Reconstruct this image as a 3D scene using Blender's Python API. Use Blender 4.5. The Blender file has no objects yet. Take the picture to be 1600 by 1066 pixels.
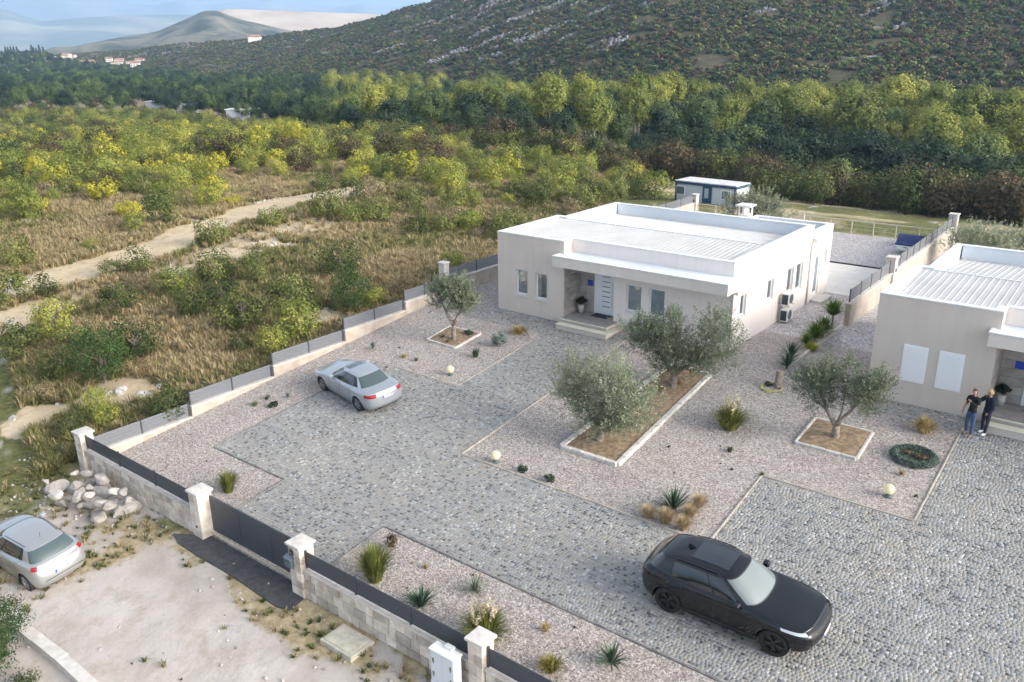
import bpy, math, random
import numpy as np
from math import radians, sin, cos, pi, atan, atan2, hypot
from mathutils import Vector, Matrix

SC = bpy.context.scene
COL = SC.collection

# ------------------------------------------------------------------ camera
CAM_H = 13.0
FPX = 1308.3                     # focal length in pixels of the 1600 px wide picture
YAW, PITCH, ROLL = radians(-37.957), radians(19.197), radians(-0.512)
_f = np.array([sin(YAW) * cos(PITCH), cos(YAW) * cos(PITCH), -sin(PITCH)])
_r = np.array([cos(YAW), -sin(YAW), 0.0])
_u = np.cross(_r, _f)
_r2 = cos(ROLL) * _r + sin(ROLL) * _u
_u2 = -sin(ROLL) * _r + cos(ROLL) * _u
cam_data = bpy.data.cameras.new('camera')
cam_data.sensor_width = 36.0
cam_data.lens = FPX / 1600 * 36.0
cam_data.clip_start = 0.5
cam_data.clip_end = 40000
cam = bpy.data.objects.new('camera', cam_data)
COL.objects.link(cam)
cam.matrix_world = Matrix(((_r2[0], _u2[0], -_f[0], 0), (_r2[1], _u2[1], -_f[1], 0), (_r2[2], _u2[2], -_f[2], CAM_H), (0, 0, 0, 1)))
SC.camera = cam

# ------------------------------------------------------------------ world, sun, exposure
SUN_EL, SUN_AZ = radians(20), radians(80)        # azimuth clockwise from +Y
world = bpy.data.worlds.new('World')
SC.world = world
world.use_nodes = True
wn = world.node_tree.nodes
sky = wn.new('ShaderNodeTexSky')
sky.sky_type = 'NISHITA'
sky.sun_disc = False
sky.sun_elevation = SUN_EL
sky.sun_rotation = SUN_AZ
sky.altitude = 50
sky.air_density = 1.0
sky.dust_density = 5.0
sky.ozone_density = 1.0
bg = wn['Background']
bg.inputs['Strength'].default_value = 0.15
thin = wn.new('ShaderNodeHueSaturation')          # thin high cloud: a paler sky
thin.inputs['Saturation'].default_value = 0.38
world.node_tree.links.new(sky.outputs[0], thin.inputs['Color'])
world.node_tree.links.new(thin.outputs[0], bg.inputs[0])
sun_data = bpy.data.lights.new('sun', 'SUN')
sun_data.energy = 2.0
sun_data.angle = radians(32)
sun_data.color = (1.0, 0.90, 0.77)
sun = bpy.data.objects.new('sun', sun_data)
COL.objects.link(sun)
_sd = Vector((sin(SUN_AZ) * cos(SUN_EL), cos(SUN_AZ) * cos(SUN_EL), sin(SUN_EL)))
sun.rotation_euler = _sd.to_track_quat('Z', 'Y').to_euler()
SC.view_settings.view_transform = 'Standard'
SC.view_settings.look = 'None'
SC.view_settings.exposure = 1.36
SC.view_settings.gamma = 1.0
SC.view_settings.use_curve_mapping = False
SC.render.engine = 'CYCLES'
SC.cycles.volume_bounces = 3
SC.cycles.max_bounces = 12

rnd = random.Random(7)
nr = np.random.default_rng(11)

# ------------------------------------------------------------------ helpers
def tag(o, label=None, cat=None, group=None, kind=None):
    if label: o['label'] = label
    if cat: o['category'] = cat
    if group: o['group'] = group
    if kind: o['kind'] = kind
    return o

def link(name, data, parent=None, loc=(0, 0, 0), rot=(0, 0, 0), sc=None, **kw):
    o = bpy.data.objects.new(name, data)
    COL.objects.link(o)
    if parent is not None: o.parent = parent
    o.location = loc
    o.rotation_euler = rot
    if sc is not None: o.scale = sc if hasattr(sc, '__len__') else (sc, sc, sc)
    return tag(o, **kw)

def empty(name, loc=(0, 0, 0), rot=(0, 0, 0), parent=None, **kw):
    o = link(name, None, parent, loc, rot, **kw)
    o.empty_display_size = 0.2
    return o

def copy_tree(o, parent=None, loc=None, rot=None, sc=None):
    c = o.copy()
    COL.objects.link(c)
    c.parent = parent
    if loc is not None: c.location = loc
    if rot is not None: c.rotation_euler = rot
    if sc is not None: c.scale = sc if hasattr(sc, '__len__') else (sc, sc, sc)
    for ch in list(o.children):
        copy_tree(ch, c)
    return c

class MB:
    """collects polygons; build() links them as one mesh object"""
    def __init__(s): s.v = []; s.f = []; s.m = []; s.cur = 0
    def face(s, pts, m=None):
        b = len(s.v); s.v += [tuple(p) for p in pts]
        s.f.append(tuple(range(b, b + len(pts)))); s.m.append(s.cur if m is None else m)
    def box(s, x0, x1, y0, y1, z0, z1, bev=0.0, m=None, M=None):
        if bev <= 0:
            P = [(x, y, z) for z in (z0, z1) for y in (y0, y1) for x in (x0, x1)]
            F = [(0, 2, 3, 1), (4, 5, 7, 6), (0, 1, 5, 4), (2, 6, 7, 3), (0, 4, 6, 2), (1, 3, 7, 5)]
        else:
            b = min(bev, (x1 - x0) * .45, (y1 - y0) * .45, (z1 - z0) * .45)
            P = []; idx = {}
            X = (x0, x1); Y = (y0, y1); Z = (z0, z1)
            for i in (0, 1):
                for j in (0, 1):
                    for k in (0, 1):
                        sx, sy, sz = (1 - 2 * i), (1 - 2 * j), (1 - 2 * k)
                        for a in range(3):
                            p = [X[i] + sx * b, Y[j] + sy * b, Z[k] + sz * b]
                            p[a] = (X[i], Y[j], Z[k])[a]
                            idx[(i, j, k, a)] = len(P); P.append(tuple(p))
            F = []
            q = [(0, 0), (1, 0), (1, 1), (0, 1)]
            for a in range(3):
                o = [t for t in range(3) if t != a]
                for e in (0, 1):
                    c = []
                    for (u, w) in q:
                        t = [0, 0, 0]; t[a] = e; t[o[0]] = u; t[o[1]] = w
                        c.append(idx[(t[0], t[1], t[2], a)])
                    F.append(tuple(c))
            for a in range(3):            # edges along axis a
                o = [t for t in range(3) if t != a]
                for (u, w) in q:
                    t0 = [0, 0, 0]; t0[o[0]] = u; t0[o[1]] = w
                    t1 = list(t0); t1[a] = 1
                    F.append((idx[(*t0, o[0])], idx[(*t1, o[0])], idx[(*t1, o[1])], idx[(*t0, o[1])]))
            for i in (0, 1):
                for j in (0, 1):
                    for k in (0, 1):
                        F.append(tuple(idx[(i, j, k, a)] for a in range(3)))
        if M is not None: P = [tuple(M @ Vector(p)) for p in P]
        n = len(s.v); s.v += P
        for f in F:
            s.f.append(tuple(n + t for t in f)); s.m.append(s.cur if m is None else m)
        return s
    def prism(s, poly, z0, z1, m=None, M=None):
        n = len(poly); P = [(p[0], p[1], z0) for p in poly] + [(p[0], p[1], z1) for p in poly]
        if M is not None: P = [tuple(M @ Vector(p)) for p in P]
        b = len(s.v); s.v += P; mm = s.cur if m is None else m
        s.f.append(tuple(b + n - 1 - i for i in range(n))); s.m.append(mm)
        s.f.append(tuple(b + n + i for i in range(n))); s.m.append(mm)
        for i in range(n):
            j = (i + 1) % n
            s.f.append((b + i, b + j, b + n + j, b + n + i)); s.m.append(mm)
        return s
    def tube(s, pts, rad, n=8, m=None, cap=True):
        if not hasattr(rad, '__len__'): rad = [rad] * len(pts)
        pts = [Vector(p) for p in pts]; b = len(s.v); mm = s.cur if m is None else m
        t0 = (pts[1] - pts[0]).normalized()
        u = t0.orthogonal().normalized()
        for i, p in enumerate(pts):
            a = pts[min(i + 1, len(pts) - 1)] - pts[max(i - 1, 0)]
            a = a.normalized() if a.length > 1e-9 else t0
            u = (u - a * u.dot(a)); u = u.normalized() if u.length > 1e-6 else a.orthogonal().normalized()
            w = a.cross(u)
            for k in range(n):
                an = 2 * pi * k / n
                s.v.append(tuple(p + (u * cos(an) + w * sin(an)) * rad[i]))
        for i in range(len(pts) - 1):
            for k in range(n):
                k2 = (k + 1) % n
                s.f.append((b + i * n + k, b + i * n + k2, b + (i + 1) * n + k2, b + (i + 1) * n + k)); s.m.append(mm)
        if cap:
            s.f.append(tuple(b + n - 1 - k for k in range(n))); s.m.append(mm)
            e = b + (len(pts) - 1) * n
            s.f.append(tuple(e + k for k in range(n))); s.m.append(mm)
        return s
    def lathe(s, prof, n=24, axis='z', c=(0, 0, 0), m=None):
        b = len(s.v); mm = s.cur if m is None else m
        for (r, h) in prof:
            for k in range(n):
                an = 2 * pi * k / n
                p = (r * cos(an), r * sin(an), h)
                if axis == 'y': p = (p[0], p[2], p[1])
                if axis == 'x': p = (p[2], p[0], p[1])
                s.v.append((p[0] + c[0], p[1] + c[1], p[2] + c[2]))
        for i in range(len(prof) - 1):
            for k in range(n):
                k2 = (k + 1) % n
                s.f.append((b + i * n + k, b + i * n + k2, b + (i + 1) * n + k2, b + (i + 1) * n + k)); s.m.append(mm)
        return s
    def mesh(s, name, mats, smooth=False):
        me = bpy.data.meshes.new(name)
        me.from_pydata(s.v, [], s.f)
        for mt in (mats if isinstance(mats, (list, tuple)) else [mats]): me.materials.append(mt)
        if max(s.m, default=0) > 0: me.polygons.foreach_set('material_index', s.m)
        if smooth: me.polygons.foreach_set('use_smooth', [True] * len(s.f))
        me.update()
        return me
    def build(s, name, mats, parent=None, loc=(0, 0, 0), rot=(0, 0, 0), smooth=False, **kw):
        return link(name, s.mesh(name, mats, smooth), parent, loc, rot, **kw)

def np_mesh(name, V, F, mats, attrs=None, smooth=False, fmat=None, point_attrs=None):
    """V (n,3) float array, F (m,k) int array with k = 3 or 4"""
    me = bpy.data.meshes.new(name)
    V = np.ascontiguousarray(V, dtype=np.float32); F = np.ascontiguousarray(F, dtype=np.int32)
    k = F.shape[1]
    me.vertices.add(len(V)); me.vertices.foreach_set('co', V.ravel())
    me.loops.add(F.size); me.loops.foreach_set('vertex_index', F.ravel())
    me.polygons.add(len(F))
    me.polygons.foreach_set('loop_start', np.arange(0, F.size, k, dtype=np.int32))
    me.polygons.foreach_set('loop_total', np.full(len(F), k, dtype=np.int32))
    for mt in (mats if isinstance(mats, (list, tuple)) else [mats]): me.materials.append(mt)
    if fmat is not None: me.polygons.foreach_set('material_index', np.asarray(fmat, dtype=np.int32))
    if smooth: me.polygons.foreach_set('use_smooth', np.ones(len(F), dtype=bool))
    me.update(calc_edges=True)
    for n_, a in (attrs or {}).items():
        at = me.attributes.new(n_, 'FLOAT', 'FACE'); at.data.foreach_set('value', np.asarray(a, dtype=np.float32))
    for n_, a in (point_attrs or {}).items():
        at = me.attributes.new(n_, 'FLOAT', 'POINT'); at.data.foreach_set('value', np.asarray(a, dtype=np.float32))
    return me

# ------------------------------------------------------------------ numpy noise
def _hash(ix, iy, seed):
    h = (ix.astype(np.int64) * 374761393 + iy.astype(np.int64) * 668265263 + seed * 1442695041) & 0x7fffffff
    h = ((h ^ (h >> 13)) * 1274126177) & 0x7fffffff
    return ((h ^ (h >> 16)) & 0xffff) / 65535.0
def vnoise(x, y, seed=0):
    x = np.asarray(x, float); y = np.asarray(y, float)
    ix = np.floor(x); iy = np.floor(y); fx = x - ix; fy = y - iy
    fx = fx * fx * (3 - 2 * fx); fy = fy * fy * (3 - 2 * fy)
    a = _hash(ix, iy, seed); b = _hash(ix + 1, iy, seed); c = _hash(ix, iy + 1, seed); d = _hash(ix + 1, iy + 1, seed)
    return (a * (1 - fx) + b * fx) * (1 - fy) + (c * (1 - fx) + d * fx) * fy
def fbm(x, y, oct=4, seed=0):
    s = 0; a = .5
    for i in range(oct):
        s = s + a * vnoise(x * 2 ** i, y * 2 ** i, seed + i * 17); a *= .5
    return s / (1 - .5 ** oct)
def sstep(x, a, b):
    t = np.clip((np.asarray(x, float) - a) / (b - a), 0, 1)
    return t * t * (3 - 2 * t)

# ------------------------------------------------------------------ the lie of the land
YARD_X0, YARD_Y0, YARD_Y1 = -30.9, 12.55, 64.5
def prof(Y):
    Y = np.asarray(Y, float)
    return np.where(Y < 33.15, -0.1 * (33.15 - np.maximum(Y, 4)) - 0.03 * np.maximum(4 - Y, 0) * (Y > -60) - (Y <= -60) * 1.92,
                    -0.02 * (np.clip(Y, 36, 50) - 36))
def in_yard(X, Y, pad=0.0):
    return (X > YARD_X0 - pad) & (X < 45) & (Y > YARD_Y0 - pad) & (Y < YARD_Y1 + pad)
def T(X, Y):
    """terrain height outside the paved yard (and the yard itself)"""
    X = np.asarray(X, float); Y = np.asarray(Y, float)
    r = np.hypot(X, Y)
    d1 = -7.0 * sstep(r, 75, 260)
    rise = 17.0 * sstep(r, 780, 1150) * sstep(-X - 2.05 * Y, -260, 60)
    d2 = -6.5 * sstep(Y, 66, 130) * sstep(X, -110, -30) - 0.5 * sstep(Y, 64.5, 67)
    z = prof(Y) + np.minimum(d1, d2) + rise
    # distance outside the yard
    dx = np.maximum(np.maximum(YARD_X0 - X, X - 45), 0); dy = np.maximum(np.maximum(YARD_Y0 - Y, Y - YARD_Y1), 0)
    dd = np.hypot(dx, dy)
    amp = sstep(dd, 0.3, 8) * np.where(Y < 12, 0.12, 0.75)
    z = z + amp * (fbm(X / 9, Y / 9, 4, 3) - .5) * 1.6 + sstep(dd, .1, 1.5) * 0.10 * (fbm(X / 1.1, Y / 1.1, 3, 5) - .5)
    return z
def Zy(Y): return float(prof(Y))

def ray(px, py):
    c = np.array([(px - 800) / FPX, -(py - 533) / FPX, 1.0])
    return c[0] * _r2 + c[1] * _u2 + c[2] * _f
def G(px, py):
    """a point of the yard surface seen at this picture position"""
    d = ray(px, py)
    t = -CAM_H / d[2]; Y = t * d[1]
    if Y < 33.15:
        t = (-0.1 * 33.15 - CAM_H) / (d[2] - 0.1 * d[1])
    x, y = t * d[0], t * d[1]
    return Vector((x, y, Zy(y)))
def hit(px, py):
    d = ray(px, py); t = 5.0
    for i in range(4000):
        p = d * t
        if CAM_H + p[2] <= float(T(p[0], p[1])): break
        t *= 1.004
    return Vector((d[0] * t, d[1] * t, float(T(d[0] * t, d[1] * t))))
def px_dir(px):
    """horizontal unit direction of a picture column at the horizon"""
    d = ray(px, 77); n = hypot(d[0], d[1]); return d[0] / n, d[1] / n

# ------------------------------------------------------------------ materials
def nodes_of(m):
    m.use_nodes = True
    nt = m.node_tree
    return nt, nt.nodes, nt.links
def N(nt, typ, **kw):
    n = nt.nodes.new(typ)
    for k, v in kw.items():
        if k.startswith('i_'):
            key = k[2:]
            n.inputs[int(key) if key.isdigit() else key].default_value = v
        else: setattr(n, k, v)
    return n
def c4(c): return (c[0], c[1], c[2], 1)
def ramp(nt, src, stops, interp='LINEAR'):
    r = nt.nodes.new('ShaderNodeValToRGB'); cr = r.color_ramp; cr.interpolation = interp
    while len(cr.elements) < len(stops): cr.elements.new(0.5)
    for e, (p, c) in zip(cr.elements, stops): e.position = p; e.color = c4(c)
    if src is not None: nt.links.new(src, r.inputs[0])
    return r
def mix(nt, f, a, b, mode='MIX'):
    m = nt.nodes.new('ShaderNodeMix'); m.data_type = 'RGBA'; m.blend_type = mode
    for s, v in ((m.inputs[0], f), (m.inputs[6], a), (m.inputs[7], b)):
        if hasattr(v, 'links') or hasattr(v, 'is_linked'): nt.links.new(v, s)
        elif isinstance(v, (int, float)): s.default_value = v
        else: s.default_value = c4(v)
    return m.outputs[2]
def wpos(nt): return nt.nodes.new('ShaderNodeNewGeometry').outputs['Position']
def opos(nt): return nt.nodes.new('ShaderNodeTexCoord').outputs['Object']
def noise(nt, co, scale, detail=3, rough=.55):
    n = N(nt, 'ShaderNodeTexNoise'); n.inputs['Scale'].default_value = scale; n.inputs['Detail'].default_value = detail
    n.inputs['Roughness'].default_value = rough; nt.links.new(co, n.inputs['Vector']); return n.outputs['Fac']
def bump(nt, h, strength, dist, prin):
    b = N(nt, 'ShaderNodeBump'); b.inputs['Strength'].default_value = strength; b.inputs['Distance'].default_value = dist
    nt.links.new(h, b.inputs['Height']); nt.links.new(b.outputs[0], prin.inputs['Normal'])
def pmat(name, c1, c2=None, rough=.8, metal=0.0, scale=3.0, detail=4, bmp=0.0, bscale=30.0, spec=.4, coords='w', coat=0.0, rnd_amt=0.0, lo=.35, hi=.65):
    m = bpy.data.materials.new(name); nt, ns, ln = nodes_of(m); P = ns['Principled BSDF']
    P.inputs['Roughness'].default_value = rough; P.inputs['Metallic'].default_value = metal
    P.inputs['Specular IOR Level'].default_value = spec; P.inputs['Coat Weight'].default_value = coat
    P.inputs['Coat Roughness'].default_value = .04
    P.inputs['Base Color'].default_value = c4(c1)
    co = wpos(nt) if coords == 'w' else opos(nt)
    colo = None
    if c2 is not None:
        r = ramp(nt, noise(nt, co, scale, detail), [(lo, c1), (hi, c2)]); colo = r.outputs[0]
    if rnd_amt > 0:
        oi = ns.new('ShaderNodeObjectInfo')
        mr = N(nt, 'ShaderNodeMapRange'); mr.inputs[3].default_value = 1 - rnd_amt; mr.inputs[4].default_value = 1 + rnd_amt
        ln.new(oi.outputs['Random'], mr.inputs[0])
        hv = N(nt, 'ShaderNodeHueSaturation'); ln.new(mr.outputs[0], hv.inputs['Value'])
        if colo is not None: ln.new(colo, hv.inputs['Color'])
        else: hv.inputs['Color'].default_value = c4(c1)
        colo = hv.outputs[0]
    if colo is not None: ln.new(colo, P.inputs['Base Color'])
    if bmp > 0: bump(nt, noise(nt, co, bscale, 4), bmp, .02, P)
    return m
def leaf_mat(name, stops, trans=.25, inst=False, amt=.35, rough=.6):
    """stops: colours over a per-leaf tone attribute; varied per object/instance"""
    m = bpy.data.materials.new(name); nt, ns, ln = nodes_of(m); P = ns['Principled BSDF']
    at = N(nt, 'ShaderNodeAttribute', attribute_name='tone')
    oi = ns.new('ShaderNodeObjectInfo')
    a = N(nt, 'ShaderNodeMath', operation='MULTIPLY_ADD'); ln.new(oi.outputs['Random'], a.inputs[0])
    a.inputs[1].default_value = amt; ln.new(at.outputs['Fac'], a.inputs[2])
    s = N(nt, 'ShaderNodeMath', operation='SUBTRACT'); ln.new(a.outputs[0], s.inputs[0]); s.inputs[1].default_value = amt / 2
    r = ramp(nt, s.outputs[0], [(i / (len(stops) - 1), c) for i, c in enumerate(stops)])
    P.inputs['Roughness'].default_value = rough; P.inputs['Specular IOR Level'].default_value = .25
    ln.new(r.outputs[0], P.inputs['Base Color'])
    tr = ns.new('ShaderNodeBsdfTranslucent'); ln.new(r.outputs[0], tr.inputs[0])
    mx = ns.new('ShaderNodeMixShader'); mx.inputs[0].default_value = trans
    ln.new(P.outputs[0], mx.inputs[1]); ln.new(tr.outputs[0], mx.inputs[2])
    ln.new(mx.outputs[0], ns['Material Output'].inputs[0])
    return m
def flat(name, c, rough=.5, metal=0.0, spec=.5, coat=0.0):
    return pmat(name, c, None, rough, metal, spec=spec, coat=coat)
def glass_mat(name, tint, refl=.06, clear=.75, rough=.02):
    m = bpy.data.materials.new(name); nt, ns, ln = nodes_of(m)
    ns.remove(ns['Principled BSDF'])
    tr = ns.new('ShaderNodeBsdfTransparent'); tr.inputs[0].default_value = c4(tint)
    gl = ns.new('ShaderNodeBsdfGlossy'); gl.inputs['Roughness'].default_value = rough
    lw = ns.new('ShaderNodeLayerWeight'); lw.inputs[0].default_value = .35
    mr = N(nt, 'ShaderNodeMapRange'); mr.inputs[3].default_value = refl; mr.inputs[4].default_value = .75
    ln.new(lw.outputs['Fresnel'], mr.inputs[0])
    mx = ns.new('ShaderNodeMixShader'); ln.new(mr.outputs[0], mx.inputs[0]); ln.new(tr.outputs[0], mx.inputs[1]); ln.new(gl.outputs[0], mx.inputs[2])
    ln.new(mx.outputs[0], ns['Material Output'].inputs[0])
    return m
def emis(name, c, s, base):
    m = flat(name, base, .3); P = m.node_tree.nodes['Principled BSDF']
    P.inputs['Emission Color'].default_value = c4(c); P.inputs['Emission Strength'].default_value = s
    return m

def instancer(name, pts, rots, scales, protos, mat_note=None, **kw):
    """one object of kind 'stuff': geometry-node instances of the prototypes on given points"""
    n = len(pts)
    me = bpy.data.meshes.new(name); me.vertices.add(n)
    me.vertices.foreach_set('co', np.asarray(pts, dtype=np.float32).ravel()); me.update()
    a = me.attributes.new('rz', 'FLOAT', 'POINT'); a.data.foreach_set('value', np.asarray(rots, dtype=np.float32))
    a = me.attributes.new('sc', 'FLOAT', 'POINT'); a.data.foreach_set('value', np.asarray(scales, dtype=np.float32))
    a = me.attributes.new('pick', 'INT', 'POINT'); a.data.foreach_set('value', nr.integers(0, len(protos), n).astype(np.int32))
    o = link(name, me, kind='stuff', **kw)
    ng = bpy.data.node_groups.new(name + '_nodes', 'GeometryNodeTree')
    ng.interface.new_socket('Geometry', in_out='INPUT', socket_type='NodeSocketGeometry')
    ng.interface.new_socket('Geometry', in_out='OUTPUT', socket_type='NodeSocketGeometry')
    gi = ng.nodes.new('NodeGroupInput'); go = ng.nodes.new('NodeGroupOutput')
    coll = bpy.data.collections.new(name + '_kinds')
    for i, p in enumerate(protos):
        po = bpy.data.objects.new('%s_kind_%02d' % (name, i), p); coll.objects.link(po)
    ci = ng.nodes.new('GeometryNodeCollectionInfo'); ci.inputs[0].default_value = coll
    ci.inputs['Separate Children'].default_value = True; ci.inputs['Reset Children'].default_value = True
    ip = ng.nodes.new('GeometryNodeInstanceOnPoints'); ip.inputs['Pick Instance'].default_value = True
    def attr(nm, dt):
        q = ng.nodes.new('GeometryNodeInputNamedAttribute'); q.data_type = dt; q.inputs[0].default_value = nm
        return next(s for s in q.outputs if s.enabled and s.name == 'Attribute')
    cx = ng.nodes.new('ShaderNodeCombineXYZ')
    ng.links.new(attr('rz', 'FLOAT'), cx.inputs[2])
    ng.links.new(gi.outputs[0], ip.inputs['Points']); ng.links.new(ci.outputs[0], ip.inputs['Instance'])
    ng.links.new(attr('pick', 'INT'), ip.inputs['Instance Index'])
    er = ng.nodes.new('FunctionNodeEulerToRotation'); ng.links.new(cx.outputs[0], er.inputs[0])
    ng.links.new(er.outputs[0], ip.inputs['Rotation']); ng.links.new(attr('sc', 'FLOAT'), ip.inputs['Scale'])
    ng.links.new(ip.outputs[0], go.inputs[0])
    md = o.modifiers.new('scatter', 'NODES'); md.node_group = ng
    return o
# ------------------------------------------------------------------ terrain masks (what the ground is made of)
def seg_dist(X, Y, pts):
    d = np.full(np.shape(X), 1e9)
    for (a, b) in zip(pts[:-1], pts[1:]):
        ax, ay, wa = a; bx, by, wb = b
        vx, vy = bx - ax, by - ay
        t = np.clip(((X - ax) * vx + (Y - ay) * vy) / (vx * vx + vy * vy), 0, 1)
        w = wa + (wb - wa) * t
        d = np.minimum(d, np.hypot(X - ax - t * vx, Y - ay - t * vy) - w)
    return d
def line(*pp):
    out = []
    for (px, py, w) in pp:
        p = hit(px, py); out.append((p.x, p.y, w))
    return out
ROAD = line((-160, 500, 2.4), (0, 455, 2.2), (120, 428, 2.1), (250, 390, 1.9), (350, 350, 2.1), (450, 315, 2.6), (545, 300, 2.6))
ROAD2 = line((405, 249, 2.0), (375, 241, 3.0))
TRACK = line((-80, 540, 1.0), (60, 482, 1.2), (190, 447, 1.0), (300, 408, 1.6), (400, 382, 1.8), (470, 352, 2.0), (560, 335, .5))
TRACK2 = line((500, 480, .6), (520, 486, .4))
PATCHES = [(170, 622, 1.3), (215, 610, .9), (240, 612, .8), (505, 500, 1.3), (300, 420, 1.2), (330, 405, 1.6), (390, 400, 1.2), (440, 385, 1.5), (20, 500, 2.5), (640, 262, 1.6), (785, 282, 1.5), (60, 660, 1.4), (300, 345, 1.0)]
PATCH_W = [(hit(a, b), c) for a, b, c in PATCHES]
def masks(X, Y):
    n1 = fbm(X / 2.3, Y / 2.3, 4, 21); n2 = fbm(X / 7, Y / 7, 4, 31); n3 = fbm(X / .8, Y / .8, 3, 41)
    d = np.minimum(seg_dist(X, Y, ROAD), seg_dist(X, Y, ROAD2))
    dirt = 1 - sstep(d + (n1 - .5) * 1.6, -.5, .7)
    dt = seg_dist(X, Y, TRACK)
    dirt = np.maximum(dirt, .55 * (1 - sstep(dt + (n1 - .5) * 6, -1.0, .8)))
    for p, w in PATCH_W:
        dirt = np.maximum(dirt, .9 * (1 - sstep(np.hypot(X - p.x, (Y - p.y)) + (n1 - .5) * 2.2 * w, w * .6, w * 1.1)))
    # the bare lot in front of the wall
    lot = sstep(Y, 12.9, 12.2) * 0 + (Y < 12.6)
    e = np.minimum(np.minimum((X + 25.2) * .8, 12.2 - Y), (X * 0.53 + Y + 6.35) * 1.0)   # distance inside the lot
    lotm = sstep(e + (n1 - .5) * 3.0, -.3, 1.4) * (Y < 12.7)
    dirt = np.maximum(dirt, lotm)
    wayside = (Y < 12.7) * sstep(X, -33, -26) * sstep(n1, .40, .56) * .8
    dirt = np.maximum(dirt, wayside * (Y > 4))
    green = sstep(n2, .42, .62) * (1 - dirt)
    rock = sstep(n3, .68, .76) * sstep(n1, .45, .6) * (1 - dirt * .5)
    return dirt, green, rock, d

def direction_grid():
    # azimuths measured clockwise from +Y; dense inside the view, coarse outside
    a = list(np.arange(-78, 4, 0.2)) + list(np.arange(4, 282, 3.0))
    return np.radians(np.array(a))
AZ = direction_grid()
RR = [2.0]
while RR[-1] < 8600: RR.append(RR[-1] * (1.014 if 18 < RR[-1] < 220 else 1.045))
RR = np.array(RR[:-1] + [8600.0])
Rg, Ag = np.meshgrid(RR, AZ, indexing='ij')
GX, GY = Rg * np.sin(Ag), Rg * np.cos(Ag)
GZ = T(GX, GY)
GZ = np.where(in_yard(GX, GY, -0.15), GZ - 0.35, GZ)
nR, nA = GX.shape
idx = np.arange(nR * nA).reshape(nR, nA)
q = np.stack([idx[:-1, :], np.roll(idx, -1, 1)[:-1, :], np.roll(idx, -1, 1)[1:, :], idx[1:, :]], -1).reshape(-1, 4)
GV = np.stack([GX, GY, GZ], -1).reshape(-1, 3)
# centre cap
cen = len(GV); GV = np.vstack([GV, [[0, 0, float(T(0., 0.))]]])
md_, mg_, mr_, mroad = masks(GV[:, 0], GV[:, 1])

ground_mat = bpy.data.materials.new('wild_ground')
nt, ns, ln = nodes_of(ground_mat); P = ns['Principled BSDF']; P.inputs['Roughness'].default_value = .95; P.inputs['Specular IOR Level'].default_value = .15
W = wpos(nt)
a_d = N(nt, 'ShaderNodeAttribute', attribute_name='dirt').outputs['Fac']
a_g = N(nt, 'ShaderNodeAttribute', attribute_name='green').outputs['Fac']
a_r = N(nt, 'ShaderNodeAttribute', attribute_name='rock').outputs['Fac']
nA1 = noise(nt, W, 3.5, 6, .7); nA2 = noise(nt, W, .5, 4); nA3 = noise(nt, W, 14, 4, .7)
straw = ramp(nt, nA1, [(.3, (.20, .155, .09)), (.5, (.38, .31, .19)), (.7, (.50, .43, .30))]).outputs[0]
grn = ramp(nt, nA1, [(.3, (.06, .07, .025)), (.55, (.13, .135, .05)), (.75, (.25, .23, .10))]).outputs[0]
base = mix(nt, a_g, straw, grn)
lotc = ramp(nt, nA2, [(.3, (.40, .355, .315)), (.5, (.50, .455, .42)), (.7, (.55, .51, .48))]).outputs[0]
roadc = ramp(nt, nA2, [(.3, (.45, .36, .235)), (.55, (.56, .46, .315)), (.75, (.62, .52, .38))]).outputs[0]
a_l = N(nt, 'ShaderNodeAttribute', attribute_name='lot').outputs['Fac']
dirtc = mix(nt, a_l, roadc, lotc)
dirt2 = mix(nt, nA3, dirtc, (.46, .39, .33), 'MIX')
dmx = N(nt, 'ShaderNodeMath', operation='MULTIPLY'); ln.new(nA3, dmx.inputs[0]); dmx.inputs[1].default_value = .55
nA4 = ramp(nt, noise(nt, W, 1.3, 6, .75), [(.48, (0, 0, 0)), (.66, (1, 1, 1))]).outputs[0]
dst = mix(nt, nA4, dirtc, mix(nt, a_l, (.40, .32, .21), (.42, .365, .315)))
dirtf = mix(nt, dmx.outputs[0], dst, mix(nt, .25, dst, (.20, .16, .12)))
# track tint: warmer where the dirt is thin
th = N(nt, 'ShaderNodeMath', operation='MULTIPLY_ADD'); ln.new(nA1, th.inputs[0]); th.inputs[1].default_value = .9; ln.new(a_d, th.inputs[2])
st = N(nt, 'ShaderNodeMapRange'); st.inputs[1].default_value = .75; st.inputs[2].default_value = 1.05; ln.new(th.outputs[0], st.inputs[0])
c1 = mix(nt, st.outputs[0], base, dirtf)
rk = N(nt, 'ShaderNodeMath', operation='MULTIPLY'); ln.new(a_r, rk.inputs[0]); rk.inputs[1].default_value = .85
c2 = mix(nt, rk.outputs[0], c1, (.50, .47, .44))
ln.new(c2, P.inputs['Base Color'])
bump(nt, nA1, .5, .08, P)
me = np_mesh('ground', GV, q, ground_mat, smooth=True, point_attrs={'dirt': md_, 'green': mg_, 'rock': mr_, 'lot': ((GV[:, 1] < 12.9) & (GV[:, 0] > -34)).astype(float)})
ground = link('ground', me, kind='structure')

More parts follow.
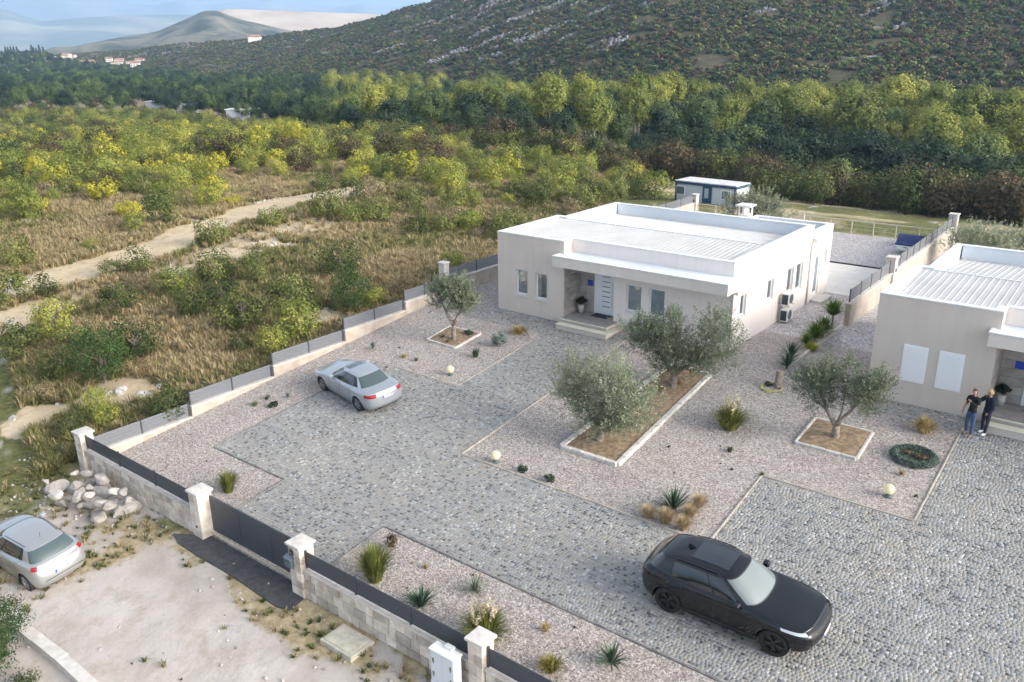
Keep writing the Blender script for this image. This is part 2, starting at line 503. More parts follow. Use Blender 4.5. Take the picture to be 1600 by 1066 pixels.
# ------------------------------------------------------------------ hills and mountains
def interp(tab, x):
    tab = sorted(tab); return np.interp(x, [t[0] for t in tab], [t[1] for t in tab])
def relief(name, crest, foot_r, crest_r, mat, px0, px1, step, rows, namp, nscale, seed, foot_z=-8.5, power=1.0, back=.35, crest_keep=.15, kind='structure', **kw):
    pxs = np.arange(px0, px1 + step, step)
    V = []; 
    dirs = np.array([px_dir(p) for p in pxs])
    rf = interp(foot_r, pxs); rc = interp(crest_r, pxs); cy = interp(crest, pxs)
    zc = np.array([CAM_H + rc[i] * (lambda d: d[2] / hypot(d[0], d[1]))(ray(pxs[i], cy[i])) for i in range(len(pxs))])
    S = np.concatenate([np.linspace(0, 1, rows), 1 + np.linspace(0, back, 8)[1:]])
    for s in S:
        r = rf + (rc - rf) * s
        X = dirs[:, 0] * r; Y = dirs[:, 1] * r
        if s <= 1:
            z = foot_z + (zc - foot_z) * (s ** power)
            w = sin(pi * min(s, 1)) ** .7 if s < 1 else 0
            w = max(w, crest_keep if s > .5 else 0)
        else:
            z = zc - (zc - foot_z) * ((s - 1) / back) ** 1.3 * 1.0; w = crest_keep
        z = z + namp * w * (fbm(X / nscale, Y / nscale, 5, seed) - .5) * 2
        V.append(np.stack([X, Y, z], -1))
    V = np.array(V); a, b = V.shape[:2]
    ii = np.arange(a * b).reshape(a, b)
    F = np.stack([ii[:-1, :-1], ii[:-1, 1:], ii[1:, 1:], ii[1:, :-1]], -1).reshape(-1, 4)
    me = np_mesh(name, V.reshape(-1, 3), F, mat, smooth=True)
    return link(name, me, kind=kind, **kw), V

mt_mat = bpy.data.materials.new('mountain_scrub'); nt, ns, ln = nodes_of(mt_mat); P = ns['Principled BSDF']
P.inputs['Roughness'].default_value = 1; P.inputs['Specular IOR Level'].default_value = .1
W = wpos(nt)
mA = noise(nt, W, .22, 6, .7); mB = noise(nt, W, .035, 4)
mp = N(nt, 'ShaderNodeMapping'); mp.inputs['Rotation'].default_value = (0, 0, radians(-25)); mp.inputs['Scale'].default_value = (.02, .07, .03)
ln.new(W, mp.inputs[0]); mC = N(nt, 'ShaderNodeTexNoise'); mC.inputs['Scale'].default_value = 1.0; mC.inputs['Detail'].default_value = 7; mC.inputs['Roughness'].default_value = .72; ln.new(mp.outputs[0], mC.inputs['Vector'])
sc1 = ramp(nt, mA, [(.3, (.05, .06, .032)), (.45, (.085, .09, .05)), (.58, (.125, .105, .065)), (.72, (.18, .155, .10))]).outputs[0]
sc2 = mix(nt, mB, sc1, (.085, .075, .05))
rkf = ramp(nt, mC.outputs['Fac'], [(.60, (0, 0, 0)), (.66, (1, 1, 1))]).outputs[0]
mD = ramp(nt, noise(nt, W, .5, 5, .7), [(.42, (0, 0, 0)), (.52, (1, 1, 1))]).outputs[0]
rkm = mix(nt, 1.0, rkf, mD, 'MULTIPLY')
ln.new(mix(nt, rkm, sc2, (.33, .33, .34)), P.inputs['Base Color'])
bump(nt, mA, .7, 2.0, P)
MT_FOOT = [(-500, 1500), (-100, 1250), (0, 1120), (150, 900), (300, 640), (450, 520), (600, 430), (750, 360), (900, 310), (1100, 272), (1300, 258), (1600, 250), (2300, 250)]
MT_CREST_Y = [(-500, 95), (0, 90), (110, 86), (200, 79), (270, 70), (390, 60), (470, 50), (530, 42), (600, 25), (640, 12), (690, 0), (800, -45), (1000, -95), (1600, -150), (2300, -160)]
MT_CREST_R = [(-500, 1600), (0, 1350), (150, 1220), (300, 1050), (450, 950), (600, 850), (700, 780), (900, 700), (1600, 650), (2300, 650)]
mountain, MTV = relief('mountain', MT_CREST_Y, MT_FOOT, MT_CREST_R, mt_mat, -120, 2200, 8, 80, 9, 90, 77, power=.92)

hill_mat = pmat('far_hill_scrub', (.045, .055, .04), (.19, .175, .125), 1, scale=.016, detail=8, spec=.1, lo=.4, hi=.62)
dry_mat = pmat('dry_plateau', (.42, .31, .22), (.56, .46, .35), 1, scale=.006, detail=6, spec=.1)
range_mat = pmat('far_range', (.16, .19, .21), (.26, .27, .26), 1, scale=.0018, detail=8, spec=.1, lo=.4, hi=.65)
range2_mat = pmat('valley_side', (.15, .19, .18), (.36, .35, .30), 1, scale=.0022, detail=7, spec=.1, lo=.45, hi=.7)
relief('cone_hill', [(60, 84), (115, 73), (150, 66), (189, 58), (250, 49), (294, 30), (318, 19), (328, 16), (345, 16), (360, 22), (388, 32), (430, 42), (473, 51), (560, 60), (700, 62)],
       [(60, 1350), (700, 1350)], [(60, 2000), (700, 2000)], hill_mat, 60, 700, 6, 40, 22, 120, 5, power=1.1)
relief('dry_plateau', [(330, 30), (351, 15), (372, 14), (440, 17), (530, 20), (608, 23), (700, 20), (900, 20)], [(330, 2500), (900, 2500)], [(330, 3300), (900, 3300)],
       dry_mat, 330, 900, 10, 24, 8, 300, 15, power=1.0, crest_keep=.02)
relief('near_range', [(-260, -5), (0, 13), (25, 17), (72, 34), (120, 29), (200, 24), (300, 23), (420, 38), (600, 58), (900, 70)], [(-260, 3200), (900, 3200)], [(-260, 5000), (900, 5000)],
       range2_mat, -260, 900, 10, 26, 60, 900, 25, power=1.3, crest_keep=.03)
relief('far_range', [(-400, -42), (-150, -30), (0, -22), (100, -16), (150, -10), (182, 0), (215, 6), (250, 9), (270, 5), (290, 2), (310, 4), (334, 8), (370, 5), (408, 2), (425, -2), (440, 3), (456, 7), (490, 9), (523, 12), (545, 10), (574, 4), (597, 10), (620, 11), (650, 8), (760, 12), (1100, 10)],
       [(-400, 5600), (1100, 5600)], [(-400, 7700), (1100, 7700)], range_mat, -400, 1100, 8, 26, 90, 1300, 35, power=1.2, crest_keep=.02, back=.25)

# haze: one closed box of thin even air round the whole place
hz = MB().box(-8900, 8900, -8900, 8900, -18, 760)
hm = bpy.data.materials.new('haze_air'); nt, ns, ln = nodes_of(hm); ns.remove(ns['Principled BSDF'])
pv = ns.new('ShaderNodeVolumePrincipled'); pv.inputs['Color'].default_value = (.47, .69, 1.0, 1); pv.inputs['Density'].default_value = 1.7e-4; pv.inputs['Anisotropy'].default_value = .2
ln.new(pv.outputs[0], ns['Material Output'].inputs['Volume'])
hz.build('haze', hm, kind='stuff')

# ------------------------------------------------------------------ foliage prototypes
def crown_mesh(name, mat, n=1500, rx=3, rz=4, zc=5, leaf=.45, clumps=28, seed=0, core=True, top=0.0, clump_r=.32, aspect=1.0):
    g = np.random.default_rng(seed)
    # clump centres through the crown volume, denser at its outside
    u = g.normal(size=(clumps, 3)); u /= np.linalg.norm(u, axis=1)[:, None]
    rad = g.uniform(.35, 1.0, clumps) ** .5
    cc = u * rad[:, None] * .78
    cc[:, 2] = np.where(cc[:, 2] < -.5, -.5, cc[:, 2])
    cs = g.uniform(.7, 1.25, clumps) * clump_r
    tone_c = g.uniform(0.15, .85, clumps)
    k = g.integers(0, clumps, n)
    v = g.normal(size=(n, 3)); v /= np.linalg.norm(v, axis=1)[:, None]
    p = cc[k] + v * (cs[k] * g.uniform(.6, 1.05, n))[:, None]
    p[:, 2] *= aspect
    pos = np.stack([p[:, 0] * rx, p[:, 1] * rx, p[:, 2] * rz + zc], -1)
    nrm = v * .9 + cc[k] * 1.0 + g.normal(size=(n, 3)) * .38 + np.array([0, 0, .15]); nrm /= np.linalg.norm(nrm, axis=1)[:, None]
    t = np.cross(nrm, g.normal(size=(n, 3))); t /= np.linalg.norm(t, axis=1)[:, None]
    b = np.cross(nrm, t); s = (leaf * g.uniform(.6, 1.3, n))[:, None]
    V = np.stack([pos - t * s * .5, pos - b * s * .32, pos + t * s * .5, pos + b * s * .32], 1).reshape(-1, 3)
    F = np.arange(n * 4).reshape(n, 4)
    tone = np.clip(tone_c[k] * .6 + g.uniform(0, .4, n), 0, 1)
    if core:                                   # added dark cores: block light and put shade into the crown's inside
        cv = []; 
        for c_, s_ in zip(cc, cs):
            o6 = np.array([[1, 0, 0], [0, 1, 0], [-1, 0, 0], [0, -1, 0], [0, 0, 1], [0, 0, -1.0]]) * s_ * .52 + c_ * .85
            o6[:, 2] *= aspect; o6 = np.stack([o6[:, 0] * rx, o6[:, 1] * rx, o6[:, 2] * rz + zc], -1)
            for (a, b, c) in ((0, 1, 4), (1, 2, 4), (2, 3, 4), (3, 0, 4), (1, 0, 5), (2, 1, 5), (3, 2, 5), (0, 3, 5)): cv += [o6[a], o6[b], o6[c], o6[c]]
        cv = np.array(cv); F = np.vstack([F, np.arange(len(V), len(V) + len(cv)).reshape(-1, 4)]); V = np.vstack([V, cv]); tone = np.concatenate([tone, np.full(len(cv) // 4, .25)])
    return np_mesh(name, V, F, mat, attrs={'tone': tone})
def trunk_mesh(name, mat, h, r, seed, forks=3, lean=.1):
    g = random.Random(seed); m = MB()
    top = (g.uniform(-lean, lean) * h, g.uniform(-lean, lean) * h, h)
    m.tube([(0, 0, -.4), (top[0] * .4, top[1] * .3, h * .5), top], [r, r * .8, r * .35], 7)
    for i in range(forks):
        a = g.uniform(0, 6.28); z = h * g.uniform(.4, .7)
        m.tube([(top[0] * .4 * z / h * 2, top[1] * .3 * z / h * 2, z), (cos(a) * h * .14, sin(a) * h * .14, z + h * .15), (cos(a) * h * .26, sin(a) * h * .26, z + h * .38)], [r * .5, r * .35, r * .12], 5)
    return m.mesh(name, mat)
bark = pmat('bark', (.10, .085, .07), (.20, .18, .155), .9, scale=6, bmp=.5, bscale=25)
bark_pale = pmat('pale_bark', (.26, .245, .22), (.38, .36, .33), .9, scale=5, bmp=.5, bscale=20)
L_dark = leaf_mat('leaf_dark_green', [(.012, .027, .017), (.026, .052, .026), (.07, .105, .04)], amt=.6)
L_green = leaf_mat('leaf_green', [(.025, .05, .020), (.07, .11, .036), (.18, .23, .06)], amt=.6)
L_yellow = leaf_mat('leaf_yellow_green', [(.085, .125, .03), (.22, .25, .055), (.48, .45, .09)], trans=.3, amt=.5)
L_brown = leaf_mat('leaf_brown_green', [(.035, .04, .018), (.09, .07, .035), (.17, .12, .06)], amt=.6)
L_scrub = leaf_mat('leaf_scrub', [(.028, .045, .015), (.09, .115, .032), (.26, .27, .08)], amt=.6)
L_sumac = leaf_mat('leaf_bright_yellow', [(.14, .17, .03), (.36, .35, .045), (.60, .52, .07)], trans=.3)
L_dry = leaf_mat('leaf_dry', [(.12, .095, .05), (.25, .20, .11), (.40, .33, .20)])

TREE_KINDS = {
 'poplar': (L_yellow, [crown_mesh('poplar_crown', L_yellow, 3800, 3.7, 4.6, 8.0, .34, 46, s, top=.1, clump_r=.30) for s in (1, 2, 3)], 12.3),
 'dark': (L_dark, [crown_mesh('dark_crown', L_dark, 3200, 3.7, 3.8, 5.5, .38, 36, s, clump_r=.34) for s in (4, 5, 6)], 9.0),
 'green': (L_green, [crown_mesh('green_crown', L_green, 3200, 3.4, 4.0, 5.8, .36, 40, s, clump_r=.32) for s in (7, 8, 9)], 9.6),
 'brown': (L_brown, [crown_mesh('brown_crown', L_brown, 2200, 3.0, 2.8, 3.5, .32, 30, s) for s in (10, 11)], 6.2),
}
TRUNKS = [trunk_mesh('tree_trunk', bark_pale, 8.0, .26, 3), trunk_mesh('tree_trunk', bark, 6.0, .28, 4)]
TREE_LABEL = {
 'poplar': ('tall yellow-green poplar', 'yellow-green poplars of the river wood'),
 'dark': ('dark green broadleaf tree', 'dark green trees of the river wood'),
 'green': ('mid green broadleaf tree', 'mid green trees of the river wood'),
 'brown': ('low olive brown tree', 'olive brown trees at the edge of the wood')}
def place_of(px):
    return 'at the far left of the valley' if px < 200 else 'above the yellow scrub at the left' if px < 400 else 'behind the bend of the dirt track' if px < 600 else 'behind the meadow left of the houses' if px < 780 else 'behind the left end of the beige house' if px < 960 else 'above the white container building' if px < 1180 else 'behind the back railing' if px < 1350 else 'above the far end of the dividing wall' if px < 1480 else 'above the right house'
def forest_tree(x, y, h, kind, seed, width=1.0, label=None, px=0, row=''):
    g = random.Random(seed); lf, ms, h0 = TREE_KINDS[kind]
    lab, grp = TREE_LABEL[kind]
    s = h / h0
    t = empty('poplar_tree' if kind == 'poplar' else 'forest_tree', (x, y, float(T(x, y))), (0, 0, g.uniform(0, 6.28)))
    if label: tag(t, label, 'tree')
    else: tag(t, '%s %s%s' % (lab, row, place_of(px)), 'tree', '%s %s%s' % (grp, row, place_of(px)))
    link('trunk', TRUNKS[0 if kind == 'poplar' else 1], t, sc=(s, s, s))
    link('crown', ms[g.randrange(len(ms))], t, rot=(0, 0, g.uniform(0, 6.28)), sc=(s * width, s * width, s))
    return t

WOOD_NEAR = [(-400, 340), (0, 335), (200, 320), (300, 285), (400, 250), (470, 215), (540, 172), (620, 150), (700, 143), (850, 130), (1000, 118), (1250, 111), (1600, 106), (2000, 104)]
# heroes: (px, top y, distance, kind, width)
HEROES = [(1050, 104, 185, 'poplar', 1.0), (1088, 112, 190, 'poplar', .9), (1152, 140, 160, 'poplar', 1.05), (1238, 124, 165, 'poplar', 1.2), (1265, 130, 175, 'poplar', 1.0),
          (1350, 132, 160, 'poplar', 1.35), (1405, 108, 200, 'poplar', 1.25), (1440, 112, 205, 'poplar', 1.1), (1478, 116, 190, 'poplar', 1.1), (1528, 124, 170, 'poplar', 1.1), (1580, 128, 172, 'poplar', 1.2), (1620, 126, 172, 'poplar', 1.2),
          (895, 182, 137, 'poplar', 1.0), (870, 190, 140, 'poplar', .9), (958, 222, 124, 'poplar', .7), (855, 106, 260, 'poplar', .55), (788, 178, 150, 'poplar', 1.0), (745, 175, 158, 'poplar', .9), (700, 178, 165, 'green', 1.0), (660, 138, 230, 'poplar', 1.0),
          (540, 140, 240, 'poplar', 1.1), (522, 152, 215, 'poplar', 1.0), (500, 168, 210, 'poplar', .9), (380, 122, 300, 'green', .8), (1575, 196, 130, 'poplar', 1.0), (1470, 190, 125, 'green', 1.1),
          (640, 205, 160, 'dark', 1.0), (590, 185, 185, 'dark', 1.1), (820, 200, 150, 'dark', 1.0), (1010, 200, 130, 'dark', 1.2), (1060, 190, 128, 'dark', 1.3), (1130, 190, 124, 'dark', 1.3),
          (1200, 205, 122, 'dark', 1.2), (1290, 195, 120, 'dark', 1.25), (1380, 205, 117, 'dark', 1.2), (1480, 215, 114, 'dark', 1.2), (1570, 230, 112, 'dark', 1.2), (1250, 215, 114, 'dark', 1.0), (1430, 225, 112, 'dark', 1.0), (1525, 228, 116, 'green', 1.0)]
taken = []
hero_labels = {(895, 182, 137): 'tall pale yellow-green poplar standing in front of the dark wood behind the left house',
               (855, 106, 260): 'narrow spire-like poplar rising highest in the middle of the wood',
               (1050, 104, 185): 'tall bright yellow poplar above the white container building'}
ntree = 0
for i, (px, yt, r, kind, w) in enumerate(HEROES):
    dx, dy = px_dir(px); x, y = dx * r, dy * r
    d = ray(px, yt); zt = CAM_H + r * d[2] / hypot(d[0], d[1])
    h = (zt - float(T(x, y))) * .97
    forest_tree(x, y, h, kind, 100 + i, w, hero_labels.get((px, yt, r)), px, 'standing out ')
    taken.append((x, y)); ntree += 1
cands = []
g = random.Random(5)
for _ in range(16000):
    px = g.uniform(-220, 1820); rn = float(interp(WOOD_NEAR, px)); rf = float(interp(MT_FOOT, px)) * 1.03
    rf = min(rf, 1100)
    r = math.sqrt(g.uniform(rn * rn, rf * rf))
    cands.append((r, px))
cell = {}
def free(x, y, d):
    k = (int(x // 8), int(y // 8))
    for a in (-1, 0, 1):
        for b in (-1, 0, 1):
            for (u, v) in cell.get((k[0] + a, k[1] + b), ()):
                if (u - x) ** 2 + (v - y) ** 2 < d * d: return False
    cell.setdefault(k, []).append((x, y)); return True
for (x, y) in taken: cell.setdefault((int(x // 8), int(y // 8)), []).append((x, y))
single = []; mass = []
for r, px in cands:
    dx, dy = px_dir(px); x, y = dx * r, dy * r
    rn = float(interp(WOOD_NEAR, px))
    if free(x, y, 5.2 if r < 250 else 6.2): (single if -40 < px < 1640 else mass).append((r, px, x, y, rn))
single.sort()
mass += single[215:]; single = single[:215]
def pick_kind(px, r, rn, g):
    e = r - rn
    if e < 9: return g.choice(['brown', 'dark', 'dark', 'green'] if px < 900 else ['dark', 'dark', 'dark', 'green'])
    if px > 1000: return g.choice(['dark', 'green', 'poplar', 'poplar', 'green']) if e > 28 else g.choice(['dark', 'dark', 'green'])
    return g.choice(['dark', 'green', 'green', 'poplar', 'poplar', 'green'] if px > 500 else ['dark', 'dark', 'dark', 'green', 'green', 'brown'])
def tree_h(px, r, rn, kind, g):
    e = r - rn
    h = {'brown': 5.5, 'dark': 8.8, 'green': 9.2, 'poplar': 11.0}[kind] * g.uniform(.72, 1.15)
    if e < 9: h *= .75
    return h
for i, (r, px, x, y, rn) in enumerate(single):
    k = pick_kind(px, r, rn, g)
    forest_tree(x, y, tree_h(px, r, rn, k, g), k, 900 + i, g.uniform(.9, 1.2), None, px, 'in the front row ' if r - rn < 16 else 'deeper in the wood ')
by = {}
for (r, px, x, y, rn) in mass:
    k = pick_kind(px, r, rn, g); by.setdefault(k, []).append((x, y, float(T(x, y)), g.uniform(0, 6.28), tree_h(px, r, rn, k, g) / TREE_KINDS[k][2]))
for k, L in by.items():
    L = np.array(L)
    instancer('far_wood', L[:, :3], L[:, 3], L[:, 4], TREE_KINDS[k][1], label='%s trees of the far wood filling the valley floor' % {'poplar': 'yellow-green', 'dark': 'dark green', 'green': 'mid green', 'brown': 'olive brown'}[k], cat='woodland')

# undergrowth along the near edge of the wood and behind the yard: reddish and olive bushes
BUSH = {
 'rust': [crown_mesh('bush_rust', L_brown, 1700, 1.5, 1.3, 1.0, .15, 26, s, core=False) for s in (20, 21)],
 'green': [crown_mesh('bush_green', L_scrub, 1800, 1.35, 1.25, .95, .13, 28, s, core=False) for s in (22, 23, 24)],
 'yellow': [crown_mesh('bush_yellow', L_sumac, 1300, 1.3, 1.1, 1.0, .17, 30, s, clump_r=.26, core=False) for s in (25, 26, 27)],
 'lime': [crown_mesh('bush_lime', L_yellow, 1700, 1.3, 1.2, .95, .13, 28, s, core=False) for s in (28, 29)],
 'dry': [crown_mesh('bush_dry', L_dry, 1100, 1.2, .8, .6, .11, 24, s, core=False) for s in (30, 31)],
 'juniper': [crown_mesh('bush_juniper', leaf_mat('leaf_juniper', [(.02, .045, .012), (.04, .08, .02), (.07, .125, .03)]), 4200, 1.35, 1.3, 1.15, .08, 70, 32, clump_r=.27, core=False)],
}
stem_m = trunk_mesh('bush_stem', bark, 1.2, .05, 9, 4, .1)
def bush(x, y, s, kind, label, cat='bush', group=None, z=None, sz=None, name='wild_bush'):
    g = random.Random(int(x * 971 + y * 37))
    t = empty(name, (x, y, (float(T(x, y)) if z is None else z)), (0, 0, g.uniform(0, 6.28)))
    tag(t, label, cat, group)
    link('stem', stem_m, t, sc=s)
    ms = BUSH[kind]; link('foliage', ms[g.randrange(len(ms))], t, rot=(0, 0, 0), sc=(s, s, s * (sz or 1)))
    return t
BL = {'rust': 'rust brown bush in the undergrowth between meadow and wood', 'green': 'dark green bush in the undergrowth between meadow and wood'}
for i in range(150):
    px = g.uniform(980, 1680) if i < 100 else g.uniform(560, 1000)
    rn = float(interp(WOOD_NEAR, px)); r = rn - g.uniform(1, 17 if px > 1180 else 6)
    if 1000 < px < 1190 and r < rn - 3: r = rn - 2
    dx, dy = px_dir(px); k = g.choice(['rust', 'green', 'rust', 'green', 'green'])
    s = g.uniform(1.2, 2.3)
    sz_ = 'small' if s < 1.55 else 'tall' if s > 1.95 else 'middling'
    bush(dx * r, dy * r, s, k, '%s %s bush at the wood edge %s' % (sz_, 'rust brown' if k == 'rust' else 'dark green', place_of(px)), group='%s %s bushes at the wood edge %s' % (sz_, k, place_of(px)), sz=g.uniform(.9, 1.3), name='woodland_bush')

# mountain scrub as one scattered mass
a, b = MTV.shape[:2]; npt = 85000
ri = nr.uniform(0, 79 * .999, npt); ci = nr.uniform(0, b - 1.001, npt)
i0 = ri.astype(int); j0 = ci.astype(int); fr = (ri - i0)[:, None]; fc = (ci - j0)[:, None]
Pm = (MTV[i0, j0] * (1 - fc) + MTV[i0, j0 + 1] * fc) * (1 - fr) + (MTV[i0 + 1, j0] * (1 - fc) + MTV[i0 + 1, j0 + 1] * fc) * fr
MB_ = [crown_mesh('mountain_bush', m_, 46, 1.5, 1.1, .7, 1.0, 10, 50 + i, clump_r=.45) for i, m_ in enumerate([L_dark, L_scrub, L_brown, L_green, L_scrub, L_dark, leaf_mat('leaf_rust', [(.08, .06, .04), (.13, .085, .05), (.20, .13, .075)])])]
keep = (fbm(Pm[:, 0] / 11, Pm[:, 1] / 11, 3, 91) > .34) 
u_ = Pm[:, 0] * .55 + Pm[:, 1] * .83 + Pm[:, 2] * 1.2; w_ = Pm[:, 0] * .83 - Pm[:, 1] * .55
streak = (fbm(u_ / 60, w_ / 13, 4, 191) > .648) & (fbm(Pm[:, 0] / 7, Pm[:, 1] / 7, 2, 17) > .38) & (Pm[:, 2] > 6)
rock_pts = Pm[streak]
Pm = Pm[keep & ~streak]
instancer('mountain_scrub', Pm - [0, 0, .2], nr.uniform(0, 6.28, len(Pm)), nr.uniform(.4, 1.15, len(Pm)), MB_, label='low green and rust scrub covering the rocky mountainside', cat='scrub')

# ------------------------------------------------------------------ the field: shrubs, grass
def field_pt(g, pxa, pxb, ra, rb):
    px = g.uniform(pxa, pxb); r = math.sqrt(g.uniform(ra * ra, rb * rb)); dx, dy = px_dir(px); return px, r, dx * r, dy * r
def outside(x, y, pad=.5): return not (YARD_X0 - pad < x and YARD_Y0 - pad < y < YARD_Y1 + 4)
FIELD_LAB = {'green': ('olive green wild shrub growing in the field beyond the left fence', 'green shrubs of the field'),
             'lime': ('yellowish green wild shrub growing in the field beyond the left fence', 'yellowish shrubs of the field'),
             'dry': ('dry brown shrub growing in the field beyond the left fence', 'dry shrubs of the field'),
             'yellow': ('bright yellow leaved sapling growing beside the dirt track', 'bright yellow saplings along the track'),
             'rust': ('rusty brown shrub growing in the far part of the field', 'rusty shrubs of the field')}
fl = []
for _ in range(9000):
    px, r, x, y = field_pt(g, -150, 1010, 36, 335)
    if r > float(interp(WOOD_NEAR, px)) - 2: continue
    if not outside(x, y, 1.6) or (y < 12 and x > -44): continue
    d, gr, rk, dr = [float(v) for v in masks(np.array([x]), np.array([y]))]
    if d > .25: continue
    cl = float(fbm(x / 6, y / 6, 3, 61))
    far = float(sstep(np.array(r), 60, 110))
    if cl < .495 - .14 * far: continue
    fl.append((r, px, x, y, cl))
fl.sort()
cell.clear(); sel = []
for (r, px, x, y, cl) in fl:
    if free(x, y, 1.5 if r < 80 else 2.0): sel.append((r, px, x, y, cl))
def yell(x, y, px, r):
    # the stand of bright yellow saplings on both sides of the track
    c = hit(290, 235); c2 = hit(620, 285); c3 = hit(80, 300); c4_ = hit(400, 290)
    v = 0
    for c_, w in ((c, 34), (c3, 17), (c4_, 12), (c2, 11)): v = max(v, 1 - hypot(x - c_.x, y - c_.y) / w)
    return v
YC = [(hit(290, 225), 48), (hit(80, 290), 24), (hit(400, 285), 14), (hit(650, 285), 14), (hit(40, 350), 12), (hit(150, 330), 14)]
masses = {}
count = 0
for (r, px, x, y, cl) in sel:
    yv = max(1 - hypot(x - c_.x, y - c_.y) / w for c_, w in YC)
    p = g.random()
    if yv > 0 and p < .34 + yv * .5: k = 'yellow' if g.random() < .5 else 'lime'
    elif r > 90: k = g.choice(['green', 'green', 'lime', 'rust', 'lime', 'lime', 'dry'])
    else: k = g.choice(['green', 'green', 'green', 'lime', 'dry'])
    s = g.uniform(.5, 1.15) * (1 + .9 * float(sstep(np.array(r), 50, 150))) * (.75 + cl * .5)
    if -10 < px < 900 and count < 235:
        dd_ = float(seg_dist(np.array(x), np.array(y), ROAD)); tk = float(seg_dist(np.array(x), np.array(y), TRACK))
        where = 'close outside the left fence' if x > -36 else 'beside the dirt track' if dd_ < 3 else 'between the two dirt tracks' if tk < 4 and px < 480 else 'in the lower left field' if px < 200 and r < 60 else 'in the middle of the lower field' if px < 480 and r < 62 else 'in the field behind the left wall' if px < 700 and r < 75 else 'beyond the dirt track at the left' if px < 330 else 'beyond the bend of the dirt track' if px < 560 else 'in the meadow behind the fence pillar'
        sw = 'small' if s < .72 else 'large' if s > 1.15 else 'medium'
        kw_ = {'green': 'olive green shrub', 'lime': 'yellowish green shrub', 'dry': 'dry brown shrub', 'yellow': 'bright yellow sapling', 'rust': 'rusty brown shrub'}[k]
        lab = '%s %s %s' % (sw, kw_, where); grp = '%s %ss %s' % (sw, kw_, where)
        bush(x, y, s, k, lab, group=grp, sz=g.uniform(.75, 1.15), name='yellow_sapling' if k == 'yellow' else 'wild_bush'); count += 1
    else: masses.setdefault(k, []).append((x, y, float(T(x, y)), g.uniform(0, 6.28), s))
for k, L in masses.items():
    L = np.array(L); instancer('field_scrub', L[:, :3], L[:, 3], L[:, 4], BUSH[k], label='%s scrub thickets covering the far part of the field' % {'green': 'olive green', 'lime': 'yellowish', 'dry': 'dry brown', 'yellow': 'bright yellow', 'rust': 'rusty'}[k], cat='scrub')
p = hit(548, 492); bush(p.x, p.y, 1.05, 'juniper', 'large round dark green bush just outside the left fence', sz=1.15, name='round_bush')
for (px, py, s, k) in ((450, 650, .0, 'x'),):
    pass
for (px, py, s, k, lab) in ((165, 600, 1.3, 'juniper', 'spreading dark green bush left of the pale rocks in the field'), (1023, 312, 1.5, 'lime', 'yellow-green round bush left of the white container building'),
                            (265, 655, .8, 'green', 'low green bush beside the lowest fence panels of the left wall'), (170, 668, .55, 'lime', 'light green bush right behind the corner pillar')):
    p = hit(px, py); bush(p.x, p.y, s, k, lab)

def tuft_mesh(name, mat, n, h, spread, w, seed, droop=.4):
    g = np.random.default_rng(seed)
    a = g.uniform(0, 2 * pi, n); r0 = g.uniform(0, spread * .35, n); ln_ = g.uniform(.55, 1.0, n) * h; out = g.uniform(.05, 1, n) * spread
    bx, by_ = np.cos(a) * r0, np.sin(a) * r0
    V = []; T_ = []
    def pt(t): return np.stack([bx + np.cos(a) * out * t ** 1.6, by_ + np.sin(a) * out * t ** 1.6, ln_ * (t - droop * t ** 3 * (out / spread))], -1)
    side = np.stack([-np.sin(a), np.cos(a), np.zeros(n)], -1)
    p0, p1, p2 = pt(0.), pt(.55), pt(1.)
    V = np.stack([p0 - side * w * .5, p0 + side * w * .5, p1 + side * w * .45, p1 - side * w * .45, p2 + side * w * .12, p2 - side * w * .12], 1).reshape(-1, 3)
    b = np.arange(n)[:, None] * 6
    F = np.concatenate([b + [0, 1, 2, 3], b + [3, 2, 4, 5]], 1).reshape(-1, 4)
    tone = np.repeat(g.uniform(0, 1, n), 2)
    return np_mesh(name, V, F, mat, attrs={'tone': tone})
M_straw = leaf_mat('grass_straw', [(.20, .15, .075), (.38, .30, .16), (.56, .47, .30)], trans=.2)
M_field = leaf_mat('grass_field', [(.08, .095, .03), (.18, .18, .06), (.34, .30, .14)], trans=.2)
M_weed = leaf_mat('weed_green', [(.05, .075, .025), (.11, .13, .045), (.19, .20, .08)], trans=.2)
TF_S = [tuft_mesh('dry_tuft', M_straw, 26, .42, .30, .022, s) for s in (1, 2, 3)]
TF_G = [tuft_mesh('green_tuft', M_field, 26, .38, .30, .026, s) for s in (4, 5, 6)]
M = 120000
pxr = nr.uniform(-90, 950, M); rr = np.sqrt(nr.uniform(20 ** 2, 120 ** 2, M)); az = np.array([0.0])
aa = np.array([atan2(*px_dir(p)) for p in np.linspace(-90, 950, 60)]); ang = np.interp(pxr, np.linspace(-90, 950, 60), aa)
gx, gy = rr * np.sin(ang), rr * np.cos(ang)
d_, g_, r_, _ = masks(gx, gy)
ok = (d_ + nr.uniform(-.25, .25, M) < .35) & ~((gx > YARD_X0 - .3) & (gy > YARD_Y0 - .3) & (gy < YARD_Y1 + 1)) & ~((gy < 12.8) & (gx > -31.5)) & (nr.uniform(0, 1, M) < np.clip(1.25 - rr / 130, .3, 1))
gx, gy, g_ = gx[ok], gy[ok], g_[ok]; gz = T(gx, gy)
gm = g_ + nr.uniform(-.75, .75, len(gx)) > .55
for nm, mk, pr_ in (('dry_grass', ~gm, TF_S), ('field_grass', gm, TF_G)):
    n_ = int(mk.sum())
    instancer(nm, np.stack([gx[mk], gy[mk], gz[mk]], -1), nr.uniform(0, 6.28, n_), nr.uniform(.6, 1.7, n_), pr_,
              label='dry straw grass spread over the field' if nm == 'dry_grass' else 'dull green grass spread over the field', cat='grass')
